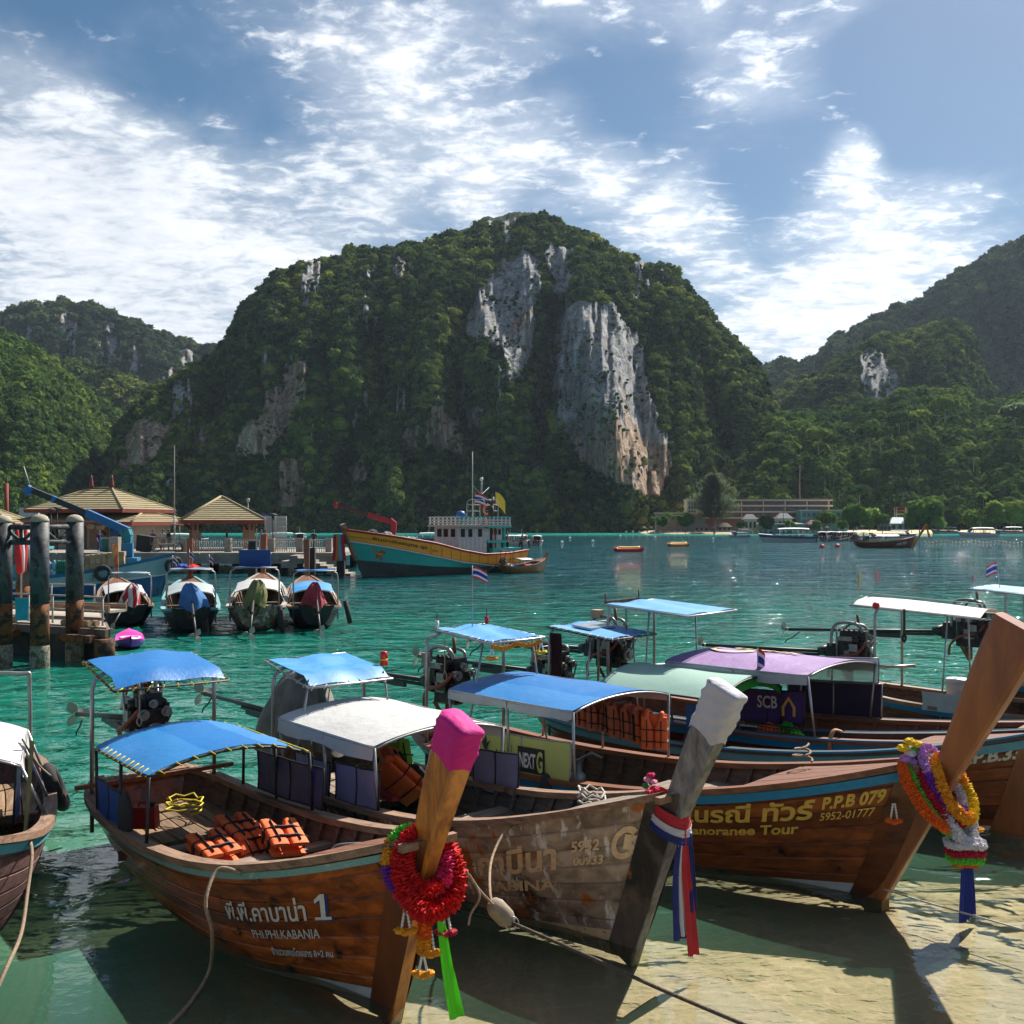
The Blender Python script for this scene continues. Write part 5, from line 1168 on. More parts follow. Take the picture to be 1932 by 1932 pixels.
mb.tube([(-.5, -.2, .58), (.5, -.2, .58)], .014, 6); mb.build('net', S_blk, t_)
mb = MB(); mb.box((0, 0, .32), (.36, .06, .64)); o = mb.build('blue_board', BLUP); tag(o, 'dark blue board standing at the pale green awning post', 'board', loc=loc(MEx, 3.1, -.3, .5)); o.rotation_euler = rE.rotation_euler
hull_text(rE, HE, 'P.P.B.331', P_cream, 7.2, 7.95, .83, .925, bold=.04)
for k, (x, y) in enumerate(((3.55, -.95),)):
    o = MB().tube([Vector((.22*math.cos(a), 0, .22*math.sin(a))) for a in [2*PI*i/20 for i in range(21)]], .055, 9, False).build('tyre_fender', RUB); tag(o, 'black tyre fender on the near side below the pale green awning', 'tyre', 'tyre fenders', loc(MEx, x, y, .68)); o.rotation_euler = rE.rotation_euler
t_ = thing('scarf_bundle', 'dark fringed scarves hanging from the awning frame with the solar panel', 'scarves', loc(MEx, .55, -.70, 2.1), rE.rotation_euler[2])
for k in range(5): ribbon([Vector((.05*k-.1, .02*math.sin(k), 0)), Vector((.045*k-.09, .02, -.4)), Vector((.05*k-.1, .02*math.cos(k), -.95-.05*(k % 3)))], .07, mat('cloth_maroon', (.05, .012, .02), (.03, .01, .014), .9), 'scarf_strip', t_, fold=.02)

# ---- boat with the purple awning ----
rF, HF, MFx = boat('long-tail boat with long purple awning, clear screen and twin blue rail stripes', (8.0, 13.55), (.75, -.66), 8.1, 1.05, stern=.8, dz=.0)
make_hull(rF, HF, W_moran, W_railr, P_blue, wl=P_white, stripe_h=.11, thinline=P_blue, minside=W_railr)
prow(rF, HF, 1.5, 2.9, W_prowd, .24, .4, .15, .22)
canopy(rF, HF, 1.85, 4.35, 1.70, .11, 1.04, T_purple, ST_pipe, valance=.16, mval=T_grey, skew=.1)
def topfn(x0, x1, y0, y1):
    def fn(a, b): y = y0+(y1-y0)*a; f = y/1.04; return Vector((x0+(x1-x0)*b/.73+.1*f, y, 1.66+.30*(1-abs(f)**2.2)+.022))
    return fn
lettering(rF, 'THINK', P_tan, topfn(3.4, 3.1, .1, .8) if False else (lambda a, b: Vector((2.2+1.3*a, .28+.30*b, 1.70+.11*(1-((.28+.30*b)/1.04)**2.2)+.03))), .03)
mb = MB(); vs = []
for k in range(17):
    a = -.4+3.9*k/16
    for rr in (.34, .24): x, y = 2.35-rr*math.cos(a)*1.2, .1-rr*math.sin(a)*.9; vs.append(Vector((x, y, 1.70+.11*(1-abs(y/1.04)**2.2)+.03)))
mb.add(vs, [(2*k, 2*k+1, 2*k+3, 2*k+2) for k in range(16)]); mb.build('awning_emblem', P_tan, rF)
screen(rF, HF, 2.9, 4.5, 1, 1.0, .60, .0, G_plas, name='clear_screen', frame=ST_pipe); screen(rF, HF, 2.9, 4.55, 1, .58, .02, .0, T_dpur, name='dark_curtain', frame=ST_pipe)
motor_canopy(rF, HF, .35, 2.0, 2.55, .78, T_lblue, .10, ST_pipe, ((.35, 1), (1.2, 0)))
mb = MB(); mb.beam((.30, -.76, 2.58), (.30, .35, 2.58), .03, .05); mb.cyl((.30, -.74, 2.58), (.30, -.74, 2.75), .014); mb.cyl((.30, .3, 2.58), (.30, .3, 2.75), .014); mb.build('light_bar', ST_rust, rF)
engine(rF, -.1, 1.55, .0, 3.0, .02, 1.2, tank=mat('plastic_cream', (.55, .38, .24), rough=.6))
hull_text(rF, HF, 'อาราวดี', P_grn2, 5.15, 6.90, .60, .84, bold=.065, off=.010); hull_text(rF, HF, 'อาราวดี', P_cream, 5.15, 6.90, .60, .84, bold=.03, off=.016); hull_text(rF, HF, 'P.P.B 114', P_blu2, 7.10, 7.72, .80, .87, bold=.07, off=.010); hull_text(rF, HF, 'P.P.B 114', P_lett, 7.10, 7.72, .80, .87, bold=.04, off=.016)
o = MB().tube(catmull([loc(MFx, 4.6, -1.0, .5), loc(MFx, 4.6, -1.06, .75), loc(MFx, 4.62, -.95, .92), loc(MFx, 4.7, -.85, .9)], 5), .035, 8, flat=.4).build('rail_strap', mat('leather_tan', (.42, .20, .10), rough=.7)); tag(o, 'tan strap hanging over the rail of the purple-awning boat', 'strap')

# ---- boat with pink and slate engine awning ----
rG, HG, MGx = boat('long-tail boat with pink and slate engine awning and beige passenger awning', (12.7, 15.1), (.76, -.65), 7.5, .98, stern=.82)
make_hull(rG, HG, W_railr, W_rail, P_blue, stripe_h=.1, planks=False)
prow(rG, HG, 1.5, 2.8, W_prowd, .24, .4, .15, .22)
motor_canopy(rG, HG, -.10, 2.2, 2.42, .62, T_pink, .12, ST_pipe, ((.35, 1), (1.6, 0)), bow=.12)
MB().sheet([[Vector((x, .05+.3*k/3, 2.49-.12*(x+.1)/2.3+.1*(1-((.05+.1*k)/.62)**2)+.02)) for k in range(4)] for x in (-.1, .5, 1.1, 1.7, 2.2)], -.006).build('awning_stripe', T_slate, rG)
engine(rG, -.35, 1.35, .1, 2.6, .02, 1.15)
canopy(rG, HG, 2.1, 4.6, 1.36, .2, .95, T_beige, ST_pipe, valance=.14)
t_ = thing('bucket', 'white lidded bucket standing aboard, tallest of two', 'bucket', loc(MGx, 1.7, -.25, .55), 0, 'white buckets')
MB().lathe([(.17, 0), (.2, .5), (.205, .52), (.215, .52), (.215, .58), (.19, .6), (.02, .61)], 20).build('tub', WHTP, t_)
t_ = thing('bucket', 'white lidded bucket standing aboard, lowest of two', 'bucket', loc(MGx, 2.15, -.3, .55), 0, 'white buckets')
MB().lathe([(.17, 0), (.19, .26), (.2, .27), (.2, .32), (.02, .33)], 20).build('tub', WHTP, t_)
o = MB().sheet([[Vector((.1*k+.02*math.sin(k*1.7+i), .02*math.sin(k), .34-.11*i)) for k in range(14)] for i in range(4)], .01).build('grey_sheet', T_grey); tag(o, 'grey plastic sheet draped along the boat below the white buckets', 'sheet', loc=loc(MGx, 1.3, -.98, .62)); o.rotation_euler = rG.rotation_euler

# ---- boat at the edge with the big open engine ----
rH, HH, MHx = boat('long-tail boat with light blue engine awning and big chromed engine', (16.2, 16.6), (.76, -.65), 7.8, .98, stern=.82)
make_hull(rH, HH, W_railr, W_rail, P_blue, stripe_h=.1, planks=False, ribs=False)
prow(rH, HH, 1.5, 2.8, W_prowd, .24, .4, .15, .22)
motor_canopy(rH, HH, -.3, 1.4, 2.62, .85, T_lblue, .1, ST_pipe, ((.35, 1), (1.3, 0)))
engine(rH, -.5, 1.55, .05, 3.6, .05, 1.35)

# ---- boat cut by the frame at the far side of the gap ----
rA, HA, MAx = boat('old reddish long-tail boat with turquoise rail stripe and white awning, cut by the frame', (-4.85, 8.45), (.40, -.917), 6.1, .95, stern=.84)
make_hull(rA, HA, mat('wood_red_grey', (.20, .085, .075), (.08, .04, .035), .75, 0, 2, GR, .006, rnd=.3, spots=((.03, .025, .025), 1.4, .5, .75)), W_rail, mat('paint_turquoise_worn', (.10, .38, .44), (.08, .30, .36), .7, 0, 4, spots=((.08, .05, .035), 5, .58, .7)), stripe_h=.085)
prow(rA, HA, 1.3, 2.5, W_prow, .22, .36, .14, .2)
canopy(rA, HA, 1.3, 3.4, 1.35, .14, .62, T_white, ST_pipe, valance=.16)
screen(rA, HA, 1.3, 3.4, 1, .58, -.05, -.38, T_dblue, name='side_curtain')
MB().tube(catmull([(.4, -.62, .2), (.4, -.62, 1.75), (.4, -.5, 1.95), (.4, .5, 1.95), (.4, .62, 1.75), (.4, .62, .2)], 5), .026, 8).build('pole_arch', ST_pipe, rA)
o = MB().tube([Vector((0, .17*math.cos(a), .17*math.sin(a))) for a in [2*PI*i/20 for i in range(21)]], .065, 9, False).build('tyre_fender', RUB); tag(o, 'black tyre fender tilted off the old reddish boat', 'tyre', 'tyre fenders', atz(105, 1485, .72)); o.rotation_euler = (.25, -.35, .35); o.scale = (1.3, 1.0, 1.45)
rope('pale rope from the tyre fender up to the white awning', [atz(98, 1466, .95), atz(70, 1440, 1.1), atz(42, 1395, 1.5)], .012, group=G_ROPE)
rope('knotted brown rope from the old reddish boat down to the water', [atz(0, 1592, 1.02), atz(45, 1580, 1.02), atz(60, 1605, .95), at(52, 1680, 9.2), at(40, 1760, 8.8), at(15, 1820, 8.4), at(-8, 1870, 8.2)], .018, group=G_ROPE)
mb = MB(); mb.beam((0, 0, 0), (.05, .05, .95), .06, .02); o = mb.build('wooden_stick', mat('wood_mossy', (.28, .27, .1), (.16, .15, .07), .9)); tag(o, 'mossy wooden slat leaning under the white awning', 'slat', loc=atz(48, 1570, .75))
# small things on the engine awnings
t_ = thing('beacon', 'red beacon with yellow band on the light blue engine awning', 'beacon', loc(MCx, 1.0, .72, 2.0))
MB().lathe([(.055, 0), (.055, .03), (.06, .05), (.06, .07)], 14).build('base', REDP, t_); MB().lathe([(.058, .07), (.058, .095)], 14).build('band', YELP, t_); MB().lathe([(.056, .095), (.05, .19), (.03, .2)], 14).build('lens', REDP, t_)
thai_flag('striped national flag on a tall cane above the light blue engine awning', loc(MDx, .5, .05, 2.36), .98, .26, .17, -.2)
for k, (y, m_) in enumerate(((-.5, WHTP), (.52, REDP))):
    t_ = thing('navigation_light', ['slim white navigation light on the near end of the engine awning', 'slim red navigation light on the far end of the engine awning'][k], 'light', loc(MDx, .32, y, 2.40), 0, 'navigation lights'); MB().cyl((0, 0, 0), (0, 0, .12), .03, 8).build('lamp_body', m_, t_); MB().cyl((0, 0, .12), (0, 0, .26), .008, 5).build('aerial', ST_blk, t_)
garland('thin yellow garland strung under the front of the light blue engine awning', MDx, [(1.52, -.5+.10*i, 2.24-.05*math.sin(PI*((i/5) % 1))) for i in range(11)], .03, F_am, 91, pend=[((1.52, -.5, 2.2), .12, F_am), ((1.52, .5, 2.2), .12, F_ye)])
mb = MB(); mb.box((0, 0, 0), (.06, .12, .1)); mb.box((.035, 0, -.01), (.02, .1, .07)); o = mb.build('work_lamp', BLK); tag(o, 'small black work lamp at the middle of the engine awning front', 'lamp', loc=loc(MDx, 1.47, .05, 2.22)); o.rotation_euler = rD.rotation_euler
thai_flag('small striped flag on the far corner of the pale green awning', loc(MEx, 3.85, .25, 1.58), .46, .15, .34, .4, (.02, .02), sagk=.7)
thai_flag('faded pink flag on the pink and slate engine awning', loc(MGx, -.05, .35, 2.66), .42, .12, .24, .6, (0, 0), colors=[(0, 1, mat('flag_faded_pink', (.6, .3, .3), rough=.9))], sagk=.6)
thai_flag('yellow pennant on the pink and slate engine awning', loc(MGx, -.05, -.5, 2.6), .45, .05, .28, .6, (0, 0), colors=[(0, 1, FLAG_Y)], sagk=.5)
thai_flag('striped national flag on the awning at the frame edge', loc(MHx, .1, -.2, 2.62), .55, -.26, .24, .1, (-.06, 0), sagk=-.35)
thai_flag('tiny pink flag at the awning corner by the frame edge', loc(MHx, -.25, -.82, 2.62), .28, .07, .14, .1, (-.04, 0), colors=[(0, 1, mat('flag_faded_pink', (.6, .3, .3), rough=.9))], sagk=.4)
o = MB().ball((0, 0, 0), .07, 10, 7).build('red_float', REDP); tag(o, 'red ball tied on the pole of the pink and slate engine awning', 'float', loc=loc(MGx, .40, -.78, 2.44))
for k, (Mx_, x, y, z, l) in enumerate([(MDx, .75, -.72, 2.3, .62), (MFx, .75, -.75, 2.52, .75), (MGx, .9, -.72, 2.4, .6), (MBx, 1.0, -.4, 2.1, .5)]):
    q = loc(Mx_, x, y, z); rope(['rope with a loop hanging from the awning with the yellow garland', 'black cord with a loop hanging from the second engine awning', 'knotted black cord under the pink and slate awning', 'looped starter rope hanging before the nearest engine'][k],
        [q, q-Vector((0, 0, l*.7)), q+Vector((-.03, 0, -l*.88)), q+Vector((0, 0, -l)), q+Vector((.03, 0, -l*.88)), q-Vector((0, 0, l*.72))], .009 if k != 2 else .022, ROPE if k in (0, 3) else RUB, group='hanging cords')

# gear lying in the boats
def gear_coil(label, Mx, x, y, z, r, m, n=4, tr=.014, grp='rope coils aboard'):
    pts = [loc(Mx, x+r*(1+.12*math.sin(k*1.7))*math.cos(k*.55), y+r*(1+.15*math.cos(k*2.3))*math.sin(k*.55), z+.006*k*(1 if k % 2 else .8)) for k in range(int(n*11.4))]
    o = MB().tube(pts, tr, 6).build('rope_coil', m); tag(o, label, 'rope coil', grp)
gear_coil('yellow cord lying loose on the stern boards under the nearest blue awning', MBx, 1.0, .15, .50, .20, ROPE_y, 3, .010)
gear_coil('tan rope coil on the stern boards of the grey boat', MCx, 1.4, .1, .52, .18, ROPE, 4)
gear_coil('pale rope coil on the bow boards of the grey boat', MCx, 5.75, .12, 1.10, .13, ROPE_w, 4, .012)
gear_coil('tan rope coil amidships in the teak-stemmed boat', MDx, 4.2, .3, .30, .18, ROPE, 4)
t_ = thing('water_jug', 'white plastic jug between the benches of the pink-capped boat', 'jug', loc(MBx, 3.05, -.15, .16)); MB().lathe([(.10, 0), (.12, .02), (.12, .22), (.05, .30), (.04, .34)], 14).build('jug_body', WHTP, t_); MB().tube(catmull([(.06, 0, .28), (.13, 0, .27), (.12, 0, .16)], 4), .013, 6).build('handle', WHTP, t_)
o = MB().tube([Vector((.24*math.cos(a), 0, .24*math.sin(a))) for a in [2*PI*i/22 for i in range(23)]], .05, 9, False).build('lifebuoy', RUB); tag(o, 'black inner tube standing in the grey boat behind the pink cap', 'tube', loc=loc(MCx, 2.1, .35, .62)); o.rotation_euler = (.3, 0, .6)
t_ = thing('anchor', 'rusty folding anchor hanging on the stern of the grey boat', 'anchor', loc(MCx, .95, -.55, .95)); MB().cyl((0, 0, -.25), (0, 0, .12), .014, 6).build('anchor_shank', ST_rust, t_)
for k in range(4): a = k*PI/2; MB().tube(catmull([(0, 0, -.25), (.1*math.cos(a), .1*math.sin(a), -.22), (.13*math.cos(a), .13*math.sin(a), -.10)], 3), .012, 6).build('anchor_fluke', ST_rust, t_)
t_ = thing('water_pump', 'small alloy hand pump standing amidships under the bright blue awning', 'pump', loc(MDx, 2.6, .1, .32)); MB().lathe([(.10, 0), (.12, .05), (.12, .2), (.06, .24), (.05, .40)], 12).build('pump_body', ENG2, t_); MB().tube([(0, 0, .38), (.2, 0, .5), (.34, 0, .42)], .02, 6).build('lever', ST_pipe, t_)
for k, (Mx_, x, y, z, m_, lb) in enumerate([(MBx, 1.35, -.45, .50, plain('plastic_red2', (.5, .03, .02)), 'small red fuel can on the stern boards of the pink-capped boat'), (MCx, 1.9, -.3, .52, BLUP, 'small blue can on the stern boards of the grey boat'), (MDx, 1.9, -.35, .52, WHTP, 'small white can on the stern boards of the teak-stemmed boat')]):
    t_ = thing('fuel_can', lb, 'fuel can', loc(Mx_, x, y, z), .4*k, 'fuel cans aboard'); MB().box((0, 0, .12), (.28, .17, .24), None, .9).build('can_body', m_, t_); MB().cyl((.08, 0, .24), (.08, 0, .29), .025, 8).build('cap', BLK, t_); MB().tube([(-.08, 0, .23), (-.07, 0, .29), (.03, 0, .29), (.04, 0, .23)], .012, 6).build('handle', m_, t_)
# ---------------- steel pillars, pontoon, pier ----------------
M_pil = mat('pillar_steel', (.075, .082, .092), (.035, .038, .043), .65, 0, 2.2, (1, 1, .5), .01, spots=((.012, .012, .014), 3.6, .46, .54), wear=((.24, .24, .235), 11, .66, .72))
M_rust = mat('pillar_rust', (.26, .09, .022), (.07, .03, .016), .9, 0, 5, (1, 1, .35), .02, spots=((.02, .016, .015), 4.0, .48, .58))
M_barn = mat('barnacle', (.34, .32, .27), (.13, .11, .07), .95, 0, 14, bump=.05, bscale=22, spots=((.09, .08, .03), 5, .5, .62))
M_conc = mat('concrete', (.33, .29, .245), (.21, .18, .15), .9, 0, 1.4, bump=.02, spots=((.07, .06, .055), .9, .56, .72))
M_concd = mat('concrete_dark', (.06, .055, .05), (.03, .028, .026), .9, 0, 2)  # much darker concrete, for piles, float hull and pier legs
M_tile = mat('roof_tile', (.31, .25, .135), (.23, .185, .10), .85, 0, 2.5, bump=.01, spots=((.13, .11, .07), 1.2, .6, .8), rnd=.1)
M_fasc = mat('fascia_red', (.22, .025, .018), (.16, .02, .015), .6)
M_brick = mat('wall_brick', (.36, .22, .14), (.27, .16, .10), .9, 0, 6, bump=.01)
M_plas = mat('wall_plaster', (.52, .46, .38), (.40, .35, .29), .9, 0, 2, spots=((.2, .17, .14), 1.5, .6, .8))
M_wstee = mat('steel_white_worn', (.42, .40, .37), (.28, .25, .22), .7, 0, 5, spots=((.22, .11, .05), 4, .58, .7))
def pillar(label, p, zt, r=.24):
    t_ = thing('steel_pillar', label, 'pillar', (p[0], p[1], 0), 0, 'steel mooring pillars')
    MB().lathe([(r*1.03, -4), (r*1.05, -.1), (r*1.06, .45), (r*1.01, .62)], 20).build('barnacle_foot', M_barn, t_)
    MB().lathe([(r*1.01, .6), (r*1.012, 1.35), (r*1.0, 1.75)], 20).build('rusty_band', M_rust, t_)
    MB().lathe([(r, 1.72), (r, zt-.02)], 20).build('shaft', M_pil, t_)
    MB().lathe([(r*1.01, zt-.02), (r*1.0, zt+.04), (r*.8, zt+.13), (r*.45, zt+.18), (.02, zt+.2)], 20).build('cap', mat('cap_beige', (.40, .33, .25), (.32, .26, .2), .8), t_)
    return t_
PP = [atz(5, 1258, 0), atz(75, 1260, 0), atz(141, 1246, 0)]
pillar('steel mooring pillar cut by the frame edge', PP[0], 4.0, .25); pillar('steel mooring pillar in the middle, standing in front of the pontoon', PP[1], 4.02, .245); pillar('steel mooring pillar at the right end of the truss', PP[2], 4.02, .245)
q = at(44, 1060, 36.0); pillar('steel mooring pillar farther back behind the pontoon rail', (q.x, q.y), 3.6, .25)
for k, (a, b) in enumerate(((PP[0], PP[1]), (PP[1], PP[2]))):
    t_ = thing('pipe_truss', ['pipe truss joining the cut pillar and the middle pillar', 'short pipe truss joining the middle pillar and the end pillar'][k], 'truss', (a+b)/2, 0, 'pipe trusses'); a_ = a-(a+b)/2; b_ = b-(a+b)/2
    for z in (3.86, 3.44): MB().tube([a_+Vector((0, 0, z)), b_+Vector((0, 0, z))], .075, 10).build('chord_pipe', M_pil, t_)
    m_ = Vector((0, 0, 3.46))
    for u, v in ((a_*.85+Vector((0, 0, 3.82)), m_), (b_*.85+Vector((0, 0, 3.82)), m_), (m_, Vector((0, 0, 3.84)))): MB().tube([u, v], .05, 8).build('brace_pipe', M_pil, t_)

# pontoon behind the pillars
F0, F1, B0, B1 = atz(-80, 1166, 1.0), atz(201, 1184, 1.0), atz(-60, 1138, 1.0), atz(182, 1146, 1.0)
P0 = (F0+F1)/2; dirp = (F1-F0).normalized(); prp = (B1-F1).normalized()
pt0 = thing('pontoon', 'rusty floating pontoon with plank deck behind the steel pillars', 'pontoon', P0)
def dk(a, b, z=0.): return F0.lerp(F1, a).lerp(B0.lerp(B1, a), b)-P0+Vector((0, 0, z))
for i in range(16):
    b0, b1 = i/16+.004, (i+1)/16-.004; mb = MB(); vs = [dk(a, b, z) for z in (-.06, 0) for a, b in ((0, b0), (1, b0), (1, b1), (0, b1))]
    mb.add(vs, [(3, 2, 1, 0), (4, 5, 6, 7), (0, 1, 5, 4), (1, 2, 6, 5), (2, 3, 7, 6), (3, 0, 4, 7)]).build('deck_plank', mat('deck_plank_pale', (.44, .38, .32), (.32, .27, .22), .9, 0, 3, GR, .01, rnd=.2), pt0)
vs = [dk(a, b, z) for z in (-1.4, -.07) for a, b in ((0, .05), (.96, .05), (.96, .95), (0, .95))]; MB().add(vs, [(3, 2, 1, 0), (4, 5, 6, 7), (0, 1, 5, 4), (1, 2, 6, 5), (2, 3, 7, 6), (3, 0, 4, 7)]).build('float_hull', M_concd, pt0)
M_beam = mat('beam_rusty', (.20, .14, .11), (.09, .06, .045), .9, 0, 2, bump=.02, spots=((.3, .24, .2), 1.6, .58, .7))
MB().beam(dk(0, -.02, -.16), dk(1, -.02, -.16), .12, .22).build('fender_beam', M_beam, pt0); MB().beam(dk(1.01, 0, -.16), dk(1.01, 1, -.16), .12, .22).build('fender_beam', M_beam, pt0)
MB().beam(dk(.72, -.06, -.3), dk(.93, -.06, -.3), .45, .2).build('pillar_collar', M_rust, pt0); MB().beam(dk(.22, -.06, -.3), dk(.42, -.06, -.3), .45, .2).build('pillar_collar', M_rust, pt0)
q = dk(.985, -.03); MB().cyl(q+Vector((0, 0, -.3)), q+Vector((0, 0, -.85)), .28, 14).build('bollard_drum', M_rust, pt0); MB().box(q+Vector((.1, 0, -.92)), (.75, .6, .14)).build('drum_plate', M_rust, pt0)
for a, b in ((.74, -.05), (.88, -.04), (.93, .0), (.40, -.03), (.30, -.05)): q = dk(a, b, .1); MB().tube([q-dirp*.1, q+dirp*.1], .09, 10).build('guide_roller', mat('roller_tan', (.42, .24, .12), (.3, .16, .08), .7), pt0)
for b in (.06, .93):
    for zz in (.42, .82): MB().tube([dk(0, b, zz), dk(.99, b, zz)], .025, 6).build('rail_pipe', M_wstee, pt0)
    for i in range(7): MB().tube([dk(.02+.16*i, b, 0), dk(.02+.16*i, b, .84)], .028, 6).build('rail_post', M_wstee, pt0)
t_ = thing('gangway', 'long pale gangway plank lying on the pontoon deck', 'gangway', P0+dirp*1.6+prp*2.8+Vector((0, 0, .25)), math.atan2(dirp.y, dirp.x)+.1)
MB().box((0, 0, 0), (4.2, .7, .08)).build('walkway', mat('plank_pale', (.50, .43, .35), (.38, .32, .26), .85, 0, 3, GR), t_); MB().box((0, -.37, .08), (4.2, .06, .22)).build('side_beam', W_rail, t_); MB().box((0, .37, .08), (4.2, .06, .22)).build('side_beam', W_rail, t_)
t_ = thing('furled_parasol', 'furled red and white parasol standing by the pontoon rail', 'parasol', at(40, 1150, 34.5)); MB().cyl((0, 0, 0), (0, 0, 2.9), .03, 8).build('pole', M_wstee, t_)
for k, m_ in enumerate((C_red, C_white, C_red)): MB().lathe([(.02, 1.2), (.11, 1.3), (.13, 1.9), (.06, 2.7), (.02, 2.85)], 8, Matrix.Rotation(.15*(k-1), 4, 'X') @ Matrix.Translation((.04*(k-1), 0, 0))).build('canopy_fold', m_, t_)
o = MB().sheet([[Vector((.07*k, .03*math.sin(k*1.5+i), -.2*i)) for k in range(6)] for i in range(4)], .01).build('turquoise_cloth', mat('cloth_turquoise', (.02, .33, .45), rough=.8)); tag(o, 'turquoise cloth hanging over the pontoon rail', 'cloth', loc=atz(28, 1128, 2.0))

# sit-on kayak
kt = thing('kayak', 'pink and purple sit-on kayak tied below the pontoon', 'kayak', atz(234, 1222, .0)+Vector((0, .5, .1)), 1.95); kt.scale = (.85,)*3
def kay(u, w_, off=0):
    L_, B_, = 1.5, .52; b = B_*math.sqrt(max(1-(u*2-1)**4, 0.002)); return Vector(((u-.5)*2*L_, b*w_, 0))
rows = [[Vector((kay(i/16, math.cos(a)).x, kay(i/16, math.cos(a)).y, .12+.30*math.sin(a)*(.5 if math.sin(a) > 0 else 1)+.18*abs(i/8-1)**2)) for a in [PI+PI*k/10 for k in range(11)]] for i in range(17)]
MB().grid(rows).build('hull', mat('kayak_purple', (.24, .06, .50), (.2, .05, .42), .35), kt)
rows = [[Vector((kay(i/16, f).x, kay(i/16, f).y, .12+.18*abs(i/8-1)**2+.10*(1-f*f)-(.16 if .22 < i/16 < .8 else 0)*(1-f*f))) for f in [-1+2*k/8 for k in range(9)]] for i in range(17)]
MB().sheet(rows, -.02).build('deck', mat('kayak_pink', (.78, .05, .42), (.7, .05, .38), .35), kt)
MB().tube([Vector((-.15+.34*math.cos(a), .36*math.sin(a), .2)) for a in [2*PI*k/20 for k in range(21)]], .05, 8, False).build('seat_rim', mat('kayak_white', (.7, .66, .7), rough=.35), kt)

# ---- concrete pier ----
ZD = 1.6
pier = thing('pier', 'concrete pier deck on dark piles carrying the tiled pavilions', 'pier', (-36, 88, 0))
def pl(mb, name, m, par=pier, off=(-36, 88, 0)): o = mb.build(name, m, par); o.data.transform(Matrix.Translation(-Vector(off))); return o
for i in range(8): pl(MB().box((-13.2-5.6*(i+.5), 88.5, ZD-.14), (5.54, 17, .28)), 'deck_slab', M_conc)
pl(MB().box((-35.6, 80.2, ZD-.55), (44.5, .5, .62)), 'edge_beam', M_conc)
for i in range(12):
    for y in (81, 87, 94): pl(MB().cyl((-14.5-3.6*i, y, -3), (-14.5-3.6*i, y, ZD-.3), .38, 10), 'pile', M_concd)
st = thing('pier_stairs', 'concrete stairs stepping down from the pier to the water', 'stairs', atz(560, 1090, 0)); S0 = st.location
for i in range(9):
    o = MB().box((atz(500+16*i, 1100, 0).x, 77.2, ZD-.1-.19*i-.2), (.62, 2.6, .42)).build('step', M_conc, st); o.data.transform(Matrix.Translation(-S0))
o = MB().box((atz(490, 1100, 0).x, 78.0, ZD-.75), (1.2, 4, .5)).build('landing', M_conc, st); o.data.transform(Matrix.Translation(-S0))
for x in (505, 560, 630): o = MB().box((atz(x, 1100, 0).x, 77.6, -1.2), (.5, 1.6, 3.2 if x < 550 else 2)).build('pier_leg', M_concd, st); o.data.transform(Matrix.Translation(-S0))
for k, (px, py, h) in enumerate(((477, 1000, 75), (588, 1030, 40), (643, 995, 95))):
    p = at(px, 1080, 75.5); o = MB().box((0, 0, .9 if k < 2 else 1.2), (.55, .5, 3.4 if k == 0 else (2.4 if k == 1 else 3.6))).build('fender_pile', RUB); tag(o, ['black fender pile tallest beside the stairs', 'black fender pile low on the stairs', 'black fender pile by the orange ship bow'][k], 'fender pile', 'fender piles', (p.x, p.y, 0))

def hip_roof(root, cx, cy, hx, hy, z0, z1, rl, courses=11, ov=.0, m=M_tile, fascia=M_fasc, name='roof'):
    """four faces laid in stepped tile courses"""
    base = [Vector((cx-hx, cy-hy, z0)), Vector((cx+hx, cy-hy, z0)), Vector((cx+hx, cy+hy, z0)), Vector((cx-hx, cy+hy, z0))]
    top = [Vector((cx-rl/2, cy, z1)), Vector((cx+rl/2, cy, z1)), Vector((cx+rl/2, cy, z1)), Vector((cx-rl/2, cy, z1))]
    for f in range(4):
        a0, a1, b0, b1 = base[f], base[(f+1) % 4], top[f], top[(f+1) % 4]
        n = (a1-a0).cross(b0-a0).normalized()
        for k in range(courses):
            s0, s1 = k/courses, min((k+1.15)/courses, 1); lo0, lo1 = a0.lerp(b0, s0), a1.lerp(b1, s0); hi0, hi1 = a0.lerp(b0, s1), a1.lerp(b1, s1)
            vs = [lo0+n*.10, lo1+n*.10, hi1+n*.03, hi0+n*.03, lo0, lo1]; MB().add(vs, [(0, 1, 2, 3), (4, 5, 1, 0)]).build('tile_course', m, root)
    mb = MB()
    for f in range(4): mb.tube([base[f]+Vector((0, 0, .08)), top[f]+Vector((0, 0, .08))], .11, 6)
    if rl > .1: mb.tube([top[0]+Vector((0, 0, .08)), top[1]+Vector((0, 0, .08))], .12, 6)
    mb.build('hip_ridge', m, root)
    mb = MB()
    for f in range(4): mb.beam(base[f]+Vector((0, 0, -.1)), base[(f+1) % 4]+Vector((0, 0, -.1)), .06, .30)
    mb.build('fascia', fascia, root)
hall = thing('pier_hall', 'pier hall with two-tier tiled hip roof, red fascia and broken lower eave', 'building', at(192, 985, 96).xy.to_3d()+Vector((0, 0, ZD)), R(-14))
hip_roof(hall, 0, 0, 5.1, 4.2, 3.5, 5.5, 2.2, 10); hip_roof(hall, .4, 0, 6.3, 5.2, 2.35, 3.35, 8.2, 6)
for x in (-1.1, 1.1): MB().lathe([(.16, 5.6), (.2, 5.9), (.12, 6.0), (.17, 6.2), (.09, 6.3), (.11, 6.5), (.02, 6.8)], 8, Matrix.Translation((x, 0, 0))).build('roof_finial', M_fasc, hall)
MB().box((0, 0, 1.3), (10.0, 7.0, 2.6)).build('wall', M_plas, hall)
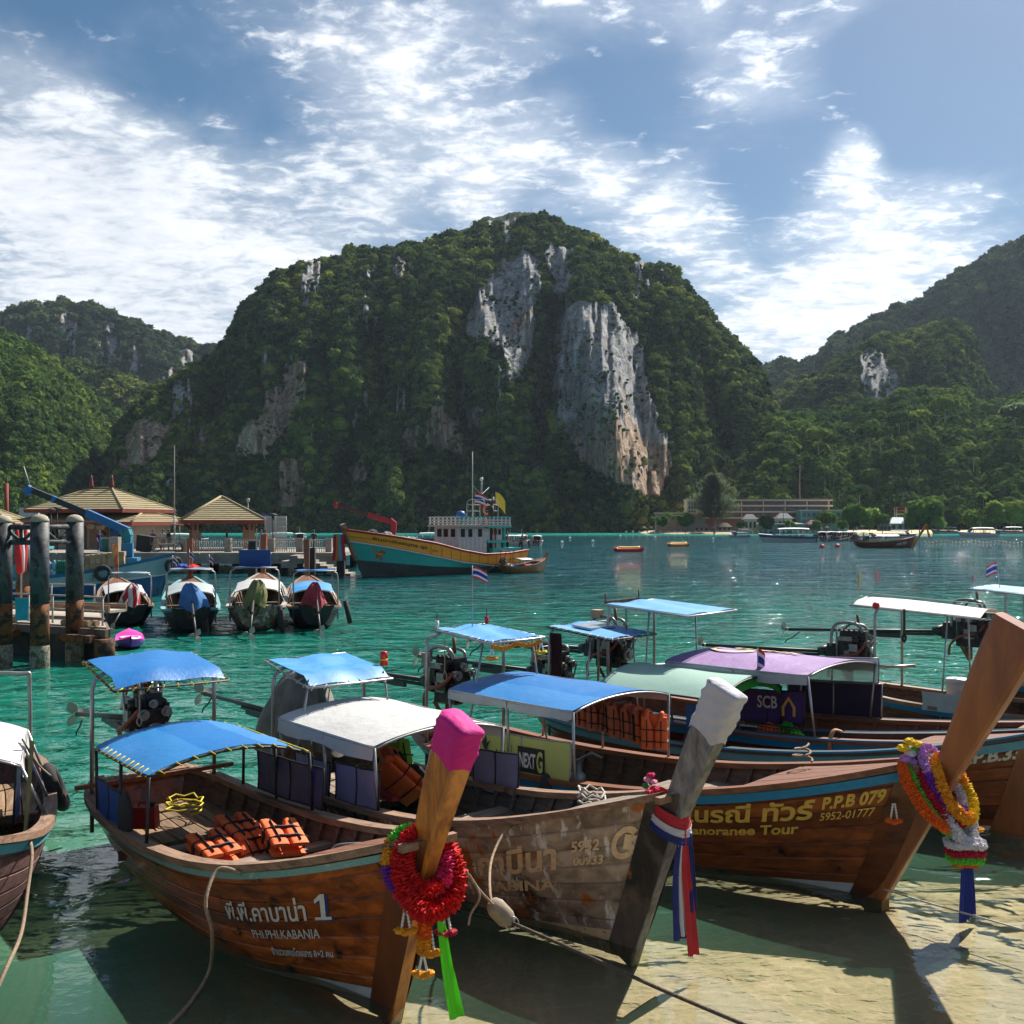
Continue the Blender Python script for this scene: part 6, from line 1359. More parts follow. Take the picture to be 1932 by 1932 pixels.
MB().box((-.6, -3.55, 1.75), (2.2, .08, 1.4)).build('white_board', P_white, hall); MB().box((2.2, -3.54, 1.1), (1.8, .06, 2.0)).build('brick_panel', M_brick, hall); MB().box((4.1, -3.55, 1.0), (1.3, .08, 2.0)).build('door', BLUP, hall); MB().box((-3.2, -3.54, 1.0), (1.6, .06, 2.0)).build('doorway', DARK, hall); MB().box((-4.5, -3.54, .9), (.9, .06, 1.8)).build('brick_panel', M_brick, hall)
for x in (-4.9, -2.2, .8, 3.1, 4.9): MB().beam((x, -3.6, 0), (x, -3.6, 2.5), .3, .3).build('column', M_brick, hall); MB().beam((x, -3.7, 1.2), (x, -4.9, 2.35), .1, .12).build('eave_brace', mat('timber_dark', (.05, .03, .02), rough=.8), hall)
rr = random.Random(5)
for i in range(14): MB().box((1.6+.34*i, -5.25+rr.uniform(-.1, .1), 2.15+rr.uniform(-.25, .1)), (.3, .05, rr.uniform(.3, .6)), Matrix.Rotation(rr.uniform(-.7, .7), 3, 'Y')).build('broken_tile', M_tile, hall)
pav = thing('pier_pavilion', 'open square pavilion with pyramid tiled roof on brick columns', 'pavilion', at(418, 985, 89).xy.to_3d()+Vector((0, 0, ZD)), R(20))
hip_roof(pav, 0, 0, 3.45, 3.45, 2.5, 4.55, .05, 12)
for x in (-2.3, 2.3):
    for y in (-2.3, 2.3):
        MB().beam((x, y, 0), (x, y, 2.4), .55, .55).build('column', M_brick, pav)
        for dx, dy in ((.9, 0), (-.9, 0), (0, .9), (0, -.9)): MB().beam((x, y, 1.5), (x+dx, y+dy, 2.45), .1, .12).build('eave_brace', mat('timber_dark', (.05, .03, .02), rough=.8), pav)
MB().box((0, 0, 2.45), (5.6, 5.6, .12)).build('ceiling_frame', mat('timber_dark', (.05, .03, .02), rough=.8), pav)
p3 = thing('pier_pavilion', 'corner of another tiled pavilion roof at the frame edge behind the pillars', 'pavilion', at(-30, 985, 92).xy.to_3d()+Vector((0, 0, ZD)), R(8))
hip_roof(p3, 0, 0, 3.6, 3.2, 2.2, 3.9, .05, 9); 
for x in (-2.6, 2.6):
    for y in (-2.3, 2.3): MB().beam((x, y, 0), (x, y, 2.2), .5, .5).build('column', M_brick, p3)
# railing with concrete posts
rl = thing('pier_railing', 'railing of concrete posts and pale balusters along the pier edge', 'railing', (-20, 82, ZD)); xs_ = [atz(352+27*i, 1042, ZD).x for i in range(11)]
for i, x in enumerate(xs_): MB().box((x*82/81+20, 0, .55), (.5, .5, 1.1)).build('post', M_conc, rl) if i in (0, 3, 6, 8, 10) else None
for z in (.3, .95): MB().tube([(xs_[0]*82/81+20, 0, z), (xs_[-1]*82/81+20, 0, z)], .04, 6).build('rail', M_wstee, rl)
mb = MB(); n = 62
for i in range(n):
    x = xs_[0]*82/81+20+(xs_[-1]-xs_[0])*1.01*i/n; mb.tube([(x, 0, 0), (x, 0, .95)], .03, 5)
    if i % 3 == 0: mb.tube([(x+.2*math.cos(a), -.02, .6+.25*math.sin(a)) for a in [PI*k/6 for k in range(7)]], .03, 5)
mb.build('balusters', M_wstee, rl, kind='stuff')

# ---- people ----
SKIN = mat('skin_tan', (.36, .19, .12), rough=.6); HAIR = mat('hair_black', (.012, .010, .009), rough=.5)
def person_mesh(shirt, trousers, pose='stand', hat=None, seed=0, sleeve=.32):
    """one continuous body grown over a posed skeleton; zones coloured by where they lie"""
    s_ = {'stand': (.06, -.06, .05, .03), 'walk': (.28, -.25, .22, -.2), 'bend': (.1, -.08, .1, .1)}[pose]; lean = .5 if pose == 'bend' else 0.
    def tz(y, z): 
        c, s = math.cos(lean), math.sin(lean); return (y*c-(z-.95)*s*1 if z > .95 else y, .95+(z-.95)*c+y*s if z > .95 else z)
    J = {'pel': (0, 0, .95, .125), 'abd': (0, 0, 1.10, .115), 'che': (0, -.0, 1.30, .14), 'nek': (0, 0, 1.47, .055), 'hd0': (0, -.015, 1.56, .078), 'hd1': (0, -.01, 1.65, .092), 'hd2': (0, 0, 1.73, .055)}
    for sg, n in ((1, 'l'), (-1, 'r')):
        f = s_[0] if sg > 0 else s_[1]; g = s_[2] if sg > 0 else s_[3]
        J.update({'hip'+n: (.10*sg, 0, .90, .10), 'kne'+n: (.105*sg, -f*.6-.02, .50, .062), 'ank'+n: (.11*sg, -f*.6+f*.0+.02, .09, .042), 'toe'+n: (.12*sg, -f*.6-.12, .04, .04),
                  'sho'+n: (.19*sg, 0, 1.40, .062), 'elb'+n: (.25*sg, g*.4+.02, 1.13, .043), 'wri'+n: (.26*sg, -abs(g)*.5-.08, .90, .032), 'hnd'+n: (.26*sg, -abs(g)*.6-.11, .81, .034), 'thm'+n: (.235*sg, -abs(g)*.6-.14, .84, .014)})
        for k in range(4): J['fg%d%s' % (k, n)] = ((.245+.012*k)*sg, -abs(g)*.6-.14+.02*k, .735+(.01, 0, .005, .02)[k], .011)
    E = [('pel', 'abd'), ('abd', 'che'), ('che', 'nek'), ('nek', 'hd0'), ('hd0', 'hd1'), ('hd1', 'hd2')]
    for n in 'lr': E += [('pel', 'hip'+n), ('hip'+n, 'kne'+n), ('kne'+n, 'ank'+n), ('ank'+n, 'toe'+n), ('che', 'sho'+n), ('sho'+n, 'elb'+n), ('elb'+n, 'wri'+n), ('wri'+n, 'hnd'+n), ('hnd'+n, 'thm'+n)]+[('hnd'+n, 'fg%d%s' % (k, n)) for k in range(4)]
    ks = list(J); me = bpy.data.meshes.new('body'); me.from_pydata([(J[k][0], *tz(J[k][1], J[k][2])) for k in ks], [(ks.index(a), ks.index(b)) for a, b in E], [])
    o = bpy.data.objects.new('body', me); COL.objects.link(o); md = o.modifiers.new('skin', 'SKIN'); 
    for i, k in enumerate(ks): me.skin_vertices[0].data[i].radius = (J[k][3], J[k][3]*(.8 if k in ('pel', 'abd', 'che') else 1)); me.skin_vertices[0].data[i].use_root = (k == 'pel')
    o.modifiers.new('sub', 'SUBSURF').levels = 2; bpy.context.view_layer.update()
    m2 = bpy.data.meshes.new_from_object(o.evaluated_get(bpy.context.evaluated_depsgraph_get())); bpy.data.objects.remove(o)
    for m_ in (SKIN, shirt, trousers, HAIR, RUB): m2.materials.append(m_)
    for p in m2.polygons:
        c = p.center; z = c.z; yy = c.y
        if lean and z > .95: yy, z = (yy)*math.cos(lean)+(z-.95)*math.sin(lean), .95+(z-.95)*math.cos(lean)-yy*math.sin(lean)
        arm = abs(c.x) > .205 and z < 1.36
        i = 0
        if z > 1.60 and (yy > -.03 or z > 1.69): i = 3
        elif arm: i = 1 if z > 1.40-sleeve*.85 else 0
        elif z > 1.44: i = 0
        elif z > .96: i = 1
        elif z > .10: i = 2
        else: i = 4
        if .10 < z < .42 and trousers.name.endswith('shorts'): i = 0
        p.material_index = i; p.use_smooth = True
    return m2
def col(n, c): return mat('cloth_'+n, c, tuple(x*.7 for x in c), .85, 0, 9)
PM = {}
def person(label, p, rz, shirt, trousers, pose='stand', group='people on the pier', scale=1.):
    key = (shirt.name, trousers.name, pose)
    if key not in PM: PM[key] = person_mesh(shirt, trousers, pose)
    t_ = thing('person', label, 'person', p, rz, group); put('body', PM[key], t_); t_.scale = (scale,)*3
    mb = MB(); mb.ball((0, .012, 1.69), .098, 10, 6, (1, 1.05, .85)); 
    h = mb.build('hair', HAIR, t_); h.location = (0, -.36 if pose == 'bend' else 0, -.06 if pose == 'bend' else 0)
    if pose == 'bend': h.rotation_euler = (.5, 0, 0); h.location = (0, -.36-.0, -.09+.0)
    return t_
sh_navy = col('navy', (.03, .03, .12)); sh_blk = col('black', (.02, .02, .022)); sh_wht = col('white_shirt', (.6, .58, .56)); sh_blu = col('pale_blue', (.25, .38, .55)); sh_pnk = col('pink', (.65, .22, .26)); sh_gry = col('grey', (.12, .13, .14)); tr_den = col('denim', (.05, .07, .13)); tr_blk = col('dark_trousers', (.02, .02, .025)); tr_kha = col('khaki_shorts', (.3, .25, .17)); sh_pur = col('purple', (.15, .04, .22))
def onpier(px, Y): return Vector(((px-CX)/FD*Y, Y, ZD))
for (px, Y, rz, a, b, pose, lb) in [(187, 84, 1.2, sh_navy, tr_den, 'stand', 'person in navy top standing before the white board'), (227, 85, -.4, sh_blk, tr_blk, 'stand', 'person in black tank top beside the crane base'), (289, 86, .6, sh_pur, tr_blk, 'stand', 'person in purple behind the black bin'),
                                (307, 88, .2, sh_wht, tr_kha, 'walk', 'person in white shirt near the hand cart'), (318, 87, 2.4, sh_blk, tr_kha, 'stand', 'person in black shirt near the hand cart'), (376, 90, .9, sh_wht, tr_blk, 'walk', 'person in white shirt between the pavilion columns'), (428, 90, -1.2, sh_blk, tr_kha, 'stand', 'person in dark shirt sitting area of the pavilion'),
                                (493, 85, .5, sh_blu, tr_kha, 'stand', 'person in pale blue shirt right of the pavilion'), (501, 84.5, -.3, sh_pnk, tr_blk, 'stand', 'person in pink top right of the pavilion'), (592, 83.4, 2.9, sh_blk, tr_blk, 'walk', 'person in black shirt walking along the far railing')]:
    person(lb, onpier(px, Y), rz, a, b, pose)

# things on the pier
t_ = thing('hand_cart', 'three-wheeled hand cart parked by the railing', 'cart', onpier(318, 82.0), .15)
mb = MB(); mb.box((0, 0, .62), (2.6, .9, .06)); [mb.tube([(-1.3, y, .62), (-1.3, y, 1.15), (1.3, y, 1.15), (1.3, y, .62)], .025, 6) for y in (-.45, .45)]; mb.build('cart_bed', W_rail, t_)
for x, y in ((.8, -.5), (.8, .5), (-.9, -.4)):
    w_ = MB().tube([Vector((x+.36*math.cos(a), y, .36+.36*math.sin(a))) for a in [2*PI*k/18 for k in range(19)]], .035, 6, False).build('wheel', RUB, t_); mb = MB()
    for k in range(6): mb.tube([(x, y, .36), (x+.36*math.cos(k*1.05), y, .36+.36*math.sin(k*1.05))], .008, 4)
    mb.build('spokes', ST_pipe, w_)
t_ = thing('rack', 'tall thin metal rack standing on the hand cart', 'rack', onpier(330, 82.0)+Vector((0, 0, .66)))
for x in (-.35, .35): MB().tube([(x, 0, 0), (x, 0, 1.7)], .02, 5).build('rack_post', S_blk, t_)
for z in (.3, .7, 1.1, 1.5): MB().tube([(-.35, 0, z), (.35, 0, z)], .018, 5).build('rack_bar', S_blk, t_)
t_ = thing('waste_bin', 'big black waste bin leaning by the hall', 'bin', onpier(276, 82.5)); MB().box((0, 0, .65), (1.2, .9, 1.3), Matrix.Rotation(.15, 3, 'Y'), 1.15).build('bin_body', RUB, t_)
o = MB().box((0, 0, .6), (.75, .7, 1.2)).build('concrete_block', M_conc); tag(o, 'tall beige concrete block between the people by the hall', 'block', loc=onpier(217, 82.2))
o = MB().box((0, 0, .55), (.9, .15, 1.15), Matrix.Rotation(.25, 3, 'X')).build('green_screen', mat('panel_green', (.02, .14, .09), rough=.6)); tag(o, 'green framed panel leaning beside the concrete block', 'panel', loc=onpier(204, 82.4))
for k, px in enumerate((195, 201)): o = MB().lathe([(.28, 0), (.3, .3), (.28, .5), (.3, .9), (.27, .95), (.02, .95)], 14).build('barrel', BLUP); tag(o, ['blue plastic barrel nearest the person in navy', 'blue plastic barrel behind the green panel'][k], 'barrel', 'blue barrels', onpier(px, 83.5+k*.5))
def lamp(label, px, Y, top, cat='lamp post', m=M_wstee, disc=True):
    h = (HY-top)/FD*Y+EYE-ZD; t_ = thing('lamp_post', label, cat, onpier(px, Y), 0, 'lamp posts on the pier'); MB().cyl((0, 0, 0), (0, 0, h), .06, 8, .04).build('pole', m, t_)
    if disc: MB().lathe([(.08, h-.35), (.12, h-.05), (.38, h-.02), (.36, h+.06), (.06, h+.16)], 14).build('lamp_head', m, t_)
    else: MB().lathe([(.1, h), (.16, h+.1), (.16, h+.35), (.05, h+.4)], 10).build('lamp_head', m, t_)
lamp('white lamp post beyond the pavilion', 468, 95, 948, disc=False); lamp('black lamp post with disc hood by the wire cage', 515, 84, 972, m=S_blk); lamp('twin lamp post behind the hall, near pole', 96, 86, 962, m=S_blk); lamp('twin lamp post behind the hall, far pole', 108, 88, 960, m=S_blk)
t_ = thing('antenna_mast', 'tall white antenna mast between the two tiled roofs', 'antenna', onpier(329, 92)); MB().cyl((0, 0, 0), (0, 0, 3), .09, 8, .07).build('mast_foot', M_wstee, t_); MB().cyl((0, 0, 3), (0, 0, 9.3), .06, 6, .02).build('mast_rod', M_wstee, t_)
for i in range(5): MB().tube([(-.25, 0, 2.2+.3*i), (.25, 0, 2.2+.3*i)], .015, 4).build('mast_rung', M_wstee, t_)
t_ = thing('wire_cage', 'grey wire mesh cage standing on the pier', 'cage', onpier(520, 86)); mb = MB()
for x in (-.9, 0, .9): mb.tube([(x, 0, 0), (x, 0, 2.9)], .03, 5)
for i in range(8): mb.tube([(-.9, 0, .4*i), (.9, 0, .4*i)], .015, 4)
for i in range(12): mb.tube([(-.9+.16*i, 0, 0), (-.9+.16*i, 0, 2.9)], .008, 4)
mb.build('cage_frame', GREYP, t_); MB().add([(-.9, .02, 0), (.9, .02, 0), (.9, .02, 2.9), (-.9, .02, 2.9)], [(0, 1, 2, 3)]).build('mesh_panel', clear_mat('mesh_grey', (.8, .8, .8), .3), t_)
t_ = thing('sign', 'blue direction sign beyond the pavilion', 'sign', onpier(484, 92)); MB().cyl((0, 0, 0), (0, 0, 3.2), .04, 6).build('sign_pole', M_wstee, t_); MB().box((.4, 0, 2.9), (1.3, .06, .42)).build('sign_panel', mat('sign_blue', (.01, .06, .38), rough=.4), t_)
t_ = thing('billboard', 'white notice box on a stand behind the hall roof', 'notice box', at(55, 985, 110).xy.to_3d()+Vector((0, 0, ZD))); MB().box((0, 0, 3.2), (2.1, .3, 1.5)).build('box_panel', P_white, t_)
for x in (-.7, .7): MB().cyl((x, 0, 0), (x, 0, 2.5), .06, 6).build('stand', M_wstee, t_)
t_ = thing('rusty_mast', 'rusty red mast rising at the frame edge behind the pavilion roof', 'mast', at(12, 985, 100).xy.to_3d()+Vector((0, 0, ZD))); MB().cyl((0, 0, 0), (0, 0, 6.2), .22, 10, .2).build('mast_tube', mat('mast_red_rust', (.25, .05, .025), rough=.8), t_); MB().lathe([(.45, 2.3), (.3, 2.6), (.2, 3.0)], 10).build('mast_boot', GREYP, t_)

# ---- blue cargo boat with crane ----
def loft(rows_fn, zs_bands, us, mats_names, root, thick=None):
    """hull bands: rows_fn(u, k, sg) gives the point of level k at station u"""
    for k, (nm, m_) in enumerate(mats_names):
        for sg in (-1, 1):
            rows = [[rows_fn(u, kk, sg) for u in us] for kk in (k, k+1)]; MB().grid(rows if sg > 0 else rows[::-1]).build(nm, m_, root)
M_cw = mat('cargo_pale_paint', (.34, .47, .50), (.27, .40, .45), .7, 0, 1.5, spots=((.26, .12, .025), .9, .60, .66)); M_cb = mat('cargo_blue_paint', (.012, .13, .30), (.01, .09, .22), .7, 0, 1.5, (2, 2, .4), spots=((.02, .025, .03), 1.3, .55, .64)); M_turq = mat('paint_turquoise', (.03, .33, .37), (.03, .27, .31), .7, 0, 2, spots=((.2, .3, .3), 1.5, .65, .8))
cb = thing('cargo_boat', 'blue wooden cargo boat stacked with boxes, crane boom raised', 'cargo boat', at(60, 985, 55).xy.to_3d(), math.atan2(.22, .97))
def cargo_pt(u, k, sg):
    x = -8+u*14.6; sh = 1.15+1.15*max(0, (u-.55)/.45)**1.6; zz = [-.5, .02, sh*.50, sh-.17, sh][k]; b = 2.1*math.sqrt(max(1-max(0, (u-.55)/.46)**2.3, .0005)); kk = [.55, .85, .95, 1.0, 1.02][k]
    return Vector((x+(u > .6)*(u-.6)*1.6*zz*.5, sg*b*kk, zz))
us_ = [i/24 for i in range(25)]
loft(cargo_pt, None, us_, [('hull_bottom', M_cb), ('hull_blue_band', M_cb), ('hull_pale_band', M_cw), ('cap_rail', mat('cargo_rail_blue', (.02, .17, .33), rough=.7))], cb)
MB().sheet([[cargo_pt(u, 2, -1)*1+Vector((0, .05, .1)) for u in us_], [cargo_pt(u, 2, 1)+Vector((0, -.05, .1)) for u in us_]], .04).build('deck', W_rail, cb)
MB().tube([cargo_pt(u, 2, -1)+Vector((0, -.02, .0)) for u in us_], .05, 6).build('rub_rail', P_white, cb)
mb = MB(); mb.box((-.6, 0, 1.7), (2.2, 2.6, 1.7)); mb.box((-.6, 0, 2.6), (2.8, 3.2, .14)); mb.build('wheelhouse', M_turq, cb); MB().box((-.8, 0, 3.0), (1.8, 2.2, .7)).build('upper_house', M_turq, cb); MB().box((-.8, 0, 3.4), (2.6, 2.9, .12)).build('house_roof', M_turq, cb)
for k in range(3): MB().box((-1.3+.68*k, -1.32, 2.05), (.42, .06, .5)).build('window', G_glass, cb)
MB().box((1.7, -1.2, 1.2), (.22, .22, .9)).build('mast_stump', W_prow, cb)
mb = MB(); mb.box((5.0, 0, 1.9), (.9, 1.6, .3)); mb.box((4.9, 0, 2.4), (.5, .5, .9)); mb.build('foredeck_locker', mat('cargo_rail_blue', (.02, .17, .33)), cb)
cbp = cb.matrix_basis.copy(); inv = (Matrix.Translation(cb.location) @ Matrix.Rotation(cb.rotation_euler[2], 4, 'Z')).inverted()
def cl(px, py, Y): return inv @ at(px, py, Y)
mb = MB(); mb.beam(cl(239, 1046, 56.5), cl(241, 1010, 56.5), .42, .5); mb.beam(cl(241, 1012, 56.5), cl(236, 998, 56.5), .5, .5); mb.build('crane_column', mat('crane_teal', (.02, .22, .28), (.01, .12, .16), .6, spots=((.02, .03, .03), 2, .55, .7)), cb)
MB().beam(cl(243, 1003, 56.5), cl(164, 968, 56.5), .36, .42).build('crane_boom', mat('crane_blue', (.015, .13, .36), rough=.5), cb); MB().beam(cl(165, 968.5, 56.5), cl(56, 923, 56.5), .27, .32).build('crane_boom_inner', BLK, cb); MB().beam(cl(106, 944, 56.45), cl(99, 941, 56.45), .3, .35).build('boom_collar', mat('crane_blue', (.015, .13, .36)), cb); MB().beam(cl(60, 920, 56.5), cl(49, 931, 56.5), .36, .4).build('boom_head', mat('crane_blue', (.015, .13, .36)), cb)
MB().tube([cl(58, 921, 56.5), cl(45, 880, 56.5)], .02, 5).build('whip_aerial', WHTP, cb)
M_box = mat('cardboard', (.46, .31, .18), (.38, .25, .14), .85, 0, 3, rnd=.2)
BW = Matrix.Translation(cb.location) @ Matrix.Rotation(cb.rotation_euler[2], 4, 'Z'); rr = random.Random(3)
bme = MB().box((0, 0, 0), (.27, .36, .24)).mesh('cardboard_box', M_box)
for iz in range(5):
    for ix in range(7):
        for iy in range(4):
            if iz < 4 and iy > 0: continue
            if iz == 4 and rr.random() < .22: continue
            o = put('cardboard_box', bme); o.location = BW @ Vector((3.0+.29*ix+rr.uniform(-.02, .02), -1.25+.39*iy, 1.12+.25*iz+.03*ix)); o.rotation_euler = (0, 0, cb.rotation_euler[2]+rr.uniform(-.08, .08))
            tag(o, 'brown cardboard box '+(['in the lowest row', 'in the second row from the deck', 'in the middle row', 'in the row below the top', 'on the top'][iz])+' of the cargo stack', 'box', 'cardboard boxes on the cargo boat')
for ix in range(3):
    for iz in range(2):
        t_ = thing('plastic_crate', 'green plastic crate, '+['nearest the boxes', 'in the middle', 'nearest the wheelhouse'][ix]+', '+['lower row', 'upper row'][iz]+' of the crate stack', 'crate', BW @ Vector((2.65-.45*ix, -1.35, 1.02+.48*iz)), cb.rotation_euler[2], 'green crates on the cargo boat')
        MB().box((0, 0, .22), (.38, .36, .40)).build('load', mat('crate_load', (.01, .13, .09), rough=.7), t_)
        for z in (.02, .24, .45): mb = MB(); mb.tube([(-.21, -.25, z), (.21, -.25, z), (.21, .25, z), (-.21, .25, z), (-.21, -.25, z)], .02, 5); mb.build('crate_rim', GRNP, t_)
        for k in range(5): MB().box((-.2+.1*k, -.25, .23), (.03, .02, .44)).build('crate_bar', GRNP, t_)
for k in range(9): o = MB().lathe([(.05, 0), (.13, .02), (.13, .42), (.05, .5), (.05, .55)], 9).build('water_bottle', mat('bottle_clear_blue', (.25, .45, .55), rough=.3)); tag(o, 'pale blue water bottle packed behind the green crates', 'bottle', 'water bottles on the cargo boat', BW @ Vector((1.42-.27*(k % 3), -1.5+.3*((k//3) % 2), 1.0+.45*(k//6))))
for k, (u, z) in enumerate(((.985, 1.15), (.995, 1.3), (.80, .85))):
    q = BW @ (cargo_pt(u, 3, -1)+Vector((.25 if k < 2 else 0, -.22 if k != 1 else .35, -.45 if k < 2 else -.12))); o = MB().tube([Vector((.34*math.cos(a), 0, .34*math.sin(a))) for a in [2*PI*i/20 for i in range(21)]], .11, 9, False).build('tyre_fender', RUB); tag(o, ['black tyre fender at the bow of the cargo boat, near one', 'black tyre fender at the bow of the cargo boat, far one', 'black tyre fender half way along the cargo boat'][k], 'tyre', 'tyre fenders', q); o.rotation_euler = (0, 0, (.9, 1.3, .2)[k])
# ---------------- orange and teal ship ----------------
SB = Vector((-11.6, 74.2, 0)); SE = Vector((-.25, 84.6, 0)); sd = (SE-SB).normalized(); LS = (SE-SB).length
ship = thing('wooden_ship', 'orange and teal wooden ship with white wheelhouse and red bow crane', 'ship', SE, math.atan2(-sd.y, -sd.x)); MS = Matrix.Translation(SE) @ Matrix.Rotation(math.atan2(-sd.y, -sd.x), 4, 'Z'); MSi = MS.inverted()
M_or = mat('ship_orange', (.95, .36, .012), (.85, .29, .01), .55, 0, 1.2, (.5, 3, 3), spots=((.28, .13, .03), 1.2, .64, .8)); M_te = mat('ship_teal', (.03, .42, .37), (.025, .35, .31), .6, 0, 1.2, spots=((.03, .12, .12), 1.1, .62, .76)); M_bt = mat('ship_bottom', (.075, .095, .09), (.035, .045, .045), .8, 0, 1, (.5, 2, 2), spots=((.14, .15, .14), 1.2, .6, .75)); M_rd = mat('ship_red', (.42, .025, .015), (.32, .02, .012), .5); M_wh = mat('ship_white', (.58, .58, .56), (.46, .46, .45), .7, 0, 3, spots=((.25, .2, .16), 2, .6, .75), streak=((.22, .17, .13), 5, .62, .8))
def ship_lv(u):   # u 0 stern .. 1 bow: levels water, grey/teal, red rail, orange, cap
    top = np.interp(u, [0, .12, .3, .45, .62, .8, 1], [1.75, 1.55, 1.5, 1.85, 2.45, 2.95, 3.5]); red = np.interp(u, [0, .2, .45, .65, .85, 1], [.75, .55, .95, 1.55, 2.2, 2.65]); gr = np.interp(u, [0, .4, .62, .8, 1], [.50, .5, .68, .95, 1.25])
    return [-.8, min(gr, red-.09), red-.08, red+.08, top-.13, top]
def ship_pt(u, k, sg):
    z = ship_lv(u)[k]; x = u*LS; fb = max(0, (u-.58)/.42); zr = max(z, -.8)/3.5
    b = 2.35*(1-fb**2.2)*(.80+.2*min(1, u/.2)) ; flare = .50+.5*min(1, (z+.8)/(1.6+1.2*fb)); bb = max(b*flare, .05)
    rake = fb**1.2*(z-.3)*.52-(1-fb)*0; st_ = -max(0, .12-u)/.12*(z-.5)*.35
    return Vector((x+rake-1.0*fb**2+st_+.2*fb, sg*bb, z))
us_ = [i/40 for i in range(41)]
loft(ship_pt, None, us_, [('hull_bottom', M_bt), ('hull_teal_band', M_te), ('rub_rail', M_rd), ('bulwark', M_or), ('cap_rail', M_rd)], ship)
for k, r_ in ((2, .07), (5, .06)): 
    for sg in (-1, 1): MB().tube([ship_pt(u, k, sg)+Vector((0, sg*.03, .05 if k == 2 else 0)) for u in us_], r_, 6).build('rail_moulding', M_rd if k == 5 else P_white, ship)
MB().grid([[ship_pt(0, k, -1+2*i/6) for i in range(7)] for k in range(6)]).build('transom', M_or, ship)
MB().sheet([[ship_pt(u, 4, -1)+Vector((0, .06, -.35)) for u in us_], [ship_pt(u, 4, 1)+Vector((0, -.06, -.35)) for u in us_]], .05).build('deck', W_rail, ship)
for i in range(11):
    u = .04+.06*i; a, b = ship_pt(u, 3, 1), ship_pt(u, 4, 1); MB().beam(a+Vector((0, .03, 0)), b+Vector((0, .03, 0)), .08, .06).build('bulwark_frame', M_or, ship)
# stem head and cloths
mb = MB(); mb.beam(ship_pt(1, 1, 1)*1-Vector((.1, .05, 0)), ship_pt(1, 5, 1)+Vector((-.05, -.05, .35)), .34, .34); mb.build('stem_head', W_rail, ship)
def sp(px, py, Y): return MSi @ at(px, py, Y)
for k, (dx, m_) in enumerate(((0, C_red), (.12, mat('cloth_orange', (.7, .2, .03), rough=.8)), (-.14, mat('cloth_sky', (.1, .4, .6), rough=.8)), (.2, C_red))):
    q = at(632+5*k, 1008, 73.4); o = ribbon([q, q+Vector((.0, -.05, -.8)), q+Vector((-.1+.08*k, -.05, -1.9))], .22, m_, 'prayer_cloth', side=(1, .3, 0), fold=.04); tag(o, ['red cloth', 'orange cloth', 'pale blue cloth', 'second red cloth'][k]+' tied on the stem of the orange ship', 'cloth', 'cloths on the ship stem')
o = ribbon([at(636, 1012, 73.8), at(652, 1022, 74.2), at(672, 1023, 74.9)], .35, C_red, 'draped_cloth', side=(0, 0, 1), fold=.03); tag(o, 'red and white cloth draped round the ship bow below the rail', 'cloth')
# superstructure
def sbox(name, x0, x1, y, z0, z1, m_, par=ship): return MB().box(((x0+x1)/2, 0, (z0+z1)/2), (abs(x1-x0), 2*y, z1-z0)).build(name, m_, par)
XW = LS*.37
sbox('front_house', XW-1.9, XW+.9, 1.55, 1.3, 3.62, M_wh); sbox('side_wall', 2.2, XW-1.9, 1.45, 1.3, 2.35, M_wh); sbox('upper_house', 2.1, XW-1.85, 1.5, 2.55, 3.6, M_wh)
sbox('deck_edge', 1.8, XW-1.85, 1.75, 2.35, 2.55, M_te); sbox('roof_deck', 1.5, XW+1.3, 1.95, 3.62, 3.78, mat('ship_roof_cream', (.5, .46, .4), rough=.8)); sbox('roof_edge', 1.45, XW-1.7, 1.98, 3.54, 3.66, M_te)
for i in range(7): MB().box((XW-1.7+.42*i, 1.56, 2.1), (.34, .05, 1.3)).build('door_panel', P_white, ship)
for i in range(3): MB().box((2.4+.42*i, 1.51, 3.2), (.28, .05, .42)).build('window', DARK, ship)
for x in (XW-1.2, XW-.2, XW+.55): MB().box((x, 1.56, 3.15), (.38, .05, .62)).build('window', DARK, ship)
for y in (-.9, -.1, .8): MB().box((XW+.91, y, 3.15), (.05, .5, .62)).build('window', DARK, ship)
MB().box((XW-2.1, 1.46, 2.4), (.5, .06, 2.0)).build('doorway', mat('door_teal_dark', (.01, .08, .07), rough=.7), ship)
sbox('aft_bulwark', .4, XW-2.2, 1.95, 1.45, 1.95, M_te); sbox('stern_post', 1.7, 1.95, 1.5, 1.5, 3.6, M_te)
for sg in (-1, 1):
    for z in (3.95, 4.15, 4.38): MB().box(((XW+2.8)/2, sg*1.85, z), (XW-.4, .05, .11)).build('rail_slat', P_white if z < 4.3 else M_te, ship)
    for i in range(13): MB().box((1.6+i*(XW-.5)/12, sg*1.86, 4.08), (.12, .07, .7)).build('rail_post', P_white, ship)
for z in (3.95, 4.15, 4.38): MB().box((XW+1.2, 0, z), (.05, 3.7, .11)).build('rail_slat', P_white, ship)
mb = MB()
for x in (2.2, 2.9, 3.6):
    mb.tube(catmull([(x, -1.1, 4.4), (x, -1.1, 5.5), (x, -.7, 5.8), (x, .7, 5.8), (x, 1.1, 5.5), (x, 1.1, 4.4)], 3), .03, 5)
for y, z in ((-1.1, 4.9), (-1.1, 5.4), (1.1, 4.9), (1.1, 5.4), (0, 5.8), (.7, 5.8), (-.7, 5.8)): mb.tube([(2.2, y, z), (3.6, y, z)], .025, 5)
mb.build('top_cage', mat('steel_mint', (.35, .45, .4), rough=.6), ship)
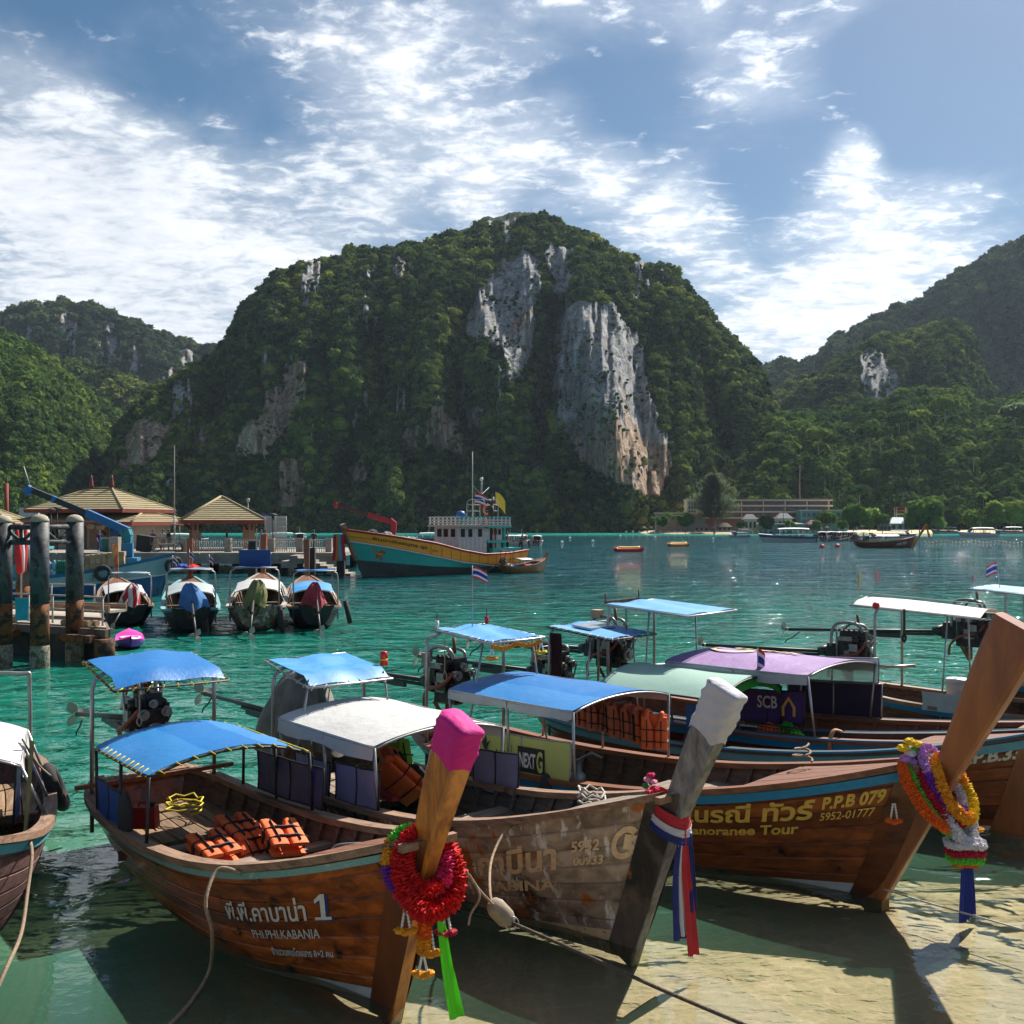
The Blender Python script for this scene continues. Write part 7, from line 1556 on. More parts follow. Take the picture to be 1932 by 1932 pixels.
MB().cyl((XW-2.4, 1.5, 1.6), (XW-2.4, 1.5, 5.2), .13, 8, .11).build('exhaust_stack', mat('stack_brown', (.05, .025, .025), rough=.7), ship); MB().cyl((XW-2.4, 1.5, 4.4), (XW-2.4, 1.5, 5.3), .24, 10).build('silencer', mat('stack_brown', (.05, .025, .025)), ship); MB().tube([(XW-2.4, 1.5, 5.2), (XW-2.9, 1.2, 5.8), (XW-3.1, 1.0, 5.95)], .1, 8).build('stack_elbow', mat('stack_brown', (.05, .025, .025)), ship)
MB().cyl((XW-2.8, 1.6, 1.6), (XW-2.8, 1.6, 3.6), .05, 6).build('red_pipe', REDP, ship)
MB().cyl((3.0, 0, 5.8), (3.0, 0, 7.4), .07, 6).build('lattice_mast', GREYP, ship); MB().tube([(2.2, 0, 6.8), (3.0, 0, 6.2), (4.0, 0, 7.0)], .03, 5).build('mast_yard', mat('steel_mint', (.35, .45, .4)), ship); MB().cyl((4.2, .3, 4.4), (4.2, .3, 9.6), .03, 5).build('whip_aerial', WHTP, ship); MB().lathe([(.1, 7.3), (.15, 7.4), (.1, 7.6)], 8, Matrix.Translation((3.0, 0, 0))).build('mast_lamp', WHTP, ship)
MB().lathe([(.35, 4.4), (.4, 4.6), (.25, 4.85), (.02, 4.9)], 12, Matrix.Translation((4.9, -.3, 0))).build('roof_tank', BLUP, ship)
# crane on the foredeck
mb = MB(); mb.beam(sp(741, 1012, 78), sp(744, 985, 78), .35, .4); mb.beam(sp(745, 990, 78), sp(735, 981, 78), .4, .4); mb.beam(sp(736, 984, 78), sp(694, 971, 77.5), .36, .36); mb.build('crane_boom', mat('crane_red', (.48, .015, .03), rough=.4), ship); MB().beam(sp(696, 971.5, 77.5), sp(634, 952, 76.8), .22, .24).build('crane_boom_inner', mat('crane_dark', (.10, .03, .035), rough=.5), ship); MB().beam(sp(637, 951, 76.8), sp(630, 955, 76.8), .35, .35).build('boom_head', REDP, ship)
rr = random.Random(9)
for i in range(9):
    u = .62+.035*i; o = blossom((0, 0, 0), .42, mat('net_dark_blue', (.02, .035, .06), (.03, .05, .06), .9) if i % 3 else mat('net_pale', (.3, .35, .3), rough=.9), 'net_bundle', None, i, .8); tag(o, ['dark blue', 'pale', 'dark blue'][i % 3 - 1]+' net bundle on the foredeck of the orange ship, '+['ninth', 'eighth', 'seventh', 'sixth', 'fifth', 'fourth', 'third', 'second', 'first'][i]+' from the bow', 'net bundle', 'net bundles on the ship', MS @ (Vector((u*LS, rr.uniform(-.4, .8), ship_lv(u)[4]+.05))))
def stext(txt, px0, px1, u0, u1, za, zb, m_, bold=.03):
    lettering(ship, txt, m_, lambda a, b: (lambda u: (lambda lo, hi: Vector((lo.x+(hi.x-lo.x)*(za+(zb-za)*b/.73), lo.y+(hi.y-lo.y)*(za+(zb-za)*b/.73)+.03, lo.z+(hi.z-lo.z)*(za+(zb-za)*b/.73))))(ship_pt(u, 3, 1), ship_pt(u, 4, 1)))(u0+(u1-u0)*a), bold)
stext('อันดามันสมุทร สุข', 0, 0, .90, .66, .42, .72, mat('paint_lettering_brown', (.06, .025, .01), rough=.7)); stext('สมุทร 5952', 0, 0, .64, .605, .3, .5, mat('paint_lettering_brown', (.06, .025, .01), rough=.7), .0)
# painted bird on the teal bow
def bird(a, b, o_=.035):
    u = .915-.05*a; lo, hi = ship_pt(u, 1, 1), ship_pt(u, 2, 1); q = lo.lerp(hi, b); return q+Vector((0, o_, 0))
for m_, pl_, nm in ((mat('bird_red', (.5, .08, .01), rough=.6), [(.42, .62), (.05, .85), (-.1, .98), (.15, .68), (.0, .70), (.3, .50), (.1, .2), (-.05, .12), (.45, .32), (.6, .1), (.75, .12), (.62, .38), (1.05, .62), (1.2, .75), (.85, .72), (1.1, .9), (.6, .68)], 'painted_bird'), (mat('bird_yellow', (.75, .42, .03), rough=.6), [(.25, .6), (.05, .75), (.35, .5), (.5, .4), (.95, .6), (.6, .55)], 'painted_bird_wing')):
    c_ = (sum(p[0] for p in pl_)/len(pl_), sum(p[1] for p in pl_)/len(pl_)); vs = [bird(*c_, .036 if nm.endswith('wing') else .03)]+[bird(a, b, .036 if nm.endswith('wing') else .03) for a, b in pl_]; n = len(pl_); MB().add(vs, [(0, 1+i, 1+(i+1) % n) for i in range(n)]).build(nm, m_, ship)
for k, (px, py, Y) in enumerate(((738, 1032, 77.2), (867, 1060, 80.5))):
    o = MB().tube([Vector((.36*math.cos(a), 0, .36*math.sin(a))) for a in [2*PI*i/20 for i in range(21)]], .11, 9, False).build('tyre_fender', RUB); tag(o, ['black tyre fender on the orange ship below the crane', 'black tyre fender on the orange ship amidships'][k], 'tyre', 'tyre fenders', at(px, py, Y)); o.rotation_euler = (0, 0, .75)
for k, (px, py) in enumerate(((919, 961), (912, 985))):
    o = MB().tube([Vector((.36*math.cos(a), 0, .36*math.sin(a))) for a in [2*PI*i/20 for i in range(21)]], .09, 8, False).build('lifebuoy', mat('lifebuoy_orange', (.75, .2, .05), (.65, .2, .08), .6)); tag(o, ['orange lifebuoy hung high on the ship cage', 'orange lifebuoy on the ship rail'][k], 'lifebuoy', 'lifebuoys on the ship', at(px, py, 82.5)); o.rotation_euler = (0, 0, .75)
thai_flag('striped national flag on the mast of the orange ship', at(896, 976, 82.3), 2.0, 1.15, .9, -.3, sagk=.3, wave=.06)
thai_flag('yellow flag beside the mast of the orange ship', at(935, 965, 83.5), 1.6, .9, 1.1, -.2, colors=[(0, 1, FLAG_Y)], sagk=.8)
person('person in pink shirt at the stern of the orange ship', MS @ Vector((1.6, 1.55, 1.45)), 2.2, sh_pnk, tr_blk, 'stand', 'people on the orange ship'); person('person in grey shirt leaning at the stern of the orange ship', MS @ Vector((-.2, 1.2, 1.4)), .4, sh_gry, tr_blk, 'bend', 'people on the orange ship')

# ---------------- boats lying sterns to us at the pier ----------------
GP = 'boats moored at the pier'
def pierboat(label, px, py, yaw, mcov, mcan, mcan_m, rail, hull_m, tilt=0., covered=True, prowm=W_prowd, L=6.4, mz=1.95, band=P_blue, sc_=1.12):
    s0 = atz(px, py, 0)+Vector((0, .4, 0)); r_ = thing('longtail_boat', label, 'longtail boat', s0, PI/2+yaw, GP); r_.scale = (sc_,)*3
    H = Hull(L, .93, .86); make_hull(r_, H, hull_m, rail, band, planks=False, ribs=True, stripe_h=.06)
    benches(r_, H, [2.0, 3.0, 4.0], W_bench); prow(r_, H, 1.45, 2.75, prowm, .24, .42, .15, .24)
    canopy(r_, H, 2.3, 4.0, 1.06, .13, .72, mcan, ST_pipe, posts=(0, 1), slope=.20)
    motor_canopy(r_, H, .15, .95, mz, .62, mcan_m, tilt, ST_pipe, ((.45, 1),)) 
    engine(r_, .1, .98, (-.35, .05, .0, .0)[int(px > 300)+int(px > 400)+int(px > 550)], 1.8, .48, .74, cover=mcov)
    return r_, H, Matrix.Translation(s0) @ Matrix.Rotation(PI/2+yaw, 4, 'Z') @ Matrix.Scale(sc_, 4)
M_stripe = bpy.data.materials.new('cloth_red_white_stripes'); M_stripe.use_nodes = True; t = NT(M_stripe.node_tree)
sx = t.node('ShaderNodeSeparateXYZ', ins={0: t.node('ShaderNodeTexCoord').outputs['Object']}); an = t.math('ARCTAN2', sx.outputs[1], sx.outputs[0]); f = t.math('GREATER_THAN', t.math('SINE', t.math('MULTIPLY', an, 7.0)), 0.0)
t.put(t.n['Principled BSDF'].inputs['Base Color'], t.mix(f, (.62, .6, .58), (.50, .02, .03))); t.n['Principled BSDF'].inputs['Roughness'].default_value = .8
W_hd = mat('hull_dark_paint', (.03, .032, .036), (.02, .02, .024), .6, 0, 2)
pierboat('pier boat with red and white striped engine cover', 240, 1185, .44, M_stripe, T_white, mat('tarp_steel_blue', (.12, .22, .32), rough=.6), W_rail, W_hd, prowm=W_prow, sc_=1.05)
r2, H2, M2 = pierboat('pier boat with blue engine cover and grey awning', 354, 1198, .31, mat('canvas_blue', (.04, .17, .42), (.03, .12, .32), .8, 0, 3, bump=.04, bscale=5), T_grey, mat('tarp_steel_blue', (.12, .22, .32)), P_aqua, W_hd, mz=2.0, sc_=1.15)
r3, H3, M3 = pierboat('pier boat with olive engine cover and white awning', 474, 1194, .20, mat('canvas_olive', (.20, .20, .07), (.13, .13, .04), .9, 0, 3, bump=.05, bscale=5), T_white, mat('tarp_deep_blue', (.012, .07, .28), rough=.5), mat('rail_bleached', (.42, .37, .32), (.28, .24, .2), .8, 0, 3), W_grey, tilt=.02, band=None, sc_=1.2)
pierboat('pier boat with crimson engine cover and light blue awning', 593, 1190, .24, mat('canvas_crimson', (.34, .03, .05), (.24, .02, .035), .8, 0, 3, bump=.04, bscale=5), T_lblue, T_blue, W_rail, W_hd, prowm=W_railr)
o = MB().box((0, 0, 0), (1.15, .03, .62)).build('tarpaulin', mat('tarp_deep_blue', (.012, .07, .28), rough=.5)); tag(o, 'deep blue tarpaulin panel laced upright over the olive-covered engine', 'panel', loc=M3 @ Vector((.55, .0, 2.22))); o.rotation_euler = (.15, 0, .05)
for k, (y, h) in enumerate(((.55, .3), (-.55, .32), (0.05, .5))): thai_flag('small striped flag on the engine frame of the blue-covered pier boat, %s' % ['at its port end', 'at its starboard end', 'highest of three'][k], M2 @ Vector((.5, y, 2.0)), h+.2, .16, .3, .5, sagk=.9)
o = blossom((0, 0, 0), .3, F_red, 'flower_wreath', None, 5, .5); tag(o, 'wreath of red flowers on the stem of the blue-covered pier boat', 'wreath', loc=M2 @ Vector((6.9, -.1, 1.75))); o2 = blossom((0, 0, 0), .26, F_bl, 'flower_wreath', None, 6, .5); tag(o2, 'wreath of blue flowers on the stem of the blue-covered pier boat', 'wreath', loc=M2 @ Vector((6.9, .28, 1.8)))
for k, (px, py) in enumerate(((382, 1178), (388, 1182), (528, 1165), (651, 1155), (532, 1172))):
    o = MB().tube([(0, 0, 0), (.02, 0, -.85)], .09, 9).build('hose_fender', RUB); tag(o, ['black hose fender between the blue-covered and olive-covered boats', 'second black hose fender between the blue-covered and olive-covered boats', 'black hose fender on the port side of the crimson-covered boat', 'black hose fender slung off the starboard side of the crimson-covered boat', 'second hose fender beside the crimson-covered boat'][k], 'fender', 'hose fenders', at(px, py-22, 37.0)); o.rotation_euler = (0, -.2 if k == 3 else 0, 0)
# tender beside the ship
s0 = atz(944, 1083, 0); r_ = thing('longtail_boat', 'small varnished boat with white awning lying off the orange ship stern', 'longtail boat', s0+Vector((.2, .3, 0)), R(42)); r_.scale = (.8,)*3; Ht = Hull(5.2, .95, .8); make_hull(r_, Ht, mat('wood_tender', (.30, .15, .05), (.2, .09, .03), .5, 0, 2, GR), W_rail, P_aqua, planks=False, ribs=False, stripe_h=.05); prow(r_, Ht, .8, 1.9, W_prowd, .2, .34, .13, .2); canopy(r_, Ht, 1.6, 3.2, 1.35, .12, .85, T_white, ST_pipe, posts=(0, 1)); motor_canopy(r_, Ht, -.1, .9, 2.2, .6, C_red, .05, S_blk, ((.3, 1), (.85, 0))); engine(r_, 0, 1.05, 0, 1.6, .55, .8); Mt = Matrix.Translation(s0) @ Matrix.Rotation(R(42), 4, 'Z') @ Matrix.Scale(.8, 4)
for k, (x, y, m_) in enumerate(((3.5, -.2, JK_or), (3.7, .1, C_navy), (3.9, -.1, C_red), (3.6, .35, BLUP), (1.3, -.2, P_white), (3.3, .0, JK_or))): o = blossom((0, 0, 0), .24, m_, 'packed_bag', None, 30+k, .8); tag(o, ['orange', 'navy', 'red', 'blue', 'white', 'second orange'][k]+' bag stowed in the small boat beside the ship', 'bag', 'bags in the small boat', Mt @ Vector((x, y, .62)))
# ---------------- far shore: hotel, houses, trees, speedboats ----------------
M_hcr = mat('hotel_cream', (.70, .60, .44), (.6, .52, .4), .8, 0, .4); M_hrd = mat('hotel_brown', (.34, .13, .095), (.28, .11, .08), .8, 0, .5); M_hwi = mat('hotel_window', (.10, .15, .18), (.07, .10, .13), .2, 0, 1); M_hpk = mat('hotel_pink', (.40, .24, .19), (.34, .2, .16), .8); M_hwh = mat('hotel_white', (.62, .60, .55), (.55, .53, .5), .7); M_htq = mat('hotel_turquoise', (.16, .42, .38), (.14, .38, .35), .7); M_thatch = mat('thatch', (.28, .20, .13), (.18, .13, .085), .95, 0, 3, bump=.05); M_hgr = mat('roof_grey', (.22, .22, .23), (.17, .17, .18), .8); M_hbl = mat('roof_blue_grey', (.18, .26, .36), (.15, .22, .3), .6)
YB = 372.
def fx(px, Y=YB): return (px-CX)/FD*Y
def fz(py, Y=YB): return EYE-(py-HY)/FD*Y
def fb(root, name, px0, px1, py0, py1, m, Y=YB, dp=6., dy=0., off=None):
    """box given by its outline in the photograph, at distance Y"""
    a, b, z1, z0 = fx(px0, Y), fx(px1, Y), fz(py0, Y), fz(py1, Y); mb = MB().box(((a+b)/2, Y+dy+dp/2, (z0+z1)/2), (abs(b-a), dp, abs(z1-z0))); o = mb.build(name, m, root)
    o.data.transform(Matrix.Translation(-root.location)); return o
hot = thing('hotel', 'long four-storey hotel with cream floor bands and brown walls behind the beach', 'hotel', (fx(1430), YB, 0))
fb(hot, 'wall', 1300, 1566, 944, 1003, M_hrd, dp=9)
for k, y in enumerate((944, 954.5, 966, 977.5)): fb(hot, 'floor_band', 1297, 1569 if k < 3 else 1520, y-1.6, y+1.2, M_hcr, dp=11, dy=-1.6)
fb(hot, 'roof', 1296, 1569, 941, 943, mat('roof_terracotta', (.30, .16, .10), rough=.8), dp=11, dy=-1.6)
wm = None
for fl in range(3):
    for i in range(30):
        px = 1322+8.2*i; y0 = 946.8+11.4*fl
        if i % 5 == 4: fb(hot, 'pillar', px+1.5, px+3, y0-1, y0+7.6, M_hcr, dp=.6, dy=-1.2)
        else: fb(hot, 'window', px, px+5.2, y0, y0+6.2, M_hwi, dp=.3, dy=-.25)
        if fl < 2 and i % 2 == 0: fb(hot, 'balcony_rail', px-.8, px+14.6, y0+6.3, y0+7.2, M_hwh, dp=.2, dy=-1.5)
tw = thing('hotel_tower', 'white stair tower at the left end of the hotel', 'tower', (fx(1306), YB-3, 0)); fb(tw, 'wall', 1296, 1318, 942, 972, M_hcr, YB-3, 6)
for fl in range(3):
    for i in range(3): fb(tw, 'window', 1299+5*i, 1302+5*i, 947+8*fl, 952.5+8*fl, M_hwi, YB-3, .3, -.2)
lw = thing('hotel_wing', 'low pink and grey wing left of the hotel behind the beach', 'building', (fx(1280), YB-6, 0)); fb(lw, 'wall', 1240, 1325, 969, 1003, M_hpk, YB-6, 6); fb(lw, 'roof', 1238, 1327, 967, 969, M_hcr, YB-6, 7, -.5); fb(lw, 'ground_storey', 1296, 1330, 979, 1003, M_hgr, YB-6, 1, -1)
for i in range(7): fb(lw, 'window', 1244+8*i, 1249+8*i, 972, 977, M_hwi, YB-6, .3, -.2)
tq = thing('turquoise_house', 'turquoise two-storey house with glass front right of the hotel', 'house', (fx(1555), YB-8, 0)); fb(tq, 'wall', 1511, 1599, 964, 1003, M_htq, YB-8, 6); fb(tq, 'roof', 1509, 1600, 962, 964.2, M_hwh, YB-8, 7, -.6)
for i in range(9): fb(tq, 'window', 1514+9.3*i, 1520+9.3*i, 968, 975, M_hwi, YB-8, .3, -.2); fb(tq, 'window', 1514+9.3*i, 1520+9.3*i, 980, 987, M_hwi, YB-8, .3, -.2)
def hut(label, px0, px1, py0, py1, Y, roofm, wallm, cat='house', group=None, rf=.5, hip=True):
    t_ = thing('beach_house', label, cat, ((fx(px0, Y)+fx(px1, Y))/2, Y, 0), 0, group); a = (fx(px1, Y)-fx(px0, Y))/2; z1, z0 = fz(py0, Y), fz(py1, Y); zm = z1-(z1-z0)*rf
    MB().box((0, 0, (zm+z0)/2), (2*a*.84, a*1.2, zm-z0)).build('wall', wallm, t_)
    MB().add([(-a, -a*.8, zm), (a, -a*.8, zm), (a, a*.8, zm), (-a, a*.8, zm), (-a*.45, 0, z1), (a*.45, 0, z1)], [(0, 1, 5, 4), (1, 2, 5), (2, 3, 4, 5), (3, 0, 4), (3, 2, 1, 0)]).build('roof', roofm, t_)
    for i in range(3): MB().box((-a*.55+a*.55*i, -a*.61, (zm+z0)/2+.1), (a*.28, .1, (zm-z0)*.5)).build('opening', DARK, t_)
    return t_
hut('grey-roofed pavilion in front of the hotel, left of two', 1400, 1428, 970, 1002, YB-14, M_hgr, M_hcr, group='grey roofed pavilions', rf=.3); hut('grey-roofed pavilion in front of the hotel, right of two', 1462, 1494, 968, 1002, YB-14, M_hgr, M_hcr, group='grey roofed pavilions', rf=.3)
hut('thatched beach bar left of the tall wispy tree', 1306, 1338, 987, 1003, YB-18, M_thatch, M_hpk, 'beach bar', rf=.5); hut('thatched beach bar right of the tall wispy tree', 1350, 1380, 986, 1002, YB-18, M_thatch, M_hpk, 'beach bar', rf=.5)
hut('red-roofed hut before the turquoise house', 1521, 1548, 981, 1002, YB-16, mat('roof_dark_red', (.22, .05, .05), rough=.8), M_hgr, 'hut', rf=.4); hut('house with broad blue-grey roof by the beach', 1672, 1714, 976, 1002, YB-16, M_hbl, M_hcr, rf=.45); hut('thatched hut left of the blue-grey roof', 1655, 1680, 982, 1002, YB-18, M_thatch, M_hgr, 'hut', rf=.5); hut('long dark low restaurant between the hotel and the beach', 1425, 1510, 984, 1002, YB-12, M_hgr, M_htq, 'restaurant', rf=.25)
t_ = thing('lifeguard_tower', 'red and white lookout frame above the right beach trees', 'tower', (fx(1700, 380), 380, 0))
for x in (-2, 2):
    for y in (-1, 1): MB().cyl((x, y, 0), (x, y, fz(957, 380)), .12, 6).build('tower_leg', P_white, t_)
for z in (fz(970, 380), fz(963, 380), fz(957, 380)): MB().box((0, 0, z), (4.4, 2.4, .2)).build('tower_deck', P_white if z < 8 else REDP, t_)
for i in range(9):
    px = (1215, 1228, 1345, 1388, 1402, 1546, 1560, 1616, 1853)[i]; Y = 352; t_ = thing('beach_umbrella', 'thatched beach umbrella on the far sand '+['at the far left end', 'second from the left end', 'beside the casuarina trunk', 'right of the casuarina', 'left of the grey pavilions', 'before the turquoise house', 'right of the turquoise house', 'below the dark round tree', 'before the right grove'][i], 'umbrella', (fx(px, Y), Y, .2), 0, 'thatched beach umbrellas'); MB().cyl((0, 0, 0), (0, 0, 1.9), .06, 5).build('pole', W_rail, t_); MB().lathe([(1.25, 1.5), (.5, 2.05), (.03, 2.4)], 10).build('thatch', M_thatch, t_)
me = MB(); me.box((0, 0, .25), (.6, 1.5, .1)); me.box((0, .8, .5), (.6, .1, .55)); me = me.mesh('lounger', P_white)
for i in range(34): o = put('beach_lounger', me); o.location = (fx(1182+13.2*i if i < 20 else 1200+11*i, 349.0), 349.0+(i % 3)*1.0, .25); tag(o, 'white beach lounger on the far sand', 'lounger', 'loungers on the far beach')

def tree(label, p, h, cr, m, kind='round', group='trees along the far beach', seed=0, trunk=.10, lean=0., squash=.85, cat='tree', nl=520, leaf=.13):
    rng = random.Random(seed+3); t_ = thing({'palm': 'palm_tree', 'casuarina': 'casuarina_tree'}.get(kind, 'broadleaf_tree'), label, cat, p, rng.uniform(0, 6), group)
    top = Vector((lean, 0, h-cr*.8 if kind != 'palm' else h))
    pts = catmull([(0, 0, -.5), (lean*.3, .02*h*rng.uniform(-1, 1), h*.35), top], 5); MB().tube(pts, [trunk*h*.16*(1.25-.7*i/(len(pts)-1)) for i in range(len(pts))], 7).build('trunk', BARK, t_)
    if kind == 'palm':
        for k in range(15):
            a = 2*PI*k/15+rng.uniform(-.2, .2); el = rng.uniform(.1, .9); rows = []; L = cr*rng.uniform(.85, 1.1)
            for i in range(8):
                s = i/7; r = L*s*math.cos(el*.6); z = L*(math.sin(el)*s-.75*s*s); w_ = .16*L*math.sin(PI*min(s*.9+.1, 1)); c = top+Vector((math.cos(a)*r, math.sin(a)*r, z)); n_ = Vector((-math.sin(a), math.cos(a), 0))
                rows.append([c-n_*w_-Vector((0, 0, w_*.7)), c, c+n_*w_-Vector((0, 0, w_*.7))])
            MB().grid(rows).build('frond', m, t_)
        return t_
    if kind == 'casuarina':
        mb = MB(); rg = np.random.RandomState(seed)
        for i in range(5200):
            u = rg.rand()**.8; z = h*(.22+.78*u); rmax = cr*(.55+.75*math.sin(PI*min(u*.85+.12, 1)))*(1-.6*u**3); a = rg.rand()*6.283; rr = rmax*rg.rand()**.5*(.8+.4*math.sin(3*a+z)); c = Vector((rr*math.cos(a), rr*math.sin(a), z)); d = Vector((math.cos(a)*.5, math.sin(a)*.5, 1.0)).normalized(); sd = d.orthogonal(); L = h*.085*rg.uniform(.6, 1.4); w_ = L*.26
            mb.add([c-sd*w_, c+sd*w_, c+d*L+sd*w_*.2+Vector((0, 0, -L*.15)), c+d*L-sd*w_*.2], [(0, 1, 2, 3)])
        mb.build('crown', m, t_, kind='stuff')
        for k in range(8): a = k*.8; z0 = h*(.25+.06*k); mb = MB().tube([(0, 0, z0), (cr*.6*math.cos(a), cr*.6*math.sin(a), z0+h*.2)], [h*.008, h*.003], 5).build('limb', BARK, t_)
        return t_
    for k in range(3 if kind == 'umbrella' else 2): a = k*2.1+rng.random(); MB().tube([top*.72, top+Vector((cr*.55*math.cos(a), cr*.55*math.sin(a), cr*(.1 if kind == 'umbrella' else .3)))], [trunk*h*.07, trunk*h*.03], 5).build('limb', BARK, t_)
    me = crown_mesh('crown', seed+100, leaf, nl, squash, m=m); o = put('crown', me, t_); o.location = top+Vector((0, 0, cr*(.05 if kind == 'umbrella' else .05))); o.scale = (cr,)*3
    return t_
def ground(px, Y): return Vector((fx(px, Y), Y, .5))
tree('tall wispy grey-green casuarina in front of the hotel', ground(1348, 358), fz(903, 358), 6.2, L_casu, 'casuarina', 'trees along the far beach', 2)
spec = [(1447, 352, 974, 3.4, 'round dense tree before the hotel terrace'), (1293, 356, 968, 3.8, 'bushy tree at the low pink wing'), (1252, 358, 976, 2.6, 'small bushy tree at the left end of the beach'), (1560, 360, 962, 4.0, 'yellowish tree before the turquoise house'), (1610, 356, 956, 5.4, 'large dark round tree right of the turquoise house'), (1640, 356, 964, 4.6, 'dark bushy tree beside the large round one'), (1665, 354, 970, 3.4, 'low tree left of the blue-grey roof'), (1735, 352, 948, 6.0, 'big spreading tree at the left of the right grove'), (1762, 350, 952, 5.0, 'dense tree second in the right grove'), (1790, 356, 962, 4.4, 'dense tree behind the leaning palm'), (1836, 354, 962, 4.6, 'dense tree between the palms of the right grove'), (1880, 350, 952, 5.2, 'broad tree near the right frame edge'), (1915, 350, 948, 6.0, 'broad tree cut by the right frame edge'), (1720, 348, 978, 2.6, 'low shrub-like tree before the right grove'), (1770, 346, 980, 2.8, 'low tree at the sand edge of the right grove'), (1860, 346, 978, 3.0, 'low tree at the sand edge near the anchored boats'), (1490, 350, 984, 2.2, 'small shrub before the grey pavilions'), (1540, 350, 986, 2.0, 'small shrub before the red-roofed hut'), (1398, 352, 984, 2.0, 'small shrub right of the wispy tree'), (1590, 348, 984, 2.2, 'small shrub before the dark round tree')]
for k, (px, Y, top, cr, lb) in enumerate(spec): tree(lb, ground(px, Y), fz(top, Y), cr, L_beach if k % 3 else L_bright, seed=40+k, squash=.8+.1*(k % 3))
for k, (px, Y, top, ln, lb) in enumerate([(1478, 356, 936, 0, 'coconut palm in front of the hotel'), (1790, 352, 940, -4.5, 'coconut palm leaning left over the right grove'), (1856, 358, 934, 0, 'tall coconut palm at the right grove'), (1262, 356, 972, 0, 'short palm at the left end of the beach'), (1278, 354, 976, .5, 'second short palm at the left end of the beach'), (1236, 352, 980, .4, 'third short palm at the left end of the beach')]): tree(lb, ground(px, Y), fz(top, Y), 3.4 if top < 950 else 2.6, L_palm, 'palm', 'palms along the far beach', 70+k, .06, ln, cat='palm')
# tall forest trees whose trunks stand clear of the jungle
for k, (px, top, bot, Y, cr, lb) in enumerate([(1500, 868, 932, 402, 1.6, 'pale dead trunk standing above the hotel roof'), (1610, 908, 962, 396, 5.2, 'umbrella tree right above the hotel end'), (1630, 796, 852, 420, 6.5, 'tall umbrella tree with bare pale trunk on the slope'), (1649, 800, 846, 424, 5.5, 'second tall umbrella tree beside the bare-trunked one'), (1685, 772, 812, 440, 6.0, 'umbrella tree high on the right slope'), (1702, 775, 808, 440, 5.5, 'umbrella tree behind the high one on the right slope'), (1720, 770, 806, 442, 5.5, 'third umbrella tree high on the right slope'), (1822, 842, 880, 405, 4.2, 'slim tree with bare trunk amid the right jungle'), (1560, 812, 870, 425, 5.5, 'umbrella tree left of the bare-trunked pair'), (1535, 800, 850, 432, 6, 'broad-crowned tree at the foot of the mountain'), (1770, 745, 790, 450, 6.5, 'big crown standing out on the right skyline'), (1900, 756, 800, 440, 7.0, 'greyish big-crowned tree at the right frame edge')]):
    zb = fz(bot, Y); zt = fz(top, Y); p = Vector((fx(px, Y), Y-7, zb-2)); tree(lb, p, zt-zb+2, cr, L_casu if k == 11 else L_bright, 'umbrella', 'tall trees on the slope', 200+k, .12, 0, .5 if k else .9, nl=360, leaf=.17)

# speedboats
def sp_mesh():
    P = {}; us = [i/16 for i in range(17)]
    def pt(u, k, sg):
        b = 1.35*math.sqrt(max(1-max(0, (u-.45)/.56)**2.4, .002)); z = [-.3, .55+.35*u*u, .95+.45*u*u, 1.0+.45*u*u][k]; f = [.55, .92, 1.0, 1.03][k]; x = -4.6+u*9.2+[-.6, 0, .3, .35][k]*max(0, u-.5)*2
        return Vector((x, sg*b*f, z))
    for k, nm in enumerate(('hull', 'hull_stripe', 'gunwale')):
        mb = MB()
        for sg in (-1, 1): r = [[pt(u, kk, sg) for u in us] for kk in (k, k+1)]; mb.grid(r if sg > 0 else r[::-1])
        if k == 0: mb.grid([[pt(0, kk, -1+2*i/4) for i in range(5)] for kk in range(4)])
        P[nm] = mb
    P['foredeck'] = MB().sheet([[pt(u, 2, f)*1+Vector((0, 0, .12*(1-f*f))) for f in (-1, -.5, 0, .5, 1)] for u in us[8:]], .03)
    P['cabin_roof'] = MB().sheet([[Vector((-3.6+5.2*i/8, 1.15*f, 2.35+.16*(1-f*f)-.10*abs(i/4-1)**2)) for f in (-1, -.6, 0, .6, 1)] for i in range(9)], .06)
    mb = MB()
    for x in (-3.4, -1.2, 1.0):
        for y in (-1.05, 1.05): mb.tube([(x, y, .95), (x+.1, y, 2.35)], .04, 5)
    P['roof_post'] = mb
    P['windshield'] = MB().sheet([[Vector((1.5+.5*(1-abs(f))+.9*(1-s), 1.15*f, 1.15+1.1*s)) for f in (-1, -.5, 0, .5, 1)] for s in (0, .5, 1)], .02)
    mb = MB()
    for y in (-.6, 0, .6): mb.box((-4.85, y, 1.0), (.5, .36, .75), None, .8); mb.box((-4.85, y, .3), (.2, .16, .9))
    P['outboard'] = mb
    mb = MB()
    for i in range(4): mb.box((-2.6+1.1*i, 0, .95), (.4, 1.9, .5))
    P['seat'] = mb
    return P
SPM = sp_mesh(); sp_c = {}
def speedboat(label, px, py, yaw, stripe, scale=1., roof=None, group='speedboats in the bay', seat=None):
    p = atz(px, py, 0); t_ = thing('speedboat', label, 'speedboat', p, yaw, group); t_.scale = (scale,)*3
    for k, mb in SPM.items():
        m_ = {'hull': P_white, 'hull_stripe': stripe, 'gunwale': P_white, 'foredeck': WHTP, 'cabin_roof': roof or WHTP, 'roof_post': WHTP, 'windshield': G_glass, 'outboard': BLK, 'seat': seat or C_red}[k]; key = (k, m_.name)
        if key not in sp_c: sp_c[key] = mb.mesh(k, m_)
        put(k, sp_c[key], t_)
    MB().cyl((-.5, 0, 2.4), (-.6, 0, 3.8), .025, 5).build('aerial', WHTP, t_)
    return t_
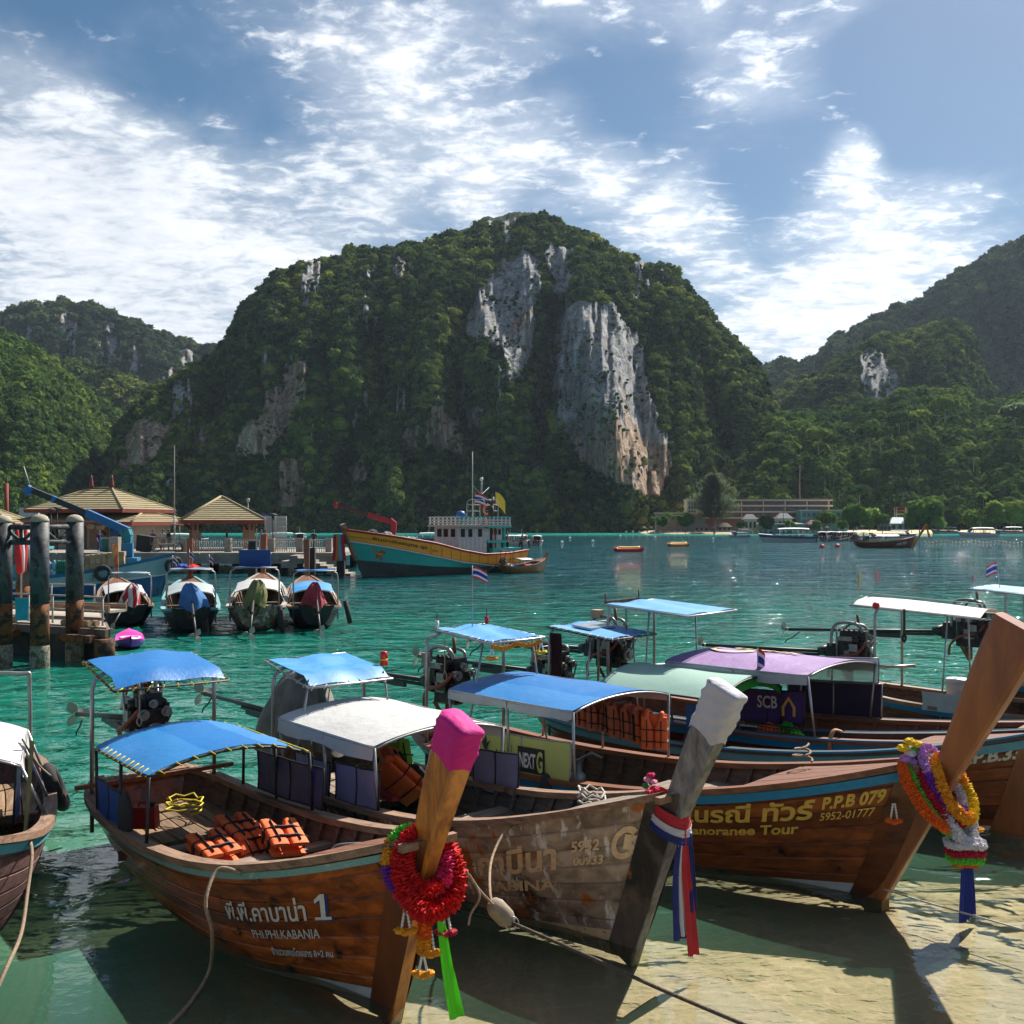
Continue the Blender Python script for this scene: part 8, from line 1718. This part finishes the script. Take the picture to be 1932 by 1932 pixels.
s_navy = mat('stripe_navy', (.03, .08, .25), rough=.4); s_red = mat('stripe_red', (.4, .03, .03), rough=.4); s_wht = WHTP
speedboat('big white speedboat with navy stripe, pointing left before the beach', 1485, 1023, PI-.05, s_navy, 1.15)
speedboat('small blue and white speedboat near the beach end, closest to the left', 1394, 1016, PI+.5, s_navy, .62, mat('roof_navy', (.03, .06, .14), rough=.5)); speedboat('dark-roofed speedboat behind the small blue one', 1398, 1008, PI+.1, s_navy, .7, mat('roof_navy', (.03, .06, .14)))
for k, px in enumerate((1551, 1567, 1583, 1599, 1614)): speedboat('white speedboat moored stern-on in the middle of the raft, %s from the left' % ['first', 'second', 'third', 'fourth', 'fifth'][k], px, 1021-.6*(k % 2), PI/2+.12*(k-2), (s_red, s_wht, s_navy)[k % 3], .82, seat=(C_red, C_red, JK_or, C_red, C_navy)[k])
speedboat('white speedboat at the right end of the raft with red trim', 1632, 1021, .1, s_red, .8); speedboat('blue-roofed speedboat lying behind the small far long-tail boat', 1700, 1015, .05, s_navy, .8, mat('roof_blue', (.05, .2, .4), rough=.5))
speedboat('white and blue speedboat by the right beach, farthest left of three', 1783, 1007, PI-.08, s_navy, .95); speedboat('white speedboat with pale hull near the right grove', 1845, 1014, PI-.02, s_wht, 1.05); speedboat('white and red speedboat cut by the right frame edge', 1905, 1008, PI, s_red, 1.0); speedboat('red-striped speedboat behind the others by the right beach', 1828, 1004, PI+.04, s_red, .8)
speedboat('white speedboat moored behind the orange ship stern, larger of two', 985, 1029, PI/2-.2, s_wht, .75, seat=C_red); speedboat('white speedboat moored behind the orange ship stern, farther right', 1014, 1029, PI/2-.1, s_navy, .7); speedboat('speedboat seen side-on behind the orange ship stern', 958, 1031, PI-.25, s_wht, .75)
speedboat('white speedboat partly hidden behind the orange ship bow deck', 805, 1024, PI, s_navy, .8); speedboat('white cabin boat behind the pier railing', 565, 1026, PI/2+.3, s_wht, .8); speedboat('white speedboat behind the pavilion columns', 345, 1030, .3, s_wht, .85); speedboat('second white speedboat behind the pier railing', 540, 1024, .2, s_wht, .8)
# far long-tail boat with floats
p = atz(1612, 1034, 0); r_ = thing('longtail_boat', 'dark long-tail boat with blue awning out in the bay, bow to the right', 'longtail boat', p+Vector((0, 0, .1)), .03); r_.scale = (1.22,)*3
Hf = Hull(7.4, .9, .75); make_hull(r_, Hf, W_moran, W_railr, W_in, planks=False, ribs=False); prow(r_, Hf, 1.9, 2.9, W_prow, .2, .34, .13, .2); canopy(r_, Hf, 2.6, 5.4, 1.45, .2, .85, mat('tarp_pale_blue', (.3, .5, .6), rough=.5), ST_pipe, posts=(0, 1)); engine(r_, .1, 1.2, 0, 3.6, .20, 1.0); hull_text(r_, Hf, 'สมใจ 5952', P_lett, 5.2, 6.6, .55, .8, bold=.03)
Mf = Matrix.Translation(p) @ Matrix.Rotation(.03, 4, 'Z') @ Matrix.Scale(1.22, 4)
person('person in orange vest standing at the stern of the far long-tail boat', Mf @ Vector((1.2, 0, .5)), -1.5, mat('cloth_orange_vest', (.75, .2, .04), rough=.8), tr_blk, 'stand', None)
for k, m_ in enumerate((C_red, F_ye)): o = ribbon([Mf @ Vector((9.2, -.1, 2.7)), Mf @ Vector((9.3+.1*k, -.1, 2.1)), Mf @ Vector((9.5+.15*k, -.1, 1.3))], .16, m_, 'bow_ribbon', side=(1, 0, 0), fold=.03); tag(o, ['red', 'yellow'][k]+' ribbon at the bow of the far long-tail boat', 'ribbon', 'ribbons on the far boat')
for k, px in enumerate((1674-1612+1612-62, 1674-1612+1612-34)): pass
for k, (px, py) in enumerate(((1551, 1034), (1580, 1033))): o = MB().ball((0, 0, .15), .45, 12, 8).build('mooring_buoy', mat('buoy_red', (.6, .12, .1), rough=.5)); tag(o, ['red mooring buoy farther from the far long-tail boat', 'red mooring buoy nearer the far long-tail boat'][k], 'buoy', 'red buoys', atz(px, py, 0))
for k, (px, py, L) in enumerate(((1280, 1031, 1.7), (1186, 1041, 1.9))):
    t_ = thing('banana_boat', ['orange and yellow inflatable lying in the bay, farther away', 'red and yellow inflatable lying in the bay, nearer'][k], 'inflatable', atz(px, py, 0), .05, 'inflatables')
    for y in (-.35, .35): MB().tube(catmull([(-L, y, .5), (-L*.8, y, .25), (0, y, .2), (L*.8, y, .25), (L, y, .5)], 4), .28, 9).build('float_tube', ENG_o if k == 0 else REDP, t_)
    MB().tube(catmull([(-L*.8, 0, .5), (0, 0, .45), (L*.8, 0, .5)], 4), .26, 9).build('seat_tube', YELP, t_)
for k in range(26):
    px = 1745+7.3*k; o = MB().ball((0, 0, 0), .22, 8, 6).build('swim_buoy', mat('buoy_orange_pale', (.75, .5, .25), rough=.5)); tag(o, 'small pale buoy of the floating line off the beach', 'buoy', 'buoys of the floating line', atz(px, 1023+.05*(k-8)**2*.1+1.5*math.sin(k*.9), .05))
for k, (px, py) in enumerate(((1075, 1016), (1118, 1022), (1170, 1012), (1060, 1024), (1345, 1017), (1236, 1014))): o = MB().ball((0, 0, .1), .3, 8, 6).build('swim_buoy', WHTP); tag(o, 'lone white buoy in the open bay', 'buoy', 'white buoys in the bay', atz(px, py, 0))
# ---------------- sea air ----------------
hz = MB().box((0, 480, 147), (2600, 1840, 312)); hz = hz.build('haze', None, kind='stuff')
m = bpy.data.materials.new('sea_air'); m.use_nodes = True; t = NT(m.node_tree); t.n.clear()
v = t.node('ShaderNodeVolumePrincipled'); v.inputs['Color'].default_value = (.66, .82, 1, 1); v.inputs['Density'].default_value = .00006; v.inputs['Anisotropy'].default_value = .3
t.l.new(v.outputs[0], t.node('ShaderNodeOutputMaterial').inputs['Volume']); hz.data.materials.clear(); hz.data.materials.append(m)
